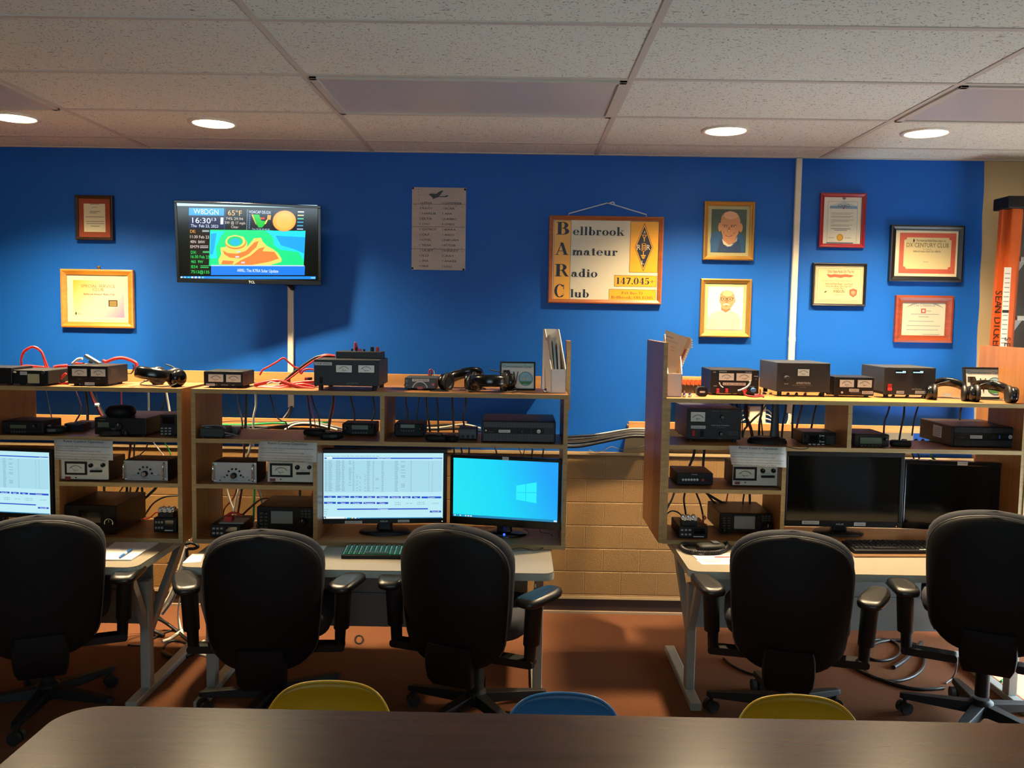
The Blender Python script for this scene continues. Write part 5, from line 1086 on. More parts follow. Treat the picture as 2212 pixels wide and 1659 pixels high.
# portraits
SKIN = mat('printed_skin_tone', 'b88058', .4, var=.1, scale=12, coat=.3); SKD = mat('printed_skin_shade', '95603f', .4, coat=.3); SKL = mat('printed_skin_light', 'cf9c74', .4, coat=.3)
GOLDF = mat('gilt_frame', 'a07838', .35, .55, var=.2, scale=14); LINER = mat('grey_green_liner', '9a9468', .5, var=.08)
def portrait(label, r, pic, bgm, draw):
    p = Pic('portrait', label, 'framed portrait', 'q', r, GOLDF, 46, .025, bgm, matb=LINER, matw=34); draw(p); p.done('photograph'); return p
def d1(p):
    BS = mat('teal_blue_print', '1c4a72', .5, var=.15); NV = mat('navy_print', '1d3458', .5)
    p.pl([(225, 640), (215, 520), (228, 440), (300, 425), (345, 470), (480, 480), (500, 440), (560, 470), (572, 560), (568, 640)], BS, .0006).pl([(290, 640), (320, 500), (345, 540), (390, 590), (440, 585), (490, 530), (510, 500), (540, 640)], NV, .0008)
    p.pl([(335, 500), (352, 555), (398, 582), (432, 574), (488, 520), (492, 470), (470, 540), (405, 562), (350, 520)], SGNW, .0011).pl([(340, 440), (345, 525), (405, 560), (470, 535), (488, 450)], SKIN, .001)
    p.el(310, 382, 17, 46, SKIN, .001).el(525, 385, 19, 46, SKIN, .001).pl([(318, 320), (325, 270), (355, 232), (410, 215), (465, 230), (502, 265), (518, 315), (515, 380), (500, 450), (465, 500), (405, 522), (355, 495), (330, 440), (318, 380)], SKIN, .0013)
    p.el(420, 262, 72, 40, SKL, .0015).pl([(335, 352), (395, 355), (395, 368), (335, 366)], SKD, .0016).pl([(420, 357), (480, 352), (480, 368), (420, 368)], SKD, .0016)
    for x in (368, 440): p.el(x, 374, 16, 7, INK, .0018).el(x + 2, 374, 5, 5, LINK, .002)
    p.pl([(398, 375), (412, 375), (422, 425), (405, 434), (386, 425)], SKD, .0016).el(405, 418, 11, 9, SKL, .0018).pl([(362, 460), (405, 466), (448, 458), (432, 474), (405, 480), (376, 474)], mat('printed_lips', '8a4236', .5), .0017).pl([(372, 462), (405, 467), (440, 461), (405, 471)], SGNW, .0019)
    p.pl([(345, 425), (352, 428), (362, 455), (350, 450)], SKD, .0016).pl([(468, 425), (460, 430), (450, 455), (464, 448)], SKD, .0016)
def d2(p):
    SW = mat('oatmeal_jumper_print', 'b9a98e', .5, var=.08); SD = mat('jumper_fold_print', '9a8a72', .5)
    p.pl([(175, 1425), (190, 1330), (225, 1270), (320, 1235), (420, 1235), (490, 1265), (528, 1320), (525, 1425)], SW, .0007).pl([(310, 1240), (370, 1272), (430, 1238), (420, 1228), (372, 1258), (322, 1228)], SGNW, .0011).pl([(232, 1330), (240, 1425), (246, 1425), (240, 1330)], SD, .001).pl([(462, 1330), (440, 1425), (446, 1425), (470, 1330)], SD, .001)
    p.pl([(325, 1190), (325, 1240), (372, 1262), (418, 1240), (420, 1190)], SKD, .001).pl([(308, 1110), (310, 1070), (335, 1040), (385, 1028), (430, 1040), (458, 1080), (462, 1120), (450, 1170), (420, 1212), (375, 1228), (335, 1212), (315, 1165)], SKIN, .0012).el(385, 1062, 50, 28, SKL, .0014).el(312, 1135, 8, 22, SKIN, .0011).el(460, 1135, 8, 22, SKIN, .0011)
    for x in (346, 412):
        a, b_ = p.U(x, 1118); p.q.ring(a, b_, p.px(25), p.px(30), p.yp - .0018, INK, n=22, fz=.72); p.el(x, 1118, 8, 5, INK, .0017)
    p.bar(370, 1108, 388, 1114, INK, .0018).bar(312, 1102, 322, 1108, INK, .0018).bar(438, 1104, 452, 1110, INK, .0018).pl([(374, 1118), (386, 1118), (394, 1158), (366, 1158)], SKD, .0016).pl([(340, 1172), (376, 1162), (412, 1172), (400, 1182), (376, 1176), (352, 1182)], SGNW, .0018).pl([(356, 1188), (376, 1185), (396, 1188), (376, 1194)], mat('printed_lips', '8a4236', .5), .0017)
portrait('gold framed portrait of a bald person in blue jumper, upper of two', (143, 118, 662, 722), 0, mat('dark_green_backdrop', '33473c', .5, var=.25, scale=10, coat=.3), d1)
portrait('gold framed portrait of a person in glasses and oatmeal jumper, lower of two', (108, 912, 628, 1512), 0, mat('lilac_backdrop', 'b3a3b8', .5, var=.04, coat=.3), d2)

# certificates at the right
REDF = mat('red_lacquer_frame', '8a1220', .3, var=.08, coat=.3); BLKF = mat('black_frame', '141318', .35)
p = Pic('picture_frame', 'red framed state proclamation with gold seal, right of the wire moulding', 'framed certificate', 'r', (190, 78, 645, 622), REDF, 40, .02, pm('white_certificate_paper', 'ccc8ba'))
BLP = mat('steel_blue_print', '6f8aa8', .6)
p.bar(290, 205, 562, 232, BLP).pl([(292, 205), (430, 160), (562, 205)], mat('pale_blue_print', 'a9b6bc', .6), .0005).tx('OHIO', 428, 202, 34, NAVY, 112).el(428, 128, 18, 14, GINK).pl([(412, 218), (440, 218), (426, 240)], RI, .0012)
p.box(270, 160, 568, 570, 3, BLP)
for i, (y, x1) in enumerate([(275, 530), (288, 500), (308, 525), (318, 500), (345, 530), (357, 490), (372, 340), (395, 520), (405, 490)]): p.bar(305, y - 3, x1, y + 3, mat('pale_grey_print', '9c9a90', .6))
p.bar(310, 430, 505, 437, GINK).bar(345, 446, 470, 452, GINK).el(402, 520, 33, 35, mat('gold_foil_seal', 'b88a20', .35, .4)).el(402, 520, 22, 24, mat('gold_foil_inner', 'd0a040', .35, .4), .0014).bar(268, 568, 535, 580, mat('slate_print', '4a5660', .6))
for x in (285, 450): p.bar(x, 522, x + 60, 526, GINK)
p.done()
p = Pic('picture_frame', 'black framed parks award certificate with red shield, beside the wire moulding', 'framed certificate', 'r', (115, 775, 652, 1205), BLKF, 26, .02, pm('tan_certificate_paper', 'c8b184'))
p.box(148, 812, 620, 1165, 5, GINK).box(168, 830, 600, 1148, 4, GINK); p.bar(142, 790, 640, 800, SGNW)
p.tx('Ohio State Parks On The Air', 400, 858, 40, INK, 268).pl([(262, 882), (300, 892), (340, 885), (400, 890), (450, 884), (500, 892), (530, 896), (500, 915), (440, 912), (400, 922), (340, 914), (290, 920), (268, 905)], mat('brick_red_print', '9c4a30', .6)).tx('Ohio State Parks On The Air Contest - September 10, 2022', 392, 950, 22, GINK, 360).tx('Multi-Op/Multi-Radio - Low Power', 388, 982, 28, INK, 280).tx('From John Bryan Ohio State Park', 388, 1005, 26, INK, 265).tx('Second Place', 386, 1026, 20, INK, 108).tx('W8DGN', 385, 1056, 40, INK, 115).tx('5,280 points', 384, 1088, 24, GINK, 105)
p.pl([(490, 1040), (530, 1026), (570, 1040), (565, 1090), (530, 1115), (495, 1090)], MATS['brick_red_print']).pl([(508, 1055), (530, 1048), (552, 1055), (548, 1080), (530, 1094), (512, 1080)], mat('tan_shield_print', 'b07a58', .6), .0014).box(205, 1030, 270, 1082, 3, mat('pale_tan_print', 'a89070', .6)).pl([(240, 1062), (258, 1056), (268, 1050), (262, 1066), (246, 1072)], INK); p.done()
p = Pic('picture_frame', 'large black framed century club certificate with red border', 'framed certificate', 'r', (890, 398, 1622, 962), BLKF, 54, .025, pm('cream_certificate_paper', 'd0bd8a'))
p.bar(945, 432, 1578, 924, mat('ivory_border_paper', 'd4caa6', .5), .0004); CR = mat('coral_red_print', 'b8523c', .6, var=.35, scale=160)
p.box(985, 475, 1548, 880, 46, CR, .0007).bar(1031, 521, 1502, 834, p.print.data.materials[0], .0007)
for x, y in ((1035, 525), (1498, 525), (1035, 830), (1498, 830)): p.el(x, y, 22, 20, CR, .0009)
p.tx('The American Radio Relay League, Inc.', 1300, 550, 30, INK, 300).tx('DX CENTURY CLUB', 1265, 595, 62, mat('olive_print', '5e5226', .6), 420).pl([(1127, 530), (1136, 552), (1127, 576), (1118, 552)], INK).tx('This certifies that', 1262, 637, 20, GINK, 90).tx('Bellbrook Amateur Radio Club, W8DGN', 1262, 658, 26, INK, 270)
for i in range(4): p.bar(1080, 680 + i * 11, 1440 - 280 * (i == 3), 685 + i * 11, mat('faint_brown_print', '9a8658', .6))
p.tx('MIXED', 1255, 763, 16, GINK, 50).bar(1045, 778, 1088, 783, GINK).bar(1045, 806, 1135, 811, GINK).bar(1330, 798, 1430, 801, GINK).bar(1330, 812, 1410, 815, MATS['faint_brown_print']); p.done()
p = Pic('picture_frame', 'mahogany framed certificate with glossy glass, lowest at the right', 'framed certificate', 'r', (940, 1098, 1515, 1568), MAHO, 72, .022, mat('grey_certificate_paper', 'aaa694', .12, var=.05, coat=1))
p.tx('The Citizens of', 1230, 1192, 46, GINK, 220).bar(1200, 1228, 1248, 1274, RI).bar(1212, 1240, 1236, 1262, MATS['grey_certificate_paper'], .0012).pl([(1040, 1225), (1110, 1180), (1180, 1172), (1120, 1192)], GINK).pl([(1425, 1222), (1360, 1182), (1300, 1172), (1350, 1194)], GINK)
for y, x0, x1 in ((1253, 1250, 1300), (1285, 1100, 1380), (1310, 1180, 1280), (1355, 1080, 1330), (1400, 1060, 1400), (1440, 1060, 1380), (1485, 1230, 1400)): p.bar(x0, y - 3, x1, y + 3, GINK)
p.done()
# ================================================================== small things on the hutches
CUSH = mat('black_leatherette_cushion', '100f10', .45, var=.3, bump=.3, bscale=120)
def headphones(label, px, py, Y, z, rz, lean=70, sc=1, tapel=False, spread=1):
    p = at(px, py, Y); t = thing('headphones', label, 'headphones', (p.x, Y, z), rz, 'black headphones on the hutches'); t.scale = (sc, sc, sc)
    M_ = Matrix.Translation((0, 0, .046)) @ Matrix.Rotation(radians(lean), 4, 'X')
    q = MB(); q.T = M_; pts = [(.082 * cos(radians(a)) * spread, 0, .02 + .10 * sin(radians(a))) for a in range(-12, 193, 12)]
    n = len(pts); q.loft([[(x * k, yy, zz * k + (1 - k) * .02) for k, yy in ((.93, -.022), (1.02, -.026), (1.07, -.012), (1.07, .012), (1.02, .026), (.93, .022), (.90, 0))] for x, _, zz in pts], GLOSSB); q.build('headband', t)
    for sx in (-1, 1):
        q = MB(); q.T = M_ @ Matrix.Translation((sx * .08 * spread, 0, -.025)) @ Matrix.Rotation(radians(sx * 8), 4, 'Y')
        q.lathe([(.012, sx * .034), (.03, sx * .031), (.038, sx * .022), (.04, sx * .006), (.036, 0)][::sx], GLOSSB, ax='x', n=28); c = q.build('ear_cup', t)
        q = MB(); q.T = M_ @ Matrix.Translation((sx * .08 * spread, 0, -.025)); q.lathe([(.038, 0), (.045, -sx * .004), (.045, -sx * .016), (.036, -sx * .022), (.024, -sx * .014)], CUSH, ax='x', n=28); q.build('ear_cushion', c)
        q = MB(); q.T = M_; q.tube(spline([(sx * .085 * spread, 0, .0), (sx * .1 * spread, .0, -.01), (sx * .105 * spread, 0, -.03)], 5), .006, BLACKM); q.build('yoke', c)
    q = MB(); q.tube(spline([(-.07, .0, .03), (-.11, -.03, .012), (-.06, -.07, .006), (.03, -.075, .006), (.10, -.05, .006), (.115, .0, .02), (.06, .03, .08), (0, .02, .1)], 6), .0028, CABB); q.build('cable', t)
    if tapel: q = MB(); q.box(-.022, -.0735, .012, .022, -.072, .028, LABELW); q.text('STATION 1', 0, .02, .008, INK, -.0742, w=.036); q.build('label', t)
    return t
headphones('black headphones with tangled cable at the right end of the left hutch top', 350, 820, 3.97, ZT, radians(-35), 78, .98)
h_ = headphones('black headphones with white name tag on the ear cup, middle hutch', 1000, 830, 3.99, ZT, radians(150), 72, .95)
q = MB(); q.lathe([(.03, 0), (.036, .004), (.036, .012), (.02, .02)], GLOSSB, (-.02, -.085, .035), 'y'); o = q.build('ear_pad_shell', h_); q = MB(); q.box(-.045, -.0875, .026, -.002, -.086, .042, LABELW); q.text('STATION', -.0235, .034, .009, INK, -.088, w=.034); q.build('name_tag', o, label='white name tag')
headphones('black headphones with thick padded band, beside the small framed card of the middle hutch', 1058, 834, 3.94, ZT, radians(4), 84, 1.0)
headphones('black headphones with white tag, next to the glowing readouts supply on the right hutch', 2050, 838, 4.15, ZT3, radians(160), 70, .9, True)
headphones('black headphones in front of the small framed card, right end of right hutch', 2142, 838, 4.08, ZT3, radians(165), 76, .95)

def card(label, k, r, Y, z):
    (x0, y0), (x1, y1) = UX(k, *r[:2]), UX(k, *r[2:]); c = at((x0 + x1) / 2, y1, Y); w = (at(x1, y1, Y).x - at(x0, y1, Y).x) / 2; h = at((x0 + x1) / 2, y0, Y).z - z
    t = thing('framed_card', label, 'framed card', (c.x, Y, z), radians(4), rx=radians(-10)); b = w * .085
    q = MB()
    for a in ((-w, 0, w, b), (-w, h - b, w, h), (-w, b, -w + b, h - b), (w - b, b, w, h - b)): q.box(a[0], -.012, a[1], a[2], .006, a[3], BLACKM)
    q.build('frame', t, .002)
    q = MB(); q.box(-w + b, -.006, b, w - b, .003, h - b, mat('white_card', 'cdcdc6', .5)); cd = q.build('card', t); q = MB()
    q.rect(-w + b, h * .80, w - b, h - b, -.0064, mat('pale_teal_print', '9fb8bc', .6)); q.text('Communications Center', 0, h * .83, h * .13, NAVY, -.0068, w=w * 1.62)
    DK = mat('dark_brown_print', '2a1d18', .6); q.text('W', -w * .22, h * .42, h * .72, DK, -.0066, w=w * .52); q.rect(-w * .82, h * .52, -w * .45, h * .70, -.0066, DK); q.rect(-w * .70, h * .18, -w * .57, h * .70, -.0066, DK)
    cx, cz, r_ = w * .45, h * .40, w * .40; q.disc(cx, cz, r_, -.0066, mat('sky_print', '7fb0c4', .6)); q.ring(cx, cz, r_ * .94, r_, -.0069, NAVY)
    q.poly([(cx - r_ * .85, cz - r_ * .35), (cx + r_ * .85, cz - r_ * .35), (cx + r_ * .55, cz - r_ * .78), (cx - r_ * .55, cz - r_ * .78)][::-1], -.007, mat('grass_print', '3c7a3a', .6)); q.poly([(cx - r_ * .7, cz - r_ * .1), (cx - r_ * .2, cz + r_ * .15), (cx + r_ * .3, cz + r_ * .05), (cx + r_ * .7, cz - r_ * .1)], -.0068, mat('cloud_print', 'b9b098', .6))
    q.rect(cx - r_ * .03, cz - r_ * .4, cx + r_ * .03, cz + r_ * .55, -.0072, GREY); q.build('print', cd)
card('small black framed card with green and blue disc, beside the white magazine file', 'c', (928, 270, 1182, 482), 4.06, ZT)
card('small black framed card half hidden behind headphones, right end of right hutch', 'e', (1062, 224, 1402, 432), 4.24, ZT3)
HOLD = mat('white_file_card', 'cfc9c2', .6, var=.04)
def holder(label, px, Y, z, rz, books):
    p = at(px, 845, Y); t = thing('magazine_file', label, 'magazine file', (p.x, Y, z), rz); w, d, h, lo = .034, .24, .285, .108; e = .003
    side = [(0, 0), (d, 0), (d, h), (d - .05, h), (d - .11, h * .82), (0, lo)]
    for nm, x in (('side_wall', -w), ('side_wall', w - e)): q = MB(); q.prism(side, x, x + e, HOLD, 'x'); q.build(nm, t)
    q = MB(); q.box(-w, 0, 0, w, e, lo, HOLD); q.build('front_wall', t)
    q = MB(); q.prism(rrect(-w, 0, w, h, .012), d - e, d, HOLD); q.build('spine_wall', t)
    q = MB(); q.box(-w, 0, 0, w, d, e, HOLD); q.build('base', t)
    for x, th_, lean, top, col, lb in books:
        g = thing('magazine', lb, 'magazine', tuple(Matrix.Rotation(rz, 3, 'Z') @ Vector((x, .012, e + .002)) + Vector((p.x, Y, z))), rz, 'papers in the magazine files', ry=radians(lean[0]), rx=radians(lean[1]))
        q = MB(); q.box(-th_ / 2, 0, 0, th_ / 2, .17, top, mat('paper_' + col, col, .5)); q.build('pages', g)
        q = MB(); q.box(th_ / 2, -.001, 0, th_ / 2 + .001, .171, top + .001, mat('cover_' + col, col, .35, var=.3)); q.box(-th_ / 2 - .001, -.001, 0, -th_ / 2, .171, top + .001, MATS['cover_' + col]); q.build('cover', g)
holder('white magazine file at the right end of the middle hutch top', 1206, 3.92, ZT, radians(8), [(-.014, .006, (-4, -12), .262, 'b9a78a', 'thin tan magazine, leftmost in the middle hutch file'), (-.002, .008, (-3, -12), .25, '9aa4a8', 'grey magazine, between the other two in the middle hutch file'), (.013, .007, (-2, -11), .24, 'cabfae', 'pale magazine, rightmost in the middle hutch file')])
holder('white magazine file at the left end of the right hutch top', 1457, 4.06, ZT3, radians(-4), [])
def loose(label, pts, Y, th, m, lines):
    P_ = [at(x, y, Y) for x, y in pts]; o = sum(P_, Vector()) / len(P_); t = thing('loose_papers', label, 'papers', tuple(o), group='papers in the right magazine file')
    q = MB(); q.prism([(p.x - o.x, p.z - o.z) for p in P_][::-1], 0, th, m); pg = q.build('pages', t)
    q = MB()
    for (xa, ya), (xb, yb), w in lines: a_, b_ = at(xa, ya, Y), at(xb, yb, Y); q.line((a_.x - o.x, a_.z - o.z), (b_.x - o.x, b_.z - o.z), w, -.0005, GINK)
    if lines: q.build('print', pg)
    return t
loose('cream typed sheet leaning right, foremost in the right hutch magazine file', [(1437, 712), (1486, 731), (1463, 786), (1458, 838), (1440, 838)], 4.10, .0015, mat('cream_sheet', 'c2a888', .6), [((1437, 725), (1455, 731), .003), ((1436, 732), (1465, 743), .0015), ((1448, 748), (1459, 752), .0015), ((1449, 756), (1456, 758), .0015)])
loose('tan folder behind the typed sheet in the right hutch magazine file', [(1466, 723), (1489, 730), (1492, 737), (1468, 798), (1464, 838), (1445, 838)], 4.14, .004, mat('tan_folder', 'b08c68', .6), [])
lb_ = loose('spiral bound booklet with red cover strip, rearmost in the right hutch magazine file', [(1484, 727), (1495, 731), (1493, 750), (1471, 798), (1467, 838), (1450, 838)], 4.18, .009, mat('grey_booklet', 'a8a4a2', .6), [])
q = MB(); a_, b_ = at(1480.5, 754, 4.135), at(1471, 776, 4.135); q.line((a_.x - lb_.location.x, a_.z - lb_.location.z), (b_.x - lb_.location.x, b_.z - lb_.location.z), .008, -.05, mat('dark_red_cover', '7a1c10', .5)); q.build('cover_strip', lb_, label='dark red strip')
q = MB()
for i in range(12): p_ = at(1494.5 - i * 1.9 * (i > 3), 735 + i * 5, 4.18) - lb_.location; q.cyl((p_.x, -.002, p_.z), .004, .014, LINK, 'y', 8)
q.build('spiral_binding', lb_)
# ear plugs, puck, small things
def plug(label, px, py, Y, z, m):
    p = at(px, py, Y); t = thing('earphone', label, 'earphone', (p.x, Y, z), group='loose earphones'); q = MB(); q.lathe([(.004, 0), (.009, .002), (.010, .008), (.006, .012)], CHROME, n=14); q.build('shell', t); q = MB(); q.lathe([(.006, .010), (.007, .014), (.004, .02)], m, n=12); q.build('tip', t)
PUR = mat('purple_silicone', '3a2a6a', .4)
plug('purple tipped earphone beside the right hutch magazine file, left of a pair', 1478, 846, 4.05, ZT3, PUR); plug('purple tipped earphone beside the right hutch magazine file, right of a pair', 1490, 846, 4.06, ZT3, PUR); plug('purple tipped earphone at the foot of the middle hutch magazine file', 1178, 843, 3.93, ZT, PUR)
d_ = Dev('microphone', 'small round black puck left of the bench supply on the right hutch', 'microphone', 'h', (60, 470, 180, 570), z=ZT3, body=False, lim=(4.02, 4.1)); q = MB(); q.rbox(-.026, 0, .026, .045, .018, 0, .04, BLACKM); q.build('housing', d_.t, .003); q = MB(); q.box(-.012, -.001, .018, .012, .001, .026, LABELW); q.build('label', d_.t)
# red terminal strip on the trough
a_, c_ = at(1466, 822, 4.75), at(1512, 822, 4.75); t = thing('terminal_strip', 'row of orange red terminals on the wall trough near the right magazine file', 'connector strip', ((a_.x + c_.x) / 2 + .05, 4.769, a_.z - .03))
OR = mat('orange_red_terminal', 'b8401c', .4); q = MB(); q.box(-.12, -.012, 0, .12, 0, .045, mat('strip_wood', 'a87848', .5)); q.build('backing', t)
for i in range(10): q = MB(); q.rbox(-.112 + i * .0225, .008, -.094 + i * .0225, .036, .007, -.026, -.012, OR); q.build('terminal', t)
# microphones
def handmic(label, k, x, y, Y, z, rz, sc=1):
    p = at(*UX(k, x, y), Y); t = thing('hand_microphone', label, 'microphone', (p.x, Y, z), rz); t.scale = (sc, sc, sc)
    q = MB(); q.loft([[(w * math.copysign(abs(cos(a)) ** .6, cos(a)), yy, .016 + .016 * hh * math.copysign(abs(sin(a)) ** .7, sin(a))) for a in [2 * pi * i / 20 for i in range(20)]] for yy, w, hh in ((-.05, .018, .7), (-.045, .024, .95), (-.01, .027, 1), (.025, .03, 1), (.04, .028, .9), (.046, .02, .6))], BLACKM); b_ = q.build('housing', t)
    q = MB(); q.rbox(-.016, .006, .016, .03, .004, .0, .006, DGREY); o = q.build('grille', b_); o.location = (0, .0, .031); o.rotation_euler = (radians(90), 0, 0)
    q = MB(); q.box(.026, -.02, .010, .031, .012, .022, DGREY); q.build('talk_button', b_, .001)
    return t
handmic('black hand microphone lying in the middle hutch upper shelf, left of the mobile radio', 'b', 985, 740, 4.0, ZM, radians(75), 1.0)
handmic('black hand microphone lying flat in front of the mobile radio left of the divider', 'b', 1120, 765, 3.9, ZM, radians(-60), 1.0)
handmic('black hand microphone lying next to the small signal box', 'g', 860, 1080, 3.9, ZM, radians(40), .85)
handmic('black hand microphone lying right of the divider below the green display radio', 'g', 660, 1110, 3.89, ZM, radians(80), .95)
handmic('black hand microphone in front of the hooded radio, left hutch upper shelf', 'i', 860, 1430, 3.93, ZM, radians(-70), 1.1)
handmic('black hand microphone overhanging the shelf edge above the left instruction sheet', 'i', 1770, 1530, 3.875, ZM, radians(95), 1.0)
handmic('black hand microphone right of the shiny green radio on the right hutch', 'e', 580, 800, 4.06, ZM3, radians(70), .95)
m_ = handmic('black hand microphone with coiled cord lying on the right desk', 'x', 365, 212, 3.86, DZT, radians(100), 1.25)
def coil(label, path, r, pitch, wr):
    pts = spline(path, 14); L_ = 0; out = []
    for i, p in enumerate(pts):
        if i: L_ += (p - pts[i - 1]).length
    q = MB(); n = int(L_ / pitch) * 10; acc = [0]
    for i in range(1, len(pts)): acc.append(acc[-1] + (pts[i] - pts[i - 1]).length)
    j = 0
    for k in range(n):
        s_ = L_ * k / n
        while j < len(acc) - 2 and acc[j + 1] < s_: j += 1
        f = (s_ - acc[j]) / max(1e-9, acc[j + 1] - acc[j]); p = pts[j].lerp(pts[j + 1], f); d = (pts[j + 1] - pts[j]).normalized(); u = d.cross(Vector((0, 0, 1))).normalized(); w = d.cross(u)
        a = 2 * pi * k / 10; out.append(p + u * r * cos(a) + w * r * sin(a))
    q.tube(out, wr, CABB, 5); return q
fz = lambda k, x, y, z: atz(*UX(k, x, y), z)
q = coil('', [fz('x', 455, 190, DZT + .03), fz('x', 468, 220, DZT + .013), fz('x', 420, 252, DZT + .011), fz('x', 330, 258, DZT + .011), fz('x', 240, 250, DZT + .011), fz('x', 196, 225, DZT + .011), fz('x', 215, 205, DZT + .012), fz('x', 300, 208, DZT + .014)], .009, .0062, .0024)
o = q.build('coiled_cord', m_); o.matrix_parent_inverse = (Matrix.Translation(m_.location) @ m_.rotation_euler.to_matrix().to_4x4() @ Matrix.Diagonal((*m_.scale, 1))).inverted()

# ================================================================== on the desks
def flat(name, label, cat, k, c4, z, m, th=.0012, lines=None, grp=None):
    P4 = [fz(k, *c, z) for c in c4]; o = sum(P4, Vector()) / 4; t = thing(name, label, cat, (o.x, o.y, z), group=grp)
    q = MB(); a = [(p - o) for p in P4]; q.prism([(p.x, p.y) for p in a][::-1], 0, th, m, 'z'); q.build('sheet', t)
    if lines:
        q = MB(); tl, tr, br, bl = a
        for v, u0, u1, w, mm in lines:
            e = [tl.lerp(tr, u0).lerp(bl.lerp(br, u0), v), tl.lerp(tr, u1).lerp(bl.lerp(br, u1), v), tl.lerp(tr, u1).lerp(bl.lerp(br, u1), v + w), tl.lerp(tr, u0).lerp(bl.lerp(br, u0), v + w)]
            q.add([(p.x, p.y, th + .0004) for p in e], [(3, 2, 1, 0)], mm)
        q.build('print', t)
    return t
flat('paper_pad', 'white paper pad under a blue pen on the left desk', 'paper', 'u', ((-60, 75), (460, 75), (130, 285), (-360, 285)), DZT, WHITE, .006)
p0, p1 = fz('u', 128, 150, DZT + .012), fz('u', -15, 245, DZT + .012); t = thing('pen', 'blue and white pen on the white pad of the left desk', 'pen', tuple(p0)); dv = p1 - p0
q = MB(); q.tube([(0, 0, 0), tuple(dv * .42)], .0055, BLUEP, 10); q.build('end_grip', t); q = MB(); q.tube([tuple(dv * .42), tuple(dv * .62)], .0055, WHITE, 10); q.build('barrel', t); q = MB(); q.tube([tuple(dv * .62), tuple(dv * .93), tuple(dv)], [.0058, .0058, .002], BLUEP, 10); q.build('cap', t)
flat('paper_sheet', 'white paper sheet on the middle desk, left of the green keyboard', 'paper', 'y', ((300, 222), (442, 226), (382, 300), (220, 300)), DZT, WHITE)
flat('paper_sheet', 'white paper sheet at the left end of the middle desk', 'paper', 'u', ((860, 205), (1000, 205), (960, 300), (740, 315)), DZT, WHITE)
flat('paper_sheet', 'printed form with pale violet heading on the right desk, upper of two', 'paper', 'x', ((250, 262), (520, 262), (540, 298), (290, 298)), DZT + .001, mat('lilac_paper', 'b9adb4', .6), .0012, [(.2, .1, .9, .12, GINK), (.5, .45, .8, .2, RI)])
flat('paper_sheet', 'white form partly under the violet headed form on the right desk', 'paper', 'x', ((285, 300), (560, 300), (560, 326), (318, 326)), DZT, WHITE, .001, [(.3, .1, .5, .15, GINK)])
MATB = wood('brown_desk_board', '5c4028', '7a5836', .4, 'X', 2)
dm = flat('desk_mat', 'thin brown board with black front edge under the long black keyboard', 'desk mat', 'x', ((1170, 235), (1900, 235), (1990, 285), (1215, 285)), DZT, MATB, .006)
def keyboard(label, c4k, k, z, lit, nx=15, ny=5, w=None):
    a, b_ = fz(k, *c4k[0], z), fz(k, *c4k[1], z); L_ = (b_ - a).length if w is None else w; t = thing('keyboard', label, 'keyboard', tuple(a), atan2(b_.y - a.y, b_.x - a.x))
    D_ = .125 if lit else .14; q = MB(); q.prism([(0, 0), (D_, 0), (D_, .024), (0, .016)], 0, L_, BLACKM, 'x'); q.build('case', t, .003)
    KM = mat('white_edged_keys', '2a302c', .4) if lit else mat('flat_black_keys', '121214', .5); G_ = glow('green_key_glow', '2fd070', .28)
    if lit: q = MB(); q.add([(.006, .008, .0195), (L_ - .006, .008, .0195), (L_ - .006, D_ - .008, .0265), (.006, D_ - .008, .0265)], [(0, 1, 2, 3)], G_); q.build('backlight', t)
    for j in range(ny):
        q = MB(); y0 = .010 + j * (D_ - .018) / ny; dy = (D_ - .018) / ny
        for i in range(nx):
            if j == 0 and 3 < i < 9: continue
            x0 = .008 + i * (L_ - .016) / nx; dx = (L_ - .016) / nx; zz = .0165 + y0 / D_ * .008; h_ = .009
            q.loft([[(x0 + dx * .09, y0 + dy * .09, zz), (x0 + dx * .91, y0 + dy * .09, zz), (x0 + dx * .91, y0 + dy * .91, zz + .001), (x0 + dx * .09, y0 + dy * .91, zz + .001)], [(x0 + dx * .2, y0 + dy * .22, zz + h_), (x0 + dx * .8, y0 + dy * .22, zz + h_), (x0 + dx * .8, y0 + dy * .88, zz + h_), (x0 + dx * .2, y0 + dy * .88, zz + h_)]], KM, sm=False)
            if lit: q.rect(x0 + dx * .36, zz + h_ * .55, x0 + dx * .64, zz + h_ * .8, y0 + dy * .13, G_)
        if j == 0: x0 = .008 + 4 * (L_ - .016) / nx; x1 = .008 + 9 * (L_ - .016) / nx; q.box(x0 + .001, y0 + .002, .0165, x1 - .001, y0 + dy - .002, .025, KM)
        q.build('key_row', t)
    return t
keyboard('black keyboard glowing green on the middle desk', ((525, 318), (1000, 322)), 'y', DZT, True, w=.34)
kb = keyboard('long black keyboard on the brown board of the right desk', ((1215, 262), (1700, 264)), 'x', DZT + .006, False, 20, 5, w=.44)
q = MB(); q.box(.30, .006, .0175, .36, .02, .0185, LABELW); q.build('label', kb)
p = fz('y', 1535, 300, DZT); t = thing('mouse', 'black computer mouse behind the turned office chair, on the middle desk', 'mouse', (p.x, p.y, DZT)); q = MB()
q.loft([[(w * cos(a), .008 + d * sin(a), z) for a in [2 * pi * i / 24 for i in range(24)]] for z, w, d in ((0, .03, .05), (.012, .031, .052), (.024, .026, .044), (.032, .014, .026), (.034, .003, .006))], BLACKM); b_ = q.build('shell', t)
q = MB(); q.cyl((-.003, .035, .024), .008, .006, E_('3a50ff', 1.5), 'x', 14); q.build('wheel', b_)
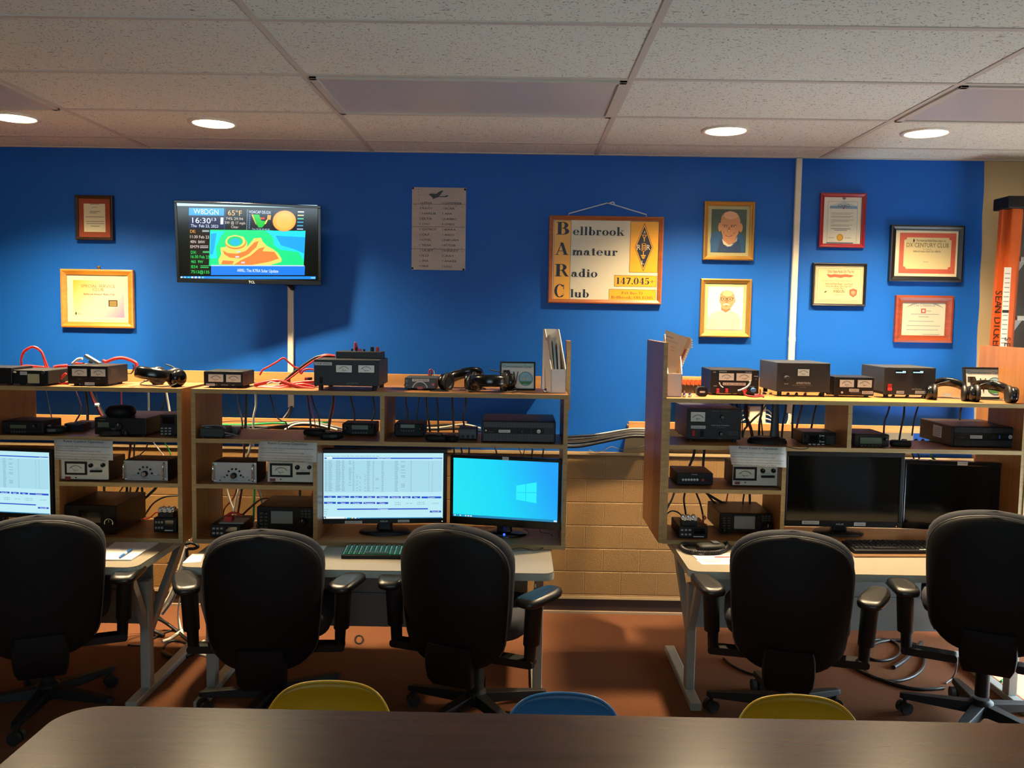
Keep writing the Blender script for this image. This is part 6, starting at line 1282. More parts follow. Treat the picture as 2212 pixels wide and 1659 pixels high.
p = fz('x', 1690, 170, ZBI); t = thing('mouse', 'dark mouse under the right dark monitor', 'mouse', (p.x, 4.08, ZBI)); q = MB(); q.loft([[(w * cos(a), d * sin(a), z) for a in [2 * pi * i / 20 for i in range(20)]] for z, w, d in ((0, .03, .05), (.012, .031, .052), (.026, .024, .042), (.033, .004, .008))], DGREY); q.build('shell', t)

# outlet box under the right raceway
a_, c_ = at(1619, 905, D - .05), at(1654, 905, D - .05); zt_, zb_ = at(1636, 878, D - .05).z, at(1636, 921, D - .05).z
t = thing('outlet_box', 'white surface box with jacks on the blue wall behind the right hutch', 'outlet box', ((a_.x + c_.x) / 2, D - .002, zb_)); w_ = (c_.x - a_.x) / 2; h_ = zt_ - zb_
q = MB(); q.box(-w_, -.05, 0, w_, 0, h_, mat('ivory_box_plastic', 'd2c2ac', .45)); q.build('housing', t, .005)
for i in range(4):
    for sx in (-1, 1): q = MB(); q.box(sx * w_ - .006 * (sx < 0) , -.036, h_ * (.16 + .2 * i), sx * w_ + .006 * (sx > 0), -.022, h_ * (.26 + .2 * i), MATS['ivory_box_plastic']); q.build('jack', t)
q = MB(); q.text('RJ-45', 0, h_ * .82, .009, GINK, -.0512); q.disc(0, h_ * .22, .003, -.0508, RED); q.build('lettering', t)

# ================================================================== cables
def cable(label, k, pts, Y, r=.0035, m=None, grp=None, cat='cable', name='cable', extra=None, hook=None):
    """pts: (x, y[, dY]) in crop k; Y the depth at which it hangs"""
    P_ = [at(*UX(k, p[0], p[1]), Y + (p[2] if len(p) > 2 else 0)) for p in pts]
    if hook:
        z, y = hook; P_ = [Vector((P_[0].x, y - .012, z + r)), Vector((P_[0].x, y + .004, z + r)), Vector((P_[0].x, y + .022, z - .02))] + [p for p in P_ if p.z < z - .06]; P_.append(P_[-1] + Vector(((P_[-1].x - P_[-2].x) * .3, .006, -.07)))
    o = P_[0].copy(); q = MB(); q.tube(spline([p - o for p in P_], 6), r, m or CABB, 7); ob = q.build(name, loc=o); tag(ob, label, cat, grp)
    if extra: extra(ob)
    return ob
YB2, YB3 = YR + .03, YR3 + .03
G1 = 'cables hanging behind the left hutch'; G2 = 'cables hanging behind the middle hutch'; G3 = 'cables hanging behind the right hutch'
# left hutch, upper opening
cable('thin dark cable, leftmost behind the upper opening of the left hutch', 'a', [(325, 470), (345, 560), (365, 650), (385, 720)], YB2, .0025, CABB, G1, hook=(ZT, YR))
cable('violet cable curving like a bow behind the upper opening of the left hutch', 'a', [(530, 470), (565, 540), (585, 600), (570, 650), (535, 710), (530, 740)], YB2, .004, mat('violet_cable', '3a2238', .45), G1, hook=(ZT, YR))
cable('thick black cable dropping straight down in the upper opening of the left hutch', 'a', [(612, 470), (622, 560), (628, 640), (628, 740)], YB2, .0065, CABB, G1, hook=(ZT, YR))
cable('dark red cable with white tie slanting behind the large black radio', 'a', [(632, 470), (670, 550), (705, 610), (745, 690)], YB2, .007, mat('dark_red_cable', '5e1a22', .45), G1, extra=lambda o: (lambda q: (q.cyl((0, 0, 0), .0095, .016, LABELW, 'x', 10), q.build('tie', o, loc=tuple(at(*UX('a', 685, 580), YB2) - o.location))))(MB()), hook=(ZT, YR))
cable('black cable slanting next to the dark red one behind the large radio', 'a', [(640, 470), (690, 560), (720, 620), (760, 700)], YB2 + .015, .005, CABB, G1, hook=(ZT, YR))
cable('thin black wire right of the dark red slanting cable, left hutch', 'a', [(683, 470), (700, 560), (745, 640), (770, 700)], YB2, .002, CABB, G1, hook=(ZT, YR))
cable('dark red wire dropping onto the round speaker, left hutch', 'a', [(872, 470), (870, 530), (872, 620)], YB2, .0035, mat('dark_red_cable', '5e1a22', .45), G1, hook=(ZT, YR))
cable('grey green cable right of the speaker in the left hutch', 'a', [(1064, 470), (1066, 560), (1066, 660)], YB2, .0045, CABG, G1, hook=(ZT, YR))
cable('black cable bending left near the right side of the left hutch', 'a', [(1185, 470), (1180, 540), (1160, 610), (1140, 680)], YB2, .0035, CABB, G1, hook=(ZT, YR))
cable('white cable near the right side of the left hutch upper opening', 'a', [(1188, 470), (1205, 560), (1215, 620), (1222, 680)], YB2, .005, CABW, G1, hook=(ZT, YR))
# left hutch, lower openings
for i, (pts, r_, m_, s_) in enumerate([
    ([(745, 1150), (750, 1230), (762, 1320)], .006, CABB, 'thick black cable, leftmost behind the bottom opening of the left hutch'),
    ([(885, 1150), (850, 1210), (800, 1260)], .0035, CABBR, 'brown cable slanting left behind the bottom opening of the left hutch'),
    ([(910, 1150), (905, 1230), (888, 1300)], .006, CABB, 'thick black cable above the ringed dial radio'),
    ([(935, 1150), (930, 1230), (924, 1300)], .0045, mat('maroon_cable', '3c1612', .45), 'maroon cable behind the ringed dial radio'),
    ([(995, 1150), (970, 1220), (925, 1300)], .0055, CABB, 'black cable slanting down left in the bottom opening of the left hutch'),
    ([(1018, 1150), (1020, 1230), (1022, 1330)], .006, CABB, 'upright black cable right of the ringed dial radio'),
    ([(1130, 1150), (1060, 1230), (975, 1300)], .007, CABB, 'thickest black cable slanting across the bottom opening of the left hutch'),
    ([(1275, 1230), (1180, 1240), (1100, 1285), (1045, 1360), (1020, 1400)], .004, CABB, 'black cable arching over the red wires in the left hutch'),
    ([(1015, 1395), (1070, 1390), (1120, 1350), (1180, 1345)], .003, CABR, 'red wire beside the silver coax plugs of the left hutch'),
    ([(935, 838), (932, 900), (925, 975)], .006, mat('maroon_cable', '3c1612', .45), 'maroon cable above the silver selector of the left hutch'),
    ([(965, 838), (962, 900), (960, 975)], .004, CABB, 'black cable above the silver selector of the left hutch, straight one'),
    ([(1060, 842), (1040, 900), (990, 960)], .003, CABB, 'thin black cable slanting above the silver selector of the left hutch'),
    ([(1100, 842), (1140, 900), (1180, 960)], .003, CABW, 'pale cable slanting right above the silver selector of the left hutch'),
    ([(1180, 842), (1205, 890), (1225, 940)], .003, CABGR, 'green wire at the right of the left hutch rotor shelf')]):
    cable(s_, 'a', pts, YB2 + .006 * (i % 4), r_, m_, G1, hook=(None if i == 7 or i == 8 else ((ZM, YR) if i > 8 else (Z3, YR))))
# middle hutch, upper left opening
for i, (pts, r_, m_, s_) in enumerate([
    ([(398, 415), (410, 520), (432, 620), (440, 720)], .004, mat('slate_cable', '3a4048', .45), 'slate grey cable, leftmost in the upper opening of the middle hutch'),
    ([(472, 415), (466, 520), (462, 620), (460, 720)], .0062, CABB, 'thick black cable left of the white one, middle hutch'),
    ([(545, 415), (540, 510), (522, 600), (518, 720)], .0055, CABW, 'white cable in the upper opening of the middle hutch'),
    ([(645, 415), (665, 500), (690, 590), (730, 630), (770, 650)], .0035, CABB, 'black cable curving towards the wire moulding, middle hutch'),
    ([(925, 430), (940, 520), (952, 610), (960, 710)], .005, CABB, 'black cable left of the pink wire, middle hutch'),
    ([(938, 430), (965, 530), (985, 620), (992, 700)], .0025, mat('pink_red_wire', '8a2c3c', .45), 'thin pink red wire between two dark cables, middle hutch'),
    ([(955, 430), (985, 520), (1018, 600), (1026, 700)], .0038, CABB, 'dark cable right of the pink wire, middle hutch'),
    ([(1145, 430), (1130, 520), (1108, 620), (1092, 720)], .0052, CABR, 'red cable slanting left below the large power supply'),
    ([(1133, 430), (1128, 470), (1122, 520), (1100, 640)], .0065, CABB, 'black cable joined to the red one below the large power supply'),
    ([(1250, 430), (1278, 520), (1290, 600), (1292, 680)], .0048, CABB, 'black cable over the grey display radio, middle hutch'),
    ([(1432, 430), (1442, 520), (1440, 580), (1418, 650)], .0045, CABB, 'black cable with plug beside the divider, middle hutch'),
    ([(805, 520), (780, 570), (730, 640), (680, 720)], .005, CABG, 'grey cable leaving the bottom of the wire moulding, middle hutch'),
    ([(815, 520), (790, 590), (745, 650), (700, 720)], .005, CABB, 'black cable leaving the bottom of the wire moulding, middle hutch')]):
    cable(s_, 'b', pts, (D - .03 if pts[0][1] == 520 else YB2 + .008 * (i % 4)), r_, m_, G2, hook=(None if pts[0][1] == 520 else (ZT, YR)))
for i, (pts, r_, m_, s_) in enumerate([
    ([(240, 490), (240, 590), (262, 700), (258, 800), (252, 900)], .0045, CABB, 'black cable, leftmost of those right of the middle hutch divider'),
    ([(445, 490), (415, 590), (402, 680), (400, 860)], .003, CABB, 'thin black wire ending in a clear plug, right of the middle hutch divider'),
    ([(528, 490), (530, 620), (552, 780), (575, 960)], .005, CABB, 'black cable slanting slightly right, right of the middle hutch divider'),
    ([(655, 490), (690, 640), (692, 800), (695, 960)], .0045, CABB, 'black cable with a kink at its top, right of the middle hutch divider'),
    ([(893, 490), (893, 640), (905, 800), (912, 990)], .0055, CABB, 'thick black cable above the small signal box'),
    ([(1080, 490), (1080, 600), (1055, 740), (1048, 830), (1062, 940)], .005, CABB, 'black wavy cable left of the computer, middle hutch')]):
    cable(s_, 'g', pts, YB2 + .008 * (i % 3), r_, m_, G2, hook=(ZT, YR))
# bundles lying along the trough behind the middle hutch shelf
for i, (pts, r_, m_, s_) in enumerate([
    ([(250, 660), (420, 662), (560, 655), (700, 648), (860, 652), (1100, 640)], .0065, CABGR, 'green cable lying along the pine trough behind the middle hutch'),
    ([(240, 690), (480, 688), (700, 680), (860, 640), (1010, 650), (1200, 690)], .006, CABG, 'grey cable arching along the trough behind the middle hutch'),
    ([(240, 675), (500, 676), (800, 690), (1100, 700)], .008, CABB, 'thick black cable lying along the trough behind the middle hutch'),
    ([(240, 695), (500, 700), (780, 668), (960, 662), (1190, 705)], .008, CABB, 'thick black cable arching beneath the grey one behind the middle hutch'),
    ([(240, 640), (420, 632), (620, 640), (860, 632), (1180, 640), (1480, 668)], .003, CABBR, 'thin brown cable along the front of the pine trough, middle hutch'),
    ([(760, 700), (850, 655), (980, 655), (1160, 700)], .0055, CABW, 'beige cable arching over the dark bundle, middle hutch')]):
    cable(s_, 'b', pts, 4.72 - .015 * i, r_, m_, G2)
for i, (pts, r_, m_, s_) in enumerate([
    ([(480, 910), (620, 905), (800, 895), (1000, 905), (1240, 960)], .006, CABB, 'black cable lying behind the small signal box'),
    ([(480, 935), (640, 945), (820, 920), (1010, 890), (1150, 905), (1290, 945)], .005, CABW, 'pale cable rising to the end of the pine trough, middle hutch'),
    ([(480, 960), (700, 960), (900, 950), (1100, 960), (1300, 990)], .007, CABB, 'thick black cable lowest behind the small signal box')]):
    cable(s_, 'g', pts, 4.68 - .015 * i, r_, m_, G2)
# middle hutch, lower openings
for i, (pts, r_, m_, s_) in enumerate([
    ([(452, 800), (450, 860), (448, 940)], .0055, mat('maroon_cable', '3c1612', .45), 'maroon cable above the silver selector of the middle hutch'),
    ([(500, 800), (485, 870), (470, 950)], .0055, CABW, 'beige cable above the silver selector of the middle hutch'),
    ([(315, 1140), (340, 1230), (375, 1330)], .0045, CABW, 'white cable, leftmost in the bottom opening of the middle hutch'),
    ([(392, 1140), (360, 1230), (300, 1300)], .004, CABBR, 'brown cable crossing the white ones in the bottom opening of the middle hutch'),
    ([(410, 1140), (385, 1240), (370, 1340)], .0045, CABW, 'white cable slanting left above the red plug, middle hutch'),
    ([(432, 1140), (418, 1240), (402, 1350)], .0055, mat('maroon_cable', '3c1612', .45), 'maroon cable above the red plug, middle hutch'),
    ([(527, 1140), (526, 1240), (522, 1370)], .0055, CABGR, 'green cable in the bottom opening of the middle hutch'),
    ([(555, 1140), (575, 1200), (592, 1290)], .005, CABG, 'grey cable right of the green one in the middle hutch'),
    ([(875, 1140), (876, 1210), (880, 1290)], .0065, CABB, 'thick black cable above the blank screen radio, middle hutch'),
    ([(978, 1150), (965, 1210), (950, 1290)], .005, mat('dark_red_cable', '5e1a22', .45), 'dark red cable beside the lower divider, middle hutch'),
    ([(420, 1365), (500, 1290), (570, 1235), (620, 1222), (655, 1240), (680, 1290)], .0045, CABBR, 'dark brown cable arching over the blank screen radio, middle hutch')]):
    cable(s_, 'b', pts, YB2 + .008 * (i % 4) - (.15 if i == 10 else 0), r_, m_, G2, hook=(None if i == 10 else ((ZM, YR) if i < 2 else (Z3, YR))))
for i, (pts, s_) in enumerate([([(130, 165), (135, 230), (138, 300)], 'black cable, leftmost above the blue monitor'), ([(232, 165), (240, 230), (248, 300)], 'black cable, second above the blue monitor'), ([(343, 165), (340, 230), (338, 300)], 'black cable, third above the blue monitor'), ([(695, 165), (715, 220), (728, 310)], 'black cable over the tape label of the blue monitor'), ([(1030, 165), (1050, 240), (1070, 310)], 'thin black cable of a pair forming a V above the blue monitor'), ([(1108, 165), (1095, 240), (1078, 310)], 'thin black cable crossing into a V above the blue monitor'), ([(1215, 165), (1210, 240), (1200, 330)], 'black cable right of the V above the blue monitor'), ([(1370, 165), (1360, 240), (1350, 340)], 'black cable nearest the right side above the blue monitor')]):
    cable(s_, 'm', pts, YB2 + .005 * i, .0042 if 'thin' not in s_ else .0022, CABB, G2, hook=(ZM, YR))
cable('thin black mouse cord looping over the front edge of the middle hutch', 'm', [(1110, 1290), (1160, 1340), (1140, 1400)], 4.02, .0018, CABB)
cable('thin black cord curling down to the desk at the right end of the middle hutch', 'm', [(1310, 1300), (1350, 1345), (1450, 1355), (1495, 1410), (1470, 1475, -.05), (1350, 1560, -.16), (1240, 1590, -.22), (1050, 1555, -.2), (800, 1590, -.24)], 4.0, .002, CABB)
# right hutch
for i, (pts, r_, m_, s_) in enumerate([
    ([(540, 660), (560, 730), (575, 790)], .0045, CABB, 'dark cable over the top of the amplifier, leftmost'),
    ([(630, 660), (635, 730), (645, 800)], .0055, CABB, 'dark cable over the right half of the amplifier'),
    ([(670, 660), (680, 740), (700, 830), (715, 1000)], .003, mat('violet_cable', '3a2238', .45), 'violet wire beside the amplifier'),
    ([(762, 660), (758, 800), (775, 920), (830, 1040), (862, 1190)], .008, mat('rust_red_cable', '5a2418', .45), 'rust red twin cable left of the white outlet box'),
    ([(795, 660), (790, 740), (792, 830)], .0045, CABB, 'short dark cable left of the white outlet box'),
    ([(1002, 660), (1010, 760), (1000, 860), (975, 960), (962, 1180)], .006, CABB, 'black cable crossing the white outlet box'),
    ([(1015, 720), (990, 850), (1000, 980), (1018, 1180)], .0035, CABB, 'thin black cable beside the one crossing the white outlet box'),
    ([(1085, 680), (1000, 820), (880, 940), (790, 1040), (735, 1120)], .0055, mat('taupe_cable', '55483e', .45), 'taupe cable slanting over the white outlet box'),
    ([(1365, 660), (1360, 800), (1335, 930), (1320, 1020)], .005, CABB, 'black cable between the stand and the wire moulding'),
    ([(1482, 660), (1475, 800), (1465, 950), (1462, 1140)], .0052, CABB, 'black cable right of the wire moulding behind the right hutch'),
    ([(1605, 660), (1595, 790), (1560, 920), (1520, 1100)], .0052, mat('dark_red_cable', '5e1a22', .45), 'dark red cable behind the square screen radio'),
    ([(1815, 660), (1800, 800), (1770, 960), (1735, 1120)], .0052, CABB, 'dark cable next to the divider above the square screen radio')]):
    cable(s_, 'h', pts, YB3 + .008 * (i % 4), r_, m_, G3, hook=(ZT3, YR3))
for i in range(4):
    cable('white network cable from the right side of the outlet box, %s of four' % ('topmost', 'second', 'third', 'lowest')[i], 'h', [(1065, 798 + i * 66), (1110, 812 + i * 64), (1160, 870 + i * 46), (1205, 940 + i * 28), (1260, 1010 + i * 12)], D - .045, .0035, CABW, 'network cables of the outlet box')
    cable('white network cable curving out of the wire moulding, %s of four' % ('outermost', 'second', 'third', 'innermost')[i], 'h', [(1445 - i * 12, 850), (1450 - i * 14, 930), (1425 - i * 14, 1000), (1380 - i * 8, 1040 - i * 4), (1325, 1060 - i * 8)], D - .04 - .004 * i, .0035, CABW, 'network cables of the wire moulding')
for i in range(3): cable('white network cable from the left side of the outlet box, %s of three' % ('topmost', 'middle', 'lowest')[i], 'h', [(825, 800 + i * 66), (770, 800 + i * 66), (720, 810 + i * 72), (670, 850 + i * 70)], D - .04, .003, CABW, 'network cables of the outlet box')
for i, (pts, r_, m_, s_) in enumerate([
    ([(505, 485), (490, 560), (462, 640), (455, 730)], .0045, CABB, 'dark cable above the shiny green radio'),
    ([(606, 485), (608, 590), (590, 680), (575, 770)], .0048, CABB, 'dark cable above the hand microphone of the right hutch'),
    ([(718, 485), (705, 560), (685, 640)], .004, CABB, 'dark cable left of the right computer'),
    ([(1042, 485), (1040, 550), (1035, 620)], .0055, CABB, 'dark cable over the right computer'),
    ([(795, 865), (820, 905), (855, 945)], .005, CABGR, 'green wire above the dark monitor with a top label'),
    ([(670, 865), (680, 905), (690, 950)], .004, CABB, 'black cable left of the green wire above the dark monitor'),
    ([(715, 865), (722, 900), (726, 950)], .004, CABB, 'black cable next to the green wire above the dark monitor')]):
    cable(s_, 'e', pts, YB3 + .008 * (i % 4), r_, m_, G3, hook=((ZT3, YR3) if i < 4 else (ZM3, YR3)))
for i, (pts, r_, m_, s_) in enumerate([
    ([(405, 880), (390, 950), (362, 1020)], .0065, CABB, 'black cable left of two over the white button box'),
    ([(472, 880), (465, 950), (460, 1030)], .0065, CABB, 'black cable right of two over the white button box'),
    ([(258, 1190), (235, 1260), (195, 1340)], .005, CABG, 'grey cable, leftmost in the bottom opening of the right hutch'),
    ([(335, 1190), (322, 1260), (335, 1360)], .005, CABB, 'black cable dropping to the silver plugs of the right hutch'),
    ([(405, 1190), (435, 1270), (458, 1370)], .0045, CABB, 'black cable right of the silver plugs of the right hutch'),
    ([(480, 1190), (530, 1270), (590, 1320)], .005, CABB, 'black cable slanting over the blue grey screen radio, steeper one'),
    ([(470, 1195), (580, 1270), (720, 1340)], .0065, CABB, 'thick black cable slanting over the blue grey screen radio'),
    ([(645, 1195), (632, 1240), (625, 1310)], .0035, CABR, 'red wire above the blue grey screen radio'),
    ([(758, 1195), (748, 1260), (745, 1340)], .0045, CABB, 'black cable above the blue grey screen, right hutch'),
    ([(795, 1195), (795, 1260), (796, 1340)], .006, CABB, 'thick upright black cable right of the blue grey screen, right hutch'),
    ([(195, 1365), (235, 1340), (280, 1350), (320, 1390)], .0035, CABB, 'thin black cord arching beside the silver plugs, right hutch'),
    ([(455, 1370), (480, 1390), (440, 1420), (490, 1440)], .004, mat('orange_wire', 'a84a1c', .45), 'orange wire bunch right of the silver plugs, right hutch')]):
    cable(s_, 'd', pts, YB3 + .008 * (i % 4) - (.25 if i >= 10 else 0), r_, m_, G3, hook=(None if i >= 10 else ((ZM3, YR3) if i < 2 else (Z33, YR3))))
# red wiring on the hutch tops
GR = 'red wiring on the hutch tops'
cable('red wire standing in a tall hoop on the left hutch', 'i', [(345, 360), (340, 250), (390, 130), (530, 65), (650, 130), (710, 260), (760, 390)], 4.12, .0045, CABR, GR)
cable('second red wire hugging the tall hoop on the left hutch', 'i', [(330, 340), (352, 240), (400, 145), (520, 78), (640, 140), (690, 250), (725, 390)], 4.13, .0035, CABR, GR)
cable('red wire lying behind the tan sticker box, left hutch', 'i', [(330, 380), (450, 372), (600, 385), (780, 398)], 4.14, .006, CABR, GR)
cable('red cable end left of the twin meter supply, left hutch', 'i', [(860, 395), (950, 378), (1080, 370)], 4.1, .008, CABR, GR)
cable('red cable bent like a hairpin between two boxes, left hutch', 'i', [(1050, 490), (960, 580), (890, 660), (930, 670), (1090, 650)], 3.97, .006, CABR, GR)
cable('thick red cable rising behind the twin meter supply, left hutch', 'i', [(1640, 285), (1700, 305), (1820, 260), (1950, 245), (2080, 280), (2170, 330), (2170, 400), (2130, 430)], 4.18, .008, CABR, GR)
cable('thin dark lead hanging at the end of the thick red cable, left hutch', 'i', [(2120, 350), (2130, 420), (2090, 490), (2020, 490)], 4.17, .003, CABB, GR)
t = thing('cable_clamp', 'grey metal clamp lying on the twin meter supply of the left hutch', 'clamp', (at(*UX('i', 1450, 330), 4.08).x, 4.08, [o for o in bpy.data.objects if o.get('label', '').startswith('black power supply with two pale')][0].location.z + at(*UX('i', 1400, 370), 4.03).z - ZT)); q = MB(); q.box(-.03, -.01, 0, .035, .012, .008, GREY); q.T = Matrix.Rotation(radians(30), 4, 'Y'); q.box(-.045, -.012, .02, .03, .014, .032, GREY); q.build('jaw', t); q = MB(); q.cyl((0, -.014, .016), .006, .03, CHROME, 'y', 12); q.build('bolt', t); q = MB(); q.tube(spline([(-.04, 0, .03), (-.06, 0, .028), (-.085, 0, .008)], 4), .006, CABW); q.tube(spline([(-.03, 0, .006), (-.07, .02, .006), (-.1, .02, .006)], 4), .005, CABR); q.build('lead', t)
for i, (pts, r_, s_, m_) in enumerate([
    ([(-60, 720), (120, 735), (330, 720), (500, 690), (700, 655), (905, 640)], .0075, 'thick red cable running along the middle hutch shelf, rear one', CABR),
    ([(-80, 700), (100, 660), (250, 635), (340, 640), (520, 690), (700, 740), (905, 765)], .009, 'thickest red cable crossing in front of the large power supply', CABR),
    ([(-60, 735), (200, 745), (380, 745), (560, 705), (720, 690), (905, 725)], .007, 'red cable lowest of the bundle left of the large power supply', CABR),
    ([(400, 640), (560, 520), (700, 420), (860, 310), (980, 240), (1100, 205), (1250, 220)], .006, 'red cable rising to the flat distribution box', CABR),
    ([(420, 630), (560, 500), (700, 395), (860, 285), (960, 235), (1080, 222), (1250, 232)], .0055, 'black cable rising beside the red one to the flat distribution box', CABB),
    ([(430, 640), (570, 540), (720, 425), (880, 315), (1000, 250), (1110, 215), (1250, 226)], .004, 'thin red cable rising with the black one to the flat distribution box', CABR),
    ([(10, 535), (60, 450), (160, 395), (290, 320), (400, 255), (480, 320), (580, 400), (640, 420)], .0042, 'thin red wire bent to a peak in front of the wire moulding', CABR),
    ([(640, 420), (690, 510), (730, 460), (800, 435), (900, 445)], .0042, 'thin red wire looping above the black connector, middle hutch', CABR),
    ([(130, 680), (200, 650), (300, 670), (350, 650)], .003, 'thin pale wire on the red bundle, middle hutch', CABW)]):
    cable(s_, 'l', pts, 4.02 + (.08 if i in (3, 4, 5, 6, 7) else 0) - (.04 if i == 1 else 0) - .01 * i, r_, m_, GR)
t = thing('power_splitter', 'flat black splitter with red plug standing behind the red wires, middle hutch', 'connector', tuple(at(*UX('l', 620, 640), 4.1))); t.location.z = ZT; q = MB(); q.box(-.08, -.01, 0, .09, .05, .012, BLACKM); q.build('base', t, .002)
for x, m_ in ((-.045, RED), (.045, RED), (.058, BLACKM)): q = MB(); q.box(x - .009, 0, .012, x + .009, .025, .04, m_); q.build('plug', t, .002)
cable('small red loop of wire behind the pale arc box, middle hutch', 'g', [(570, 240), (562, 160), (585, 118), (608, 135), (600, 180), (575, 225)], 4.12, .0035, CABR, GR)
cable('short white wire beside the small red loop, middle hutch', 'g', [(625, 220), (638, 180), (625, 135)], 4.12, .0022, CABW, GR)
cable('thin dark pen like cord in front of the pale arc box, middle hutch', 'g', [(580, 425), (680, 418), (760, 425), (845, 430)], 3.92, .0045, CABB)
cable('red wire standing on the flat distribution box', 'l', [(1570, 120), (1580, 30), (1585, 0), (1600, 40), (1640, 140)], 4.03, .004, CABR, GR)
cable('white lead drooping across the bench supply front', 'h', [(830, 365), (825, 410), (770, 465), (690, 500), (650, 510)], 3.985, .004, CABW, None)
cable('thin white lead curving at the left of the bench supply front', 'h', [(370, 390), (395, 440), (430, 465)], 3.985, .0025, CABW, None)
cable('red cable loop lying in front of the bench supply', 'h', [(740, 520, .0), (760, 575, -.005), (880, 600, -.01), (1010, 595, 0), (1030, 605), (1020, 575, .02), (900, 572, .03)], 4.0, .004, CABR, GR)
cable('orange lead hanging at the right of the bench supply', 'h', [(980, 485), (985, 530), (975, 570)], 4.0, .004, mat('orange_wire', 'a84a1c', .45), GR)
# desk stand antenna or microphone on the right hutch
d_ = Dev('table_stand', 'black tapered post on an oval base, right hutch middle shelf', 'stand', 'h', (840, 690, 1430, 1310), z=ZM3, body=False, lim=(4.02, 4.08)); q = MB(); q.T = Matrix.Scale(.75, 4, (0, 1, 0)); q.lathe([(d_.w / 2, 0), (d_.w / 2, .01), (d_.w * .45, .022), (d_.w * .3, .03)], BLACKM, (0, .06, 0), n=36); q.build('base', d_.t)
x_ = d_.P(1262, 900)[0]; zt_ = d_.P(1262, 690)[1]; q = MB(); q.loft([[(x_ + w * cos(a), .06 + w * .6 * sin(a), z) for a in [2 * pi * i / 16 for i in range(16)]] for z, w in ((.022, .024), (.06, .02), (zt_ * .98, .0155), (zt_, .013))], DGREY); q.build('post', d_.t)
cable('thin black cord trailing from the oval base over the shelf edge', 'h', [(1180, 1270, .03), (1300, 1320, -.03), (1450, 1365, -.06), (1600, 1385, -.065), (1690, 1370, -.06), (1712, 1335, -.02)], 4.04, .002, CABB)
# cable bundle crossing the gap
for i, (y0, ym, y1, r_, m_, s_) in enumerate([(705, 640, 545, .0042, CABW, 'pale cable on top of the bundle crossing the gap between hutches'), (690, 660, 560, .006, CABB, 'black cable just under the pale one in the gap bundle'), (745, 690, 590, .008, CABB, 'thick black cable in the middle of the gap bundle'), (775, 705, 612, .0065, mat('brown_black_cable', '2a1c16', .45), 'brown black cable in the gap bundle'), (805, 735, 640, .0075, CABB, 'thick black cable second from below in the gap bundle'), (850, 775, 668, .0055, CABG, 'grey cable second lowest in the gap bundle'), (870, 790, 680, .009, CABB, 'lowest and thickest black cable of the gap bundle')]):
    cable(s_, 't', [(-150, y0 + 6), (215, y0), (480, y0 - 15), (860, ym - 10), (1200, y1 + 28), (1420, y1), (1640, y1 + 8), (1900, y1 + 14)], 4.768 - r_ - .004 * i, r_, m_, 'cable bundle crossing the gap')
cable('thin grey wire snaking along the wall below the bundle in the gap', 't', [(600, 930), (720, 965), (850, 945), (960, 885), (1020, 872), (1120, 905), (1220, 928), (1400, 905), (1480, 890), (1610, 845)], D - .05, .002, CABG)
# floor
def floorcable(label, k, pts, r, m, grp='cables on the carpet'):
    P_ = []
    for p in pts:
        z = p[2] if len(p) > 2 else r
        P_.append(fz(k, p[0], p[1], z))
    o = P_[0].copy(); q = MB(); q.tube(spline([p - o for p in P_], 7), r, m, 7); tag(q.build('cable', loc=o), label, 'cable', grp)
def el(cx, cy, rx, ry, a0, a1, n=14): return [(cx + rx * cos(radians(a0 + (a1 - a0) * i / n)), cy - ry * sin(radians(a0 + (a1 - a0) * i / n))) for i in range(n + 1)]
floorcable('large loop of black cable on the carpet at the right', 'v', el(480, 470, 420, 270, 60, 420, 20), .008, CABB)
floorcable('second loop of black cable inside the large loop at the right', 'v', el(330, 330, 250, 140, 20, 385, 18), .007, CABB)
floorcable('black cable running from the loops to the castered chair base', 'v', [(-60, 520), (60, 610), (250, 690), (500, 780), (760, 840), (1010, 845), (1150, 830)], .008, CABB)
floorcable('grey black doubled cable folded across the loops at the right', 'v', [(490, 560), (640, 460), (760, 330), (860, 230)], .011, CABB)
floorcable('black cable behind the loops at the right', 'v', [(60, 260), (300, 225), (560, 195), (800, 260)], .007, CABB)
floorcable('thin grey cable arching up beside the castered chair base', 'v', [(1180, 770), (1280, 680, .03), (1320, 560, .12), (1325, 430, .2)], .004, CABG)
floorcable('green cable scrap on the carpet at the right edge', 'v', [(1910, 745), (1960, 715), (2040, 690), (2050, 700)], .006, CABGR)
floorcable('black cable trailing left behind the right office chair', 'x', [(445, 875), (500, 920), (600, 965), (705, 985)], .005, CABB)
floorcable('small loop of wire on the carpet under the middle desk', 'y', el(640, 835, 26, 26, -60, 300, 12), .004, CABB)
for i, (pts, r_, m_, s_) in enumerate([
    ([(805, 30), (775, 160), (740, 280), (690, 430), (640, 590), (570, 740), (490, 850)], .010, CABW, 'thick white conduit drooping between the left and middle desks'),
    ([(790, 130), (765, 300), (725, 470), (680, 620), (600, 780), (500, 920)], .008, CABG, 'grey conduit drooping beside the white one between desks'),
    ([(760, 90), (850, 70), (930, 110), (880, 140), (800, 150), (800, 240)], .008, CABB, 'black cable knot at the end of the left hutch'),
    ([(745, 420), (740, 620), (700, 790), (690, 950), (705, 1110)], .004, CABW, 'thin pale cable hanging in the gap between the left and middle desks'),
    ([(560, 300), (620, 370), (680, 400), (760, 420)], .0025, CABB, 'thin black wire strung between the two left desks, upper'),
    ([(540, 535), (640, 540), (740, 530)], .0025, CABB, 'thin black wire strung between the two left desks, lower')]):
    cable(s_, 'u', pts, 4.32 - .02 * i, r_, m_, 'cables between the left and middle desks')
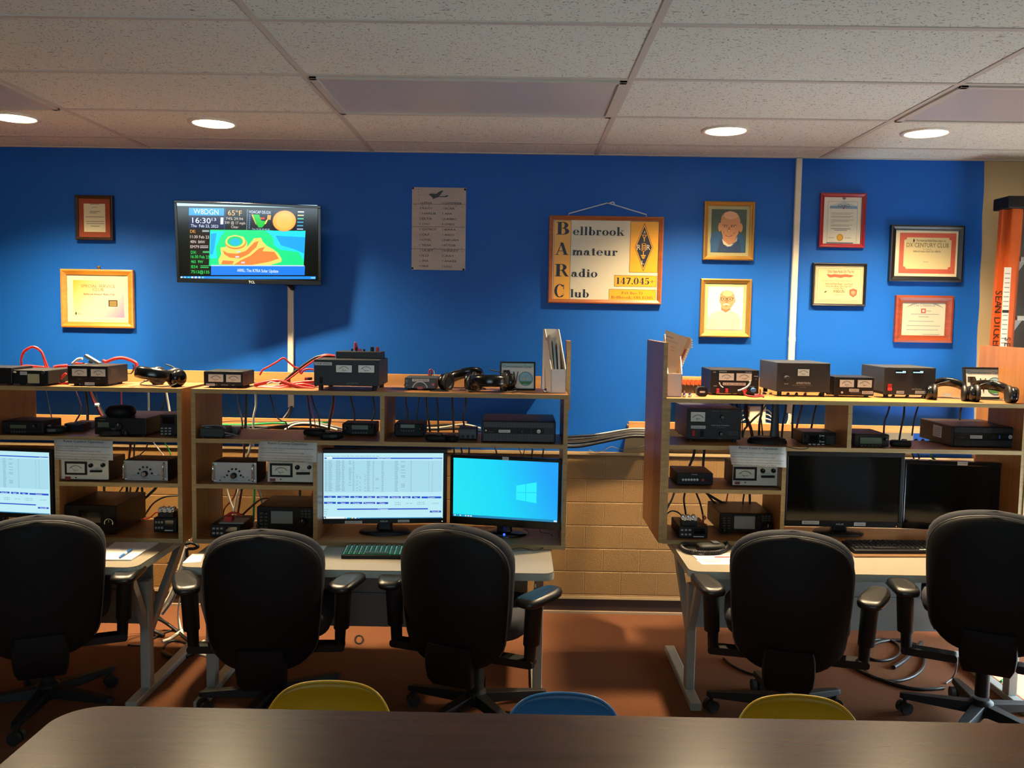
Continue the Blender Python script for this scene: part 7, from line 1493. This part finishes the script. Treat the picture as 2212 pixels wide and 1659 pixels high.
for i, (pts, r_, m_, s_) in enumerate([
    ([(120, 760, .2), (190, 870, .14), (270, 930, .11), (380, 950, .09), (520, 1010, .05), (660, 1110), (820, 1240)], .009, CABB, 'thick black cable sagging under the left desk to the carpet'),
    ([(150, 740, .22), (230, 900, .13), (300, 1010, .08), (390, 1110, .03), (520, 1180)], .010, CABB, 'thickest black cable sagging under the left desk'),
    ([(150, 850, .14), (240, 980, .08), (330, 1090, .03), (420, 1160)], .006, CABG, 'grey cable sagging lowest under the left desk'),
    ([(230, 720, .22), (300, 800, .17), (380, 880, .12), (520, 1000, .05), (700, 1140)], .005, CABB, 'thin black cable sagging highest under the left desk'),
    ([(90, 1290), (250, 1290), (420, 1200), (600, 1120), (830, 1090)], .005, CABB, 'black cable lying on the lit carpet between the left desks'),
    ([(500, 1250), (600, 1210), (720, 1130), (850, 1080)], .008, CABW, 'beige cable lying on the lit carpet between the left desks'),
    ([(510, 1380), (600, 1430), (720, 1440), (880, 1380)], .012, CABB, 'fat black hose end lying by the left desk foot'),
    ([(520, 1330), (560, 1260), (680, 1240), (850, 1290), (900, 1340)], .006, CABB, 'black cable loop on the carpet by the left desk foot'),
    ([(690, 940), (720, 1080), (760, 1180), (860, 1270)], .005, CABW, 'thin pale cable curling on the carpet between the left desks'),
    ([(1000, 1240), (930, 1300), (1010, 1330), (950, 1390), (1030, 1420)], .006, CABW, 'pale cable tangle behind the left arm of the middle chair')]):
    floorcable(s_, 'u', pts, r_, m_, 'cables on the carpet between the left desks')
cable('grey cable heaped over the dark green box, upper strand', 'f', [(300, 1330), (420, 1320), (560, 1315), (700, 1340), (690, 1400), (500, 1370), (380, 1350), (370, 1380), (480, 1470), (620, 1500), (820, 1500)], 3.9, .0035, CABG, 'grey cable heap')
cable('grey cable heaped over the dark green box, lower strand', 'f', [(640, 1440), (720, 1450), (860, 1480), (960, 1510)], 3.89, .0035, CABG, 'grey cable heap')
d_ = Dev('plug_adapter', 'grey plug adapter lying right of the cable heap, middle hutch', 'adapter', 'f', (740, 1350, 940, 1470), z=ZM, body=False, lim=LM); q = MB(); q.rbox(-d_.w / 2, 0, d_.w / 2, d_.h * .9, .01, 0, .05, mat('mid_grey_plastic', '55595c', .5)); q.build('housing', d_.t, .003); q = MB(); q.box(-d_.w / 2 - .03, .01, .004, -d_.w / 2, .03, .028, GREY); q.build('connector', d_.t)
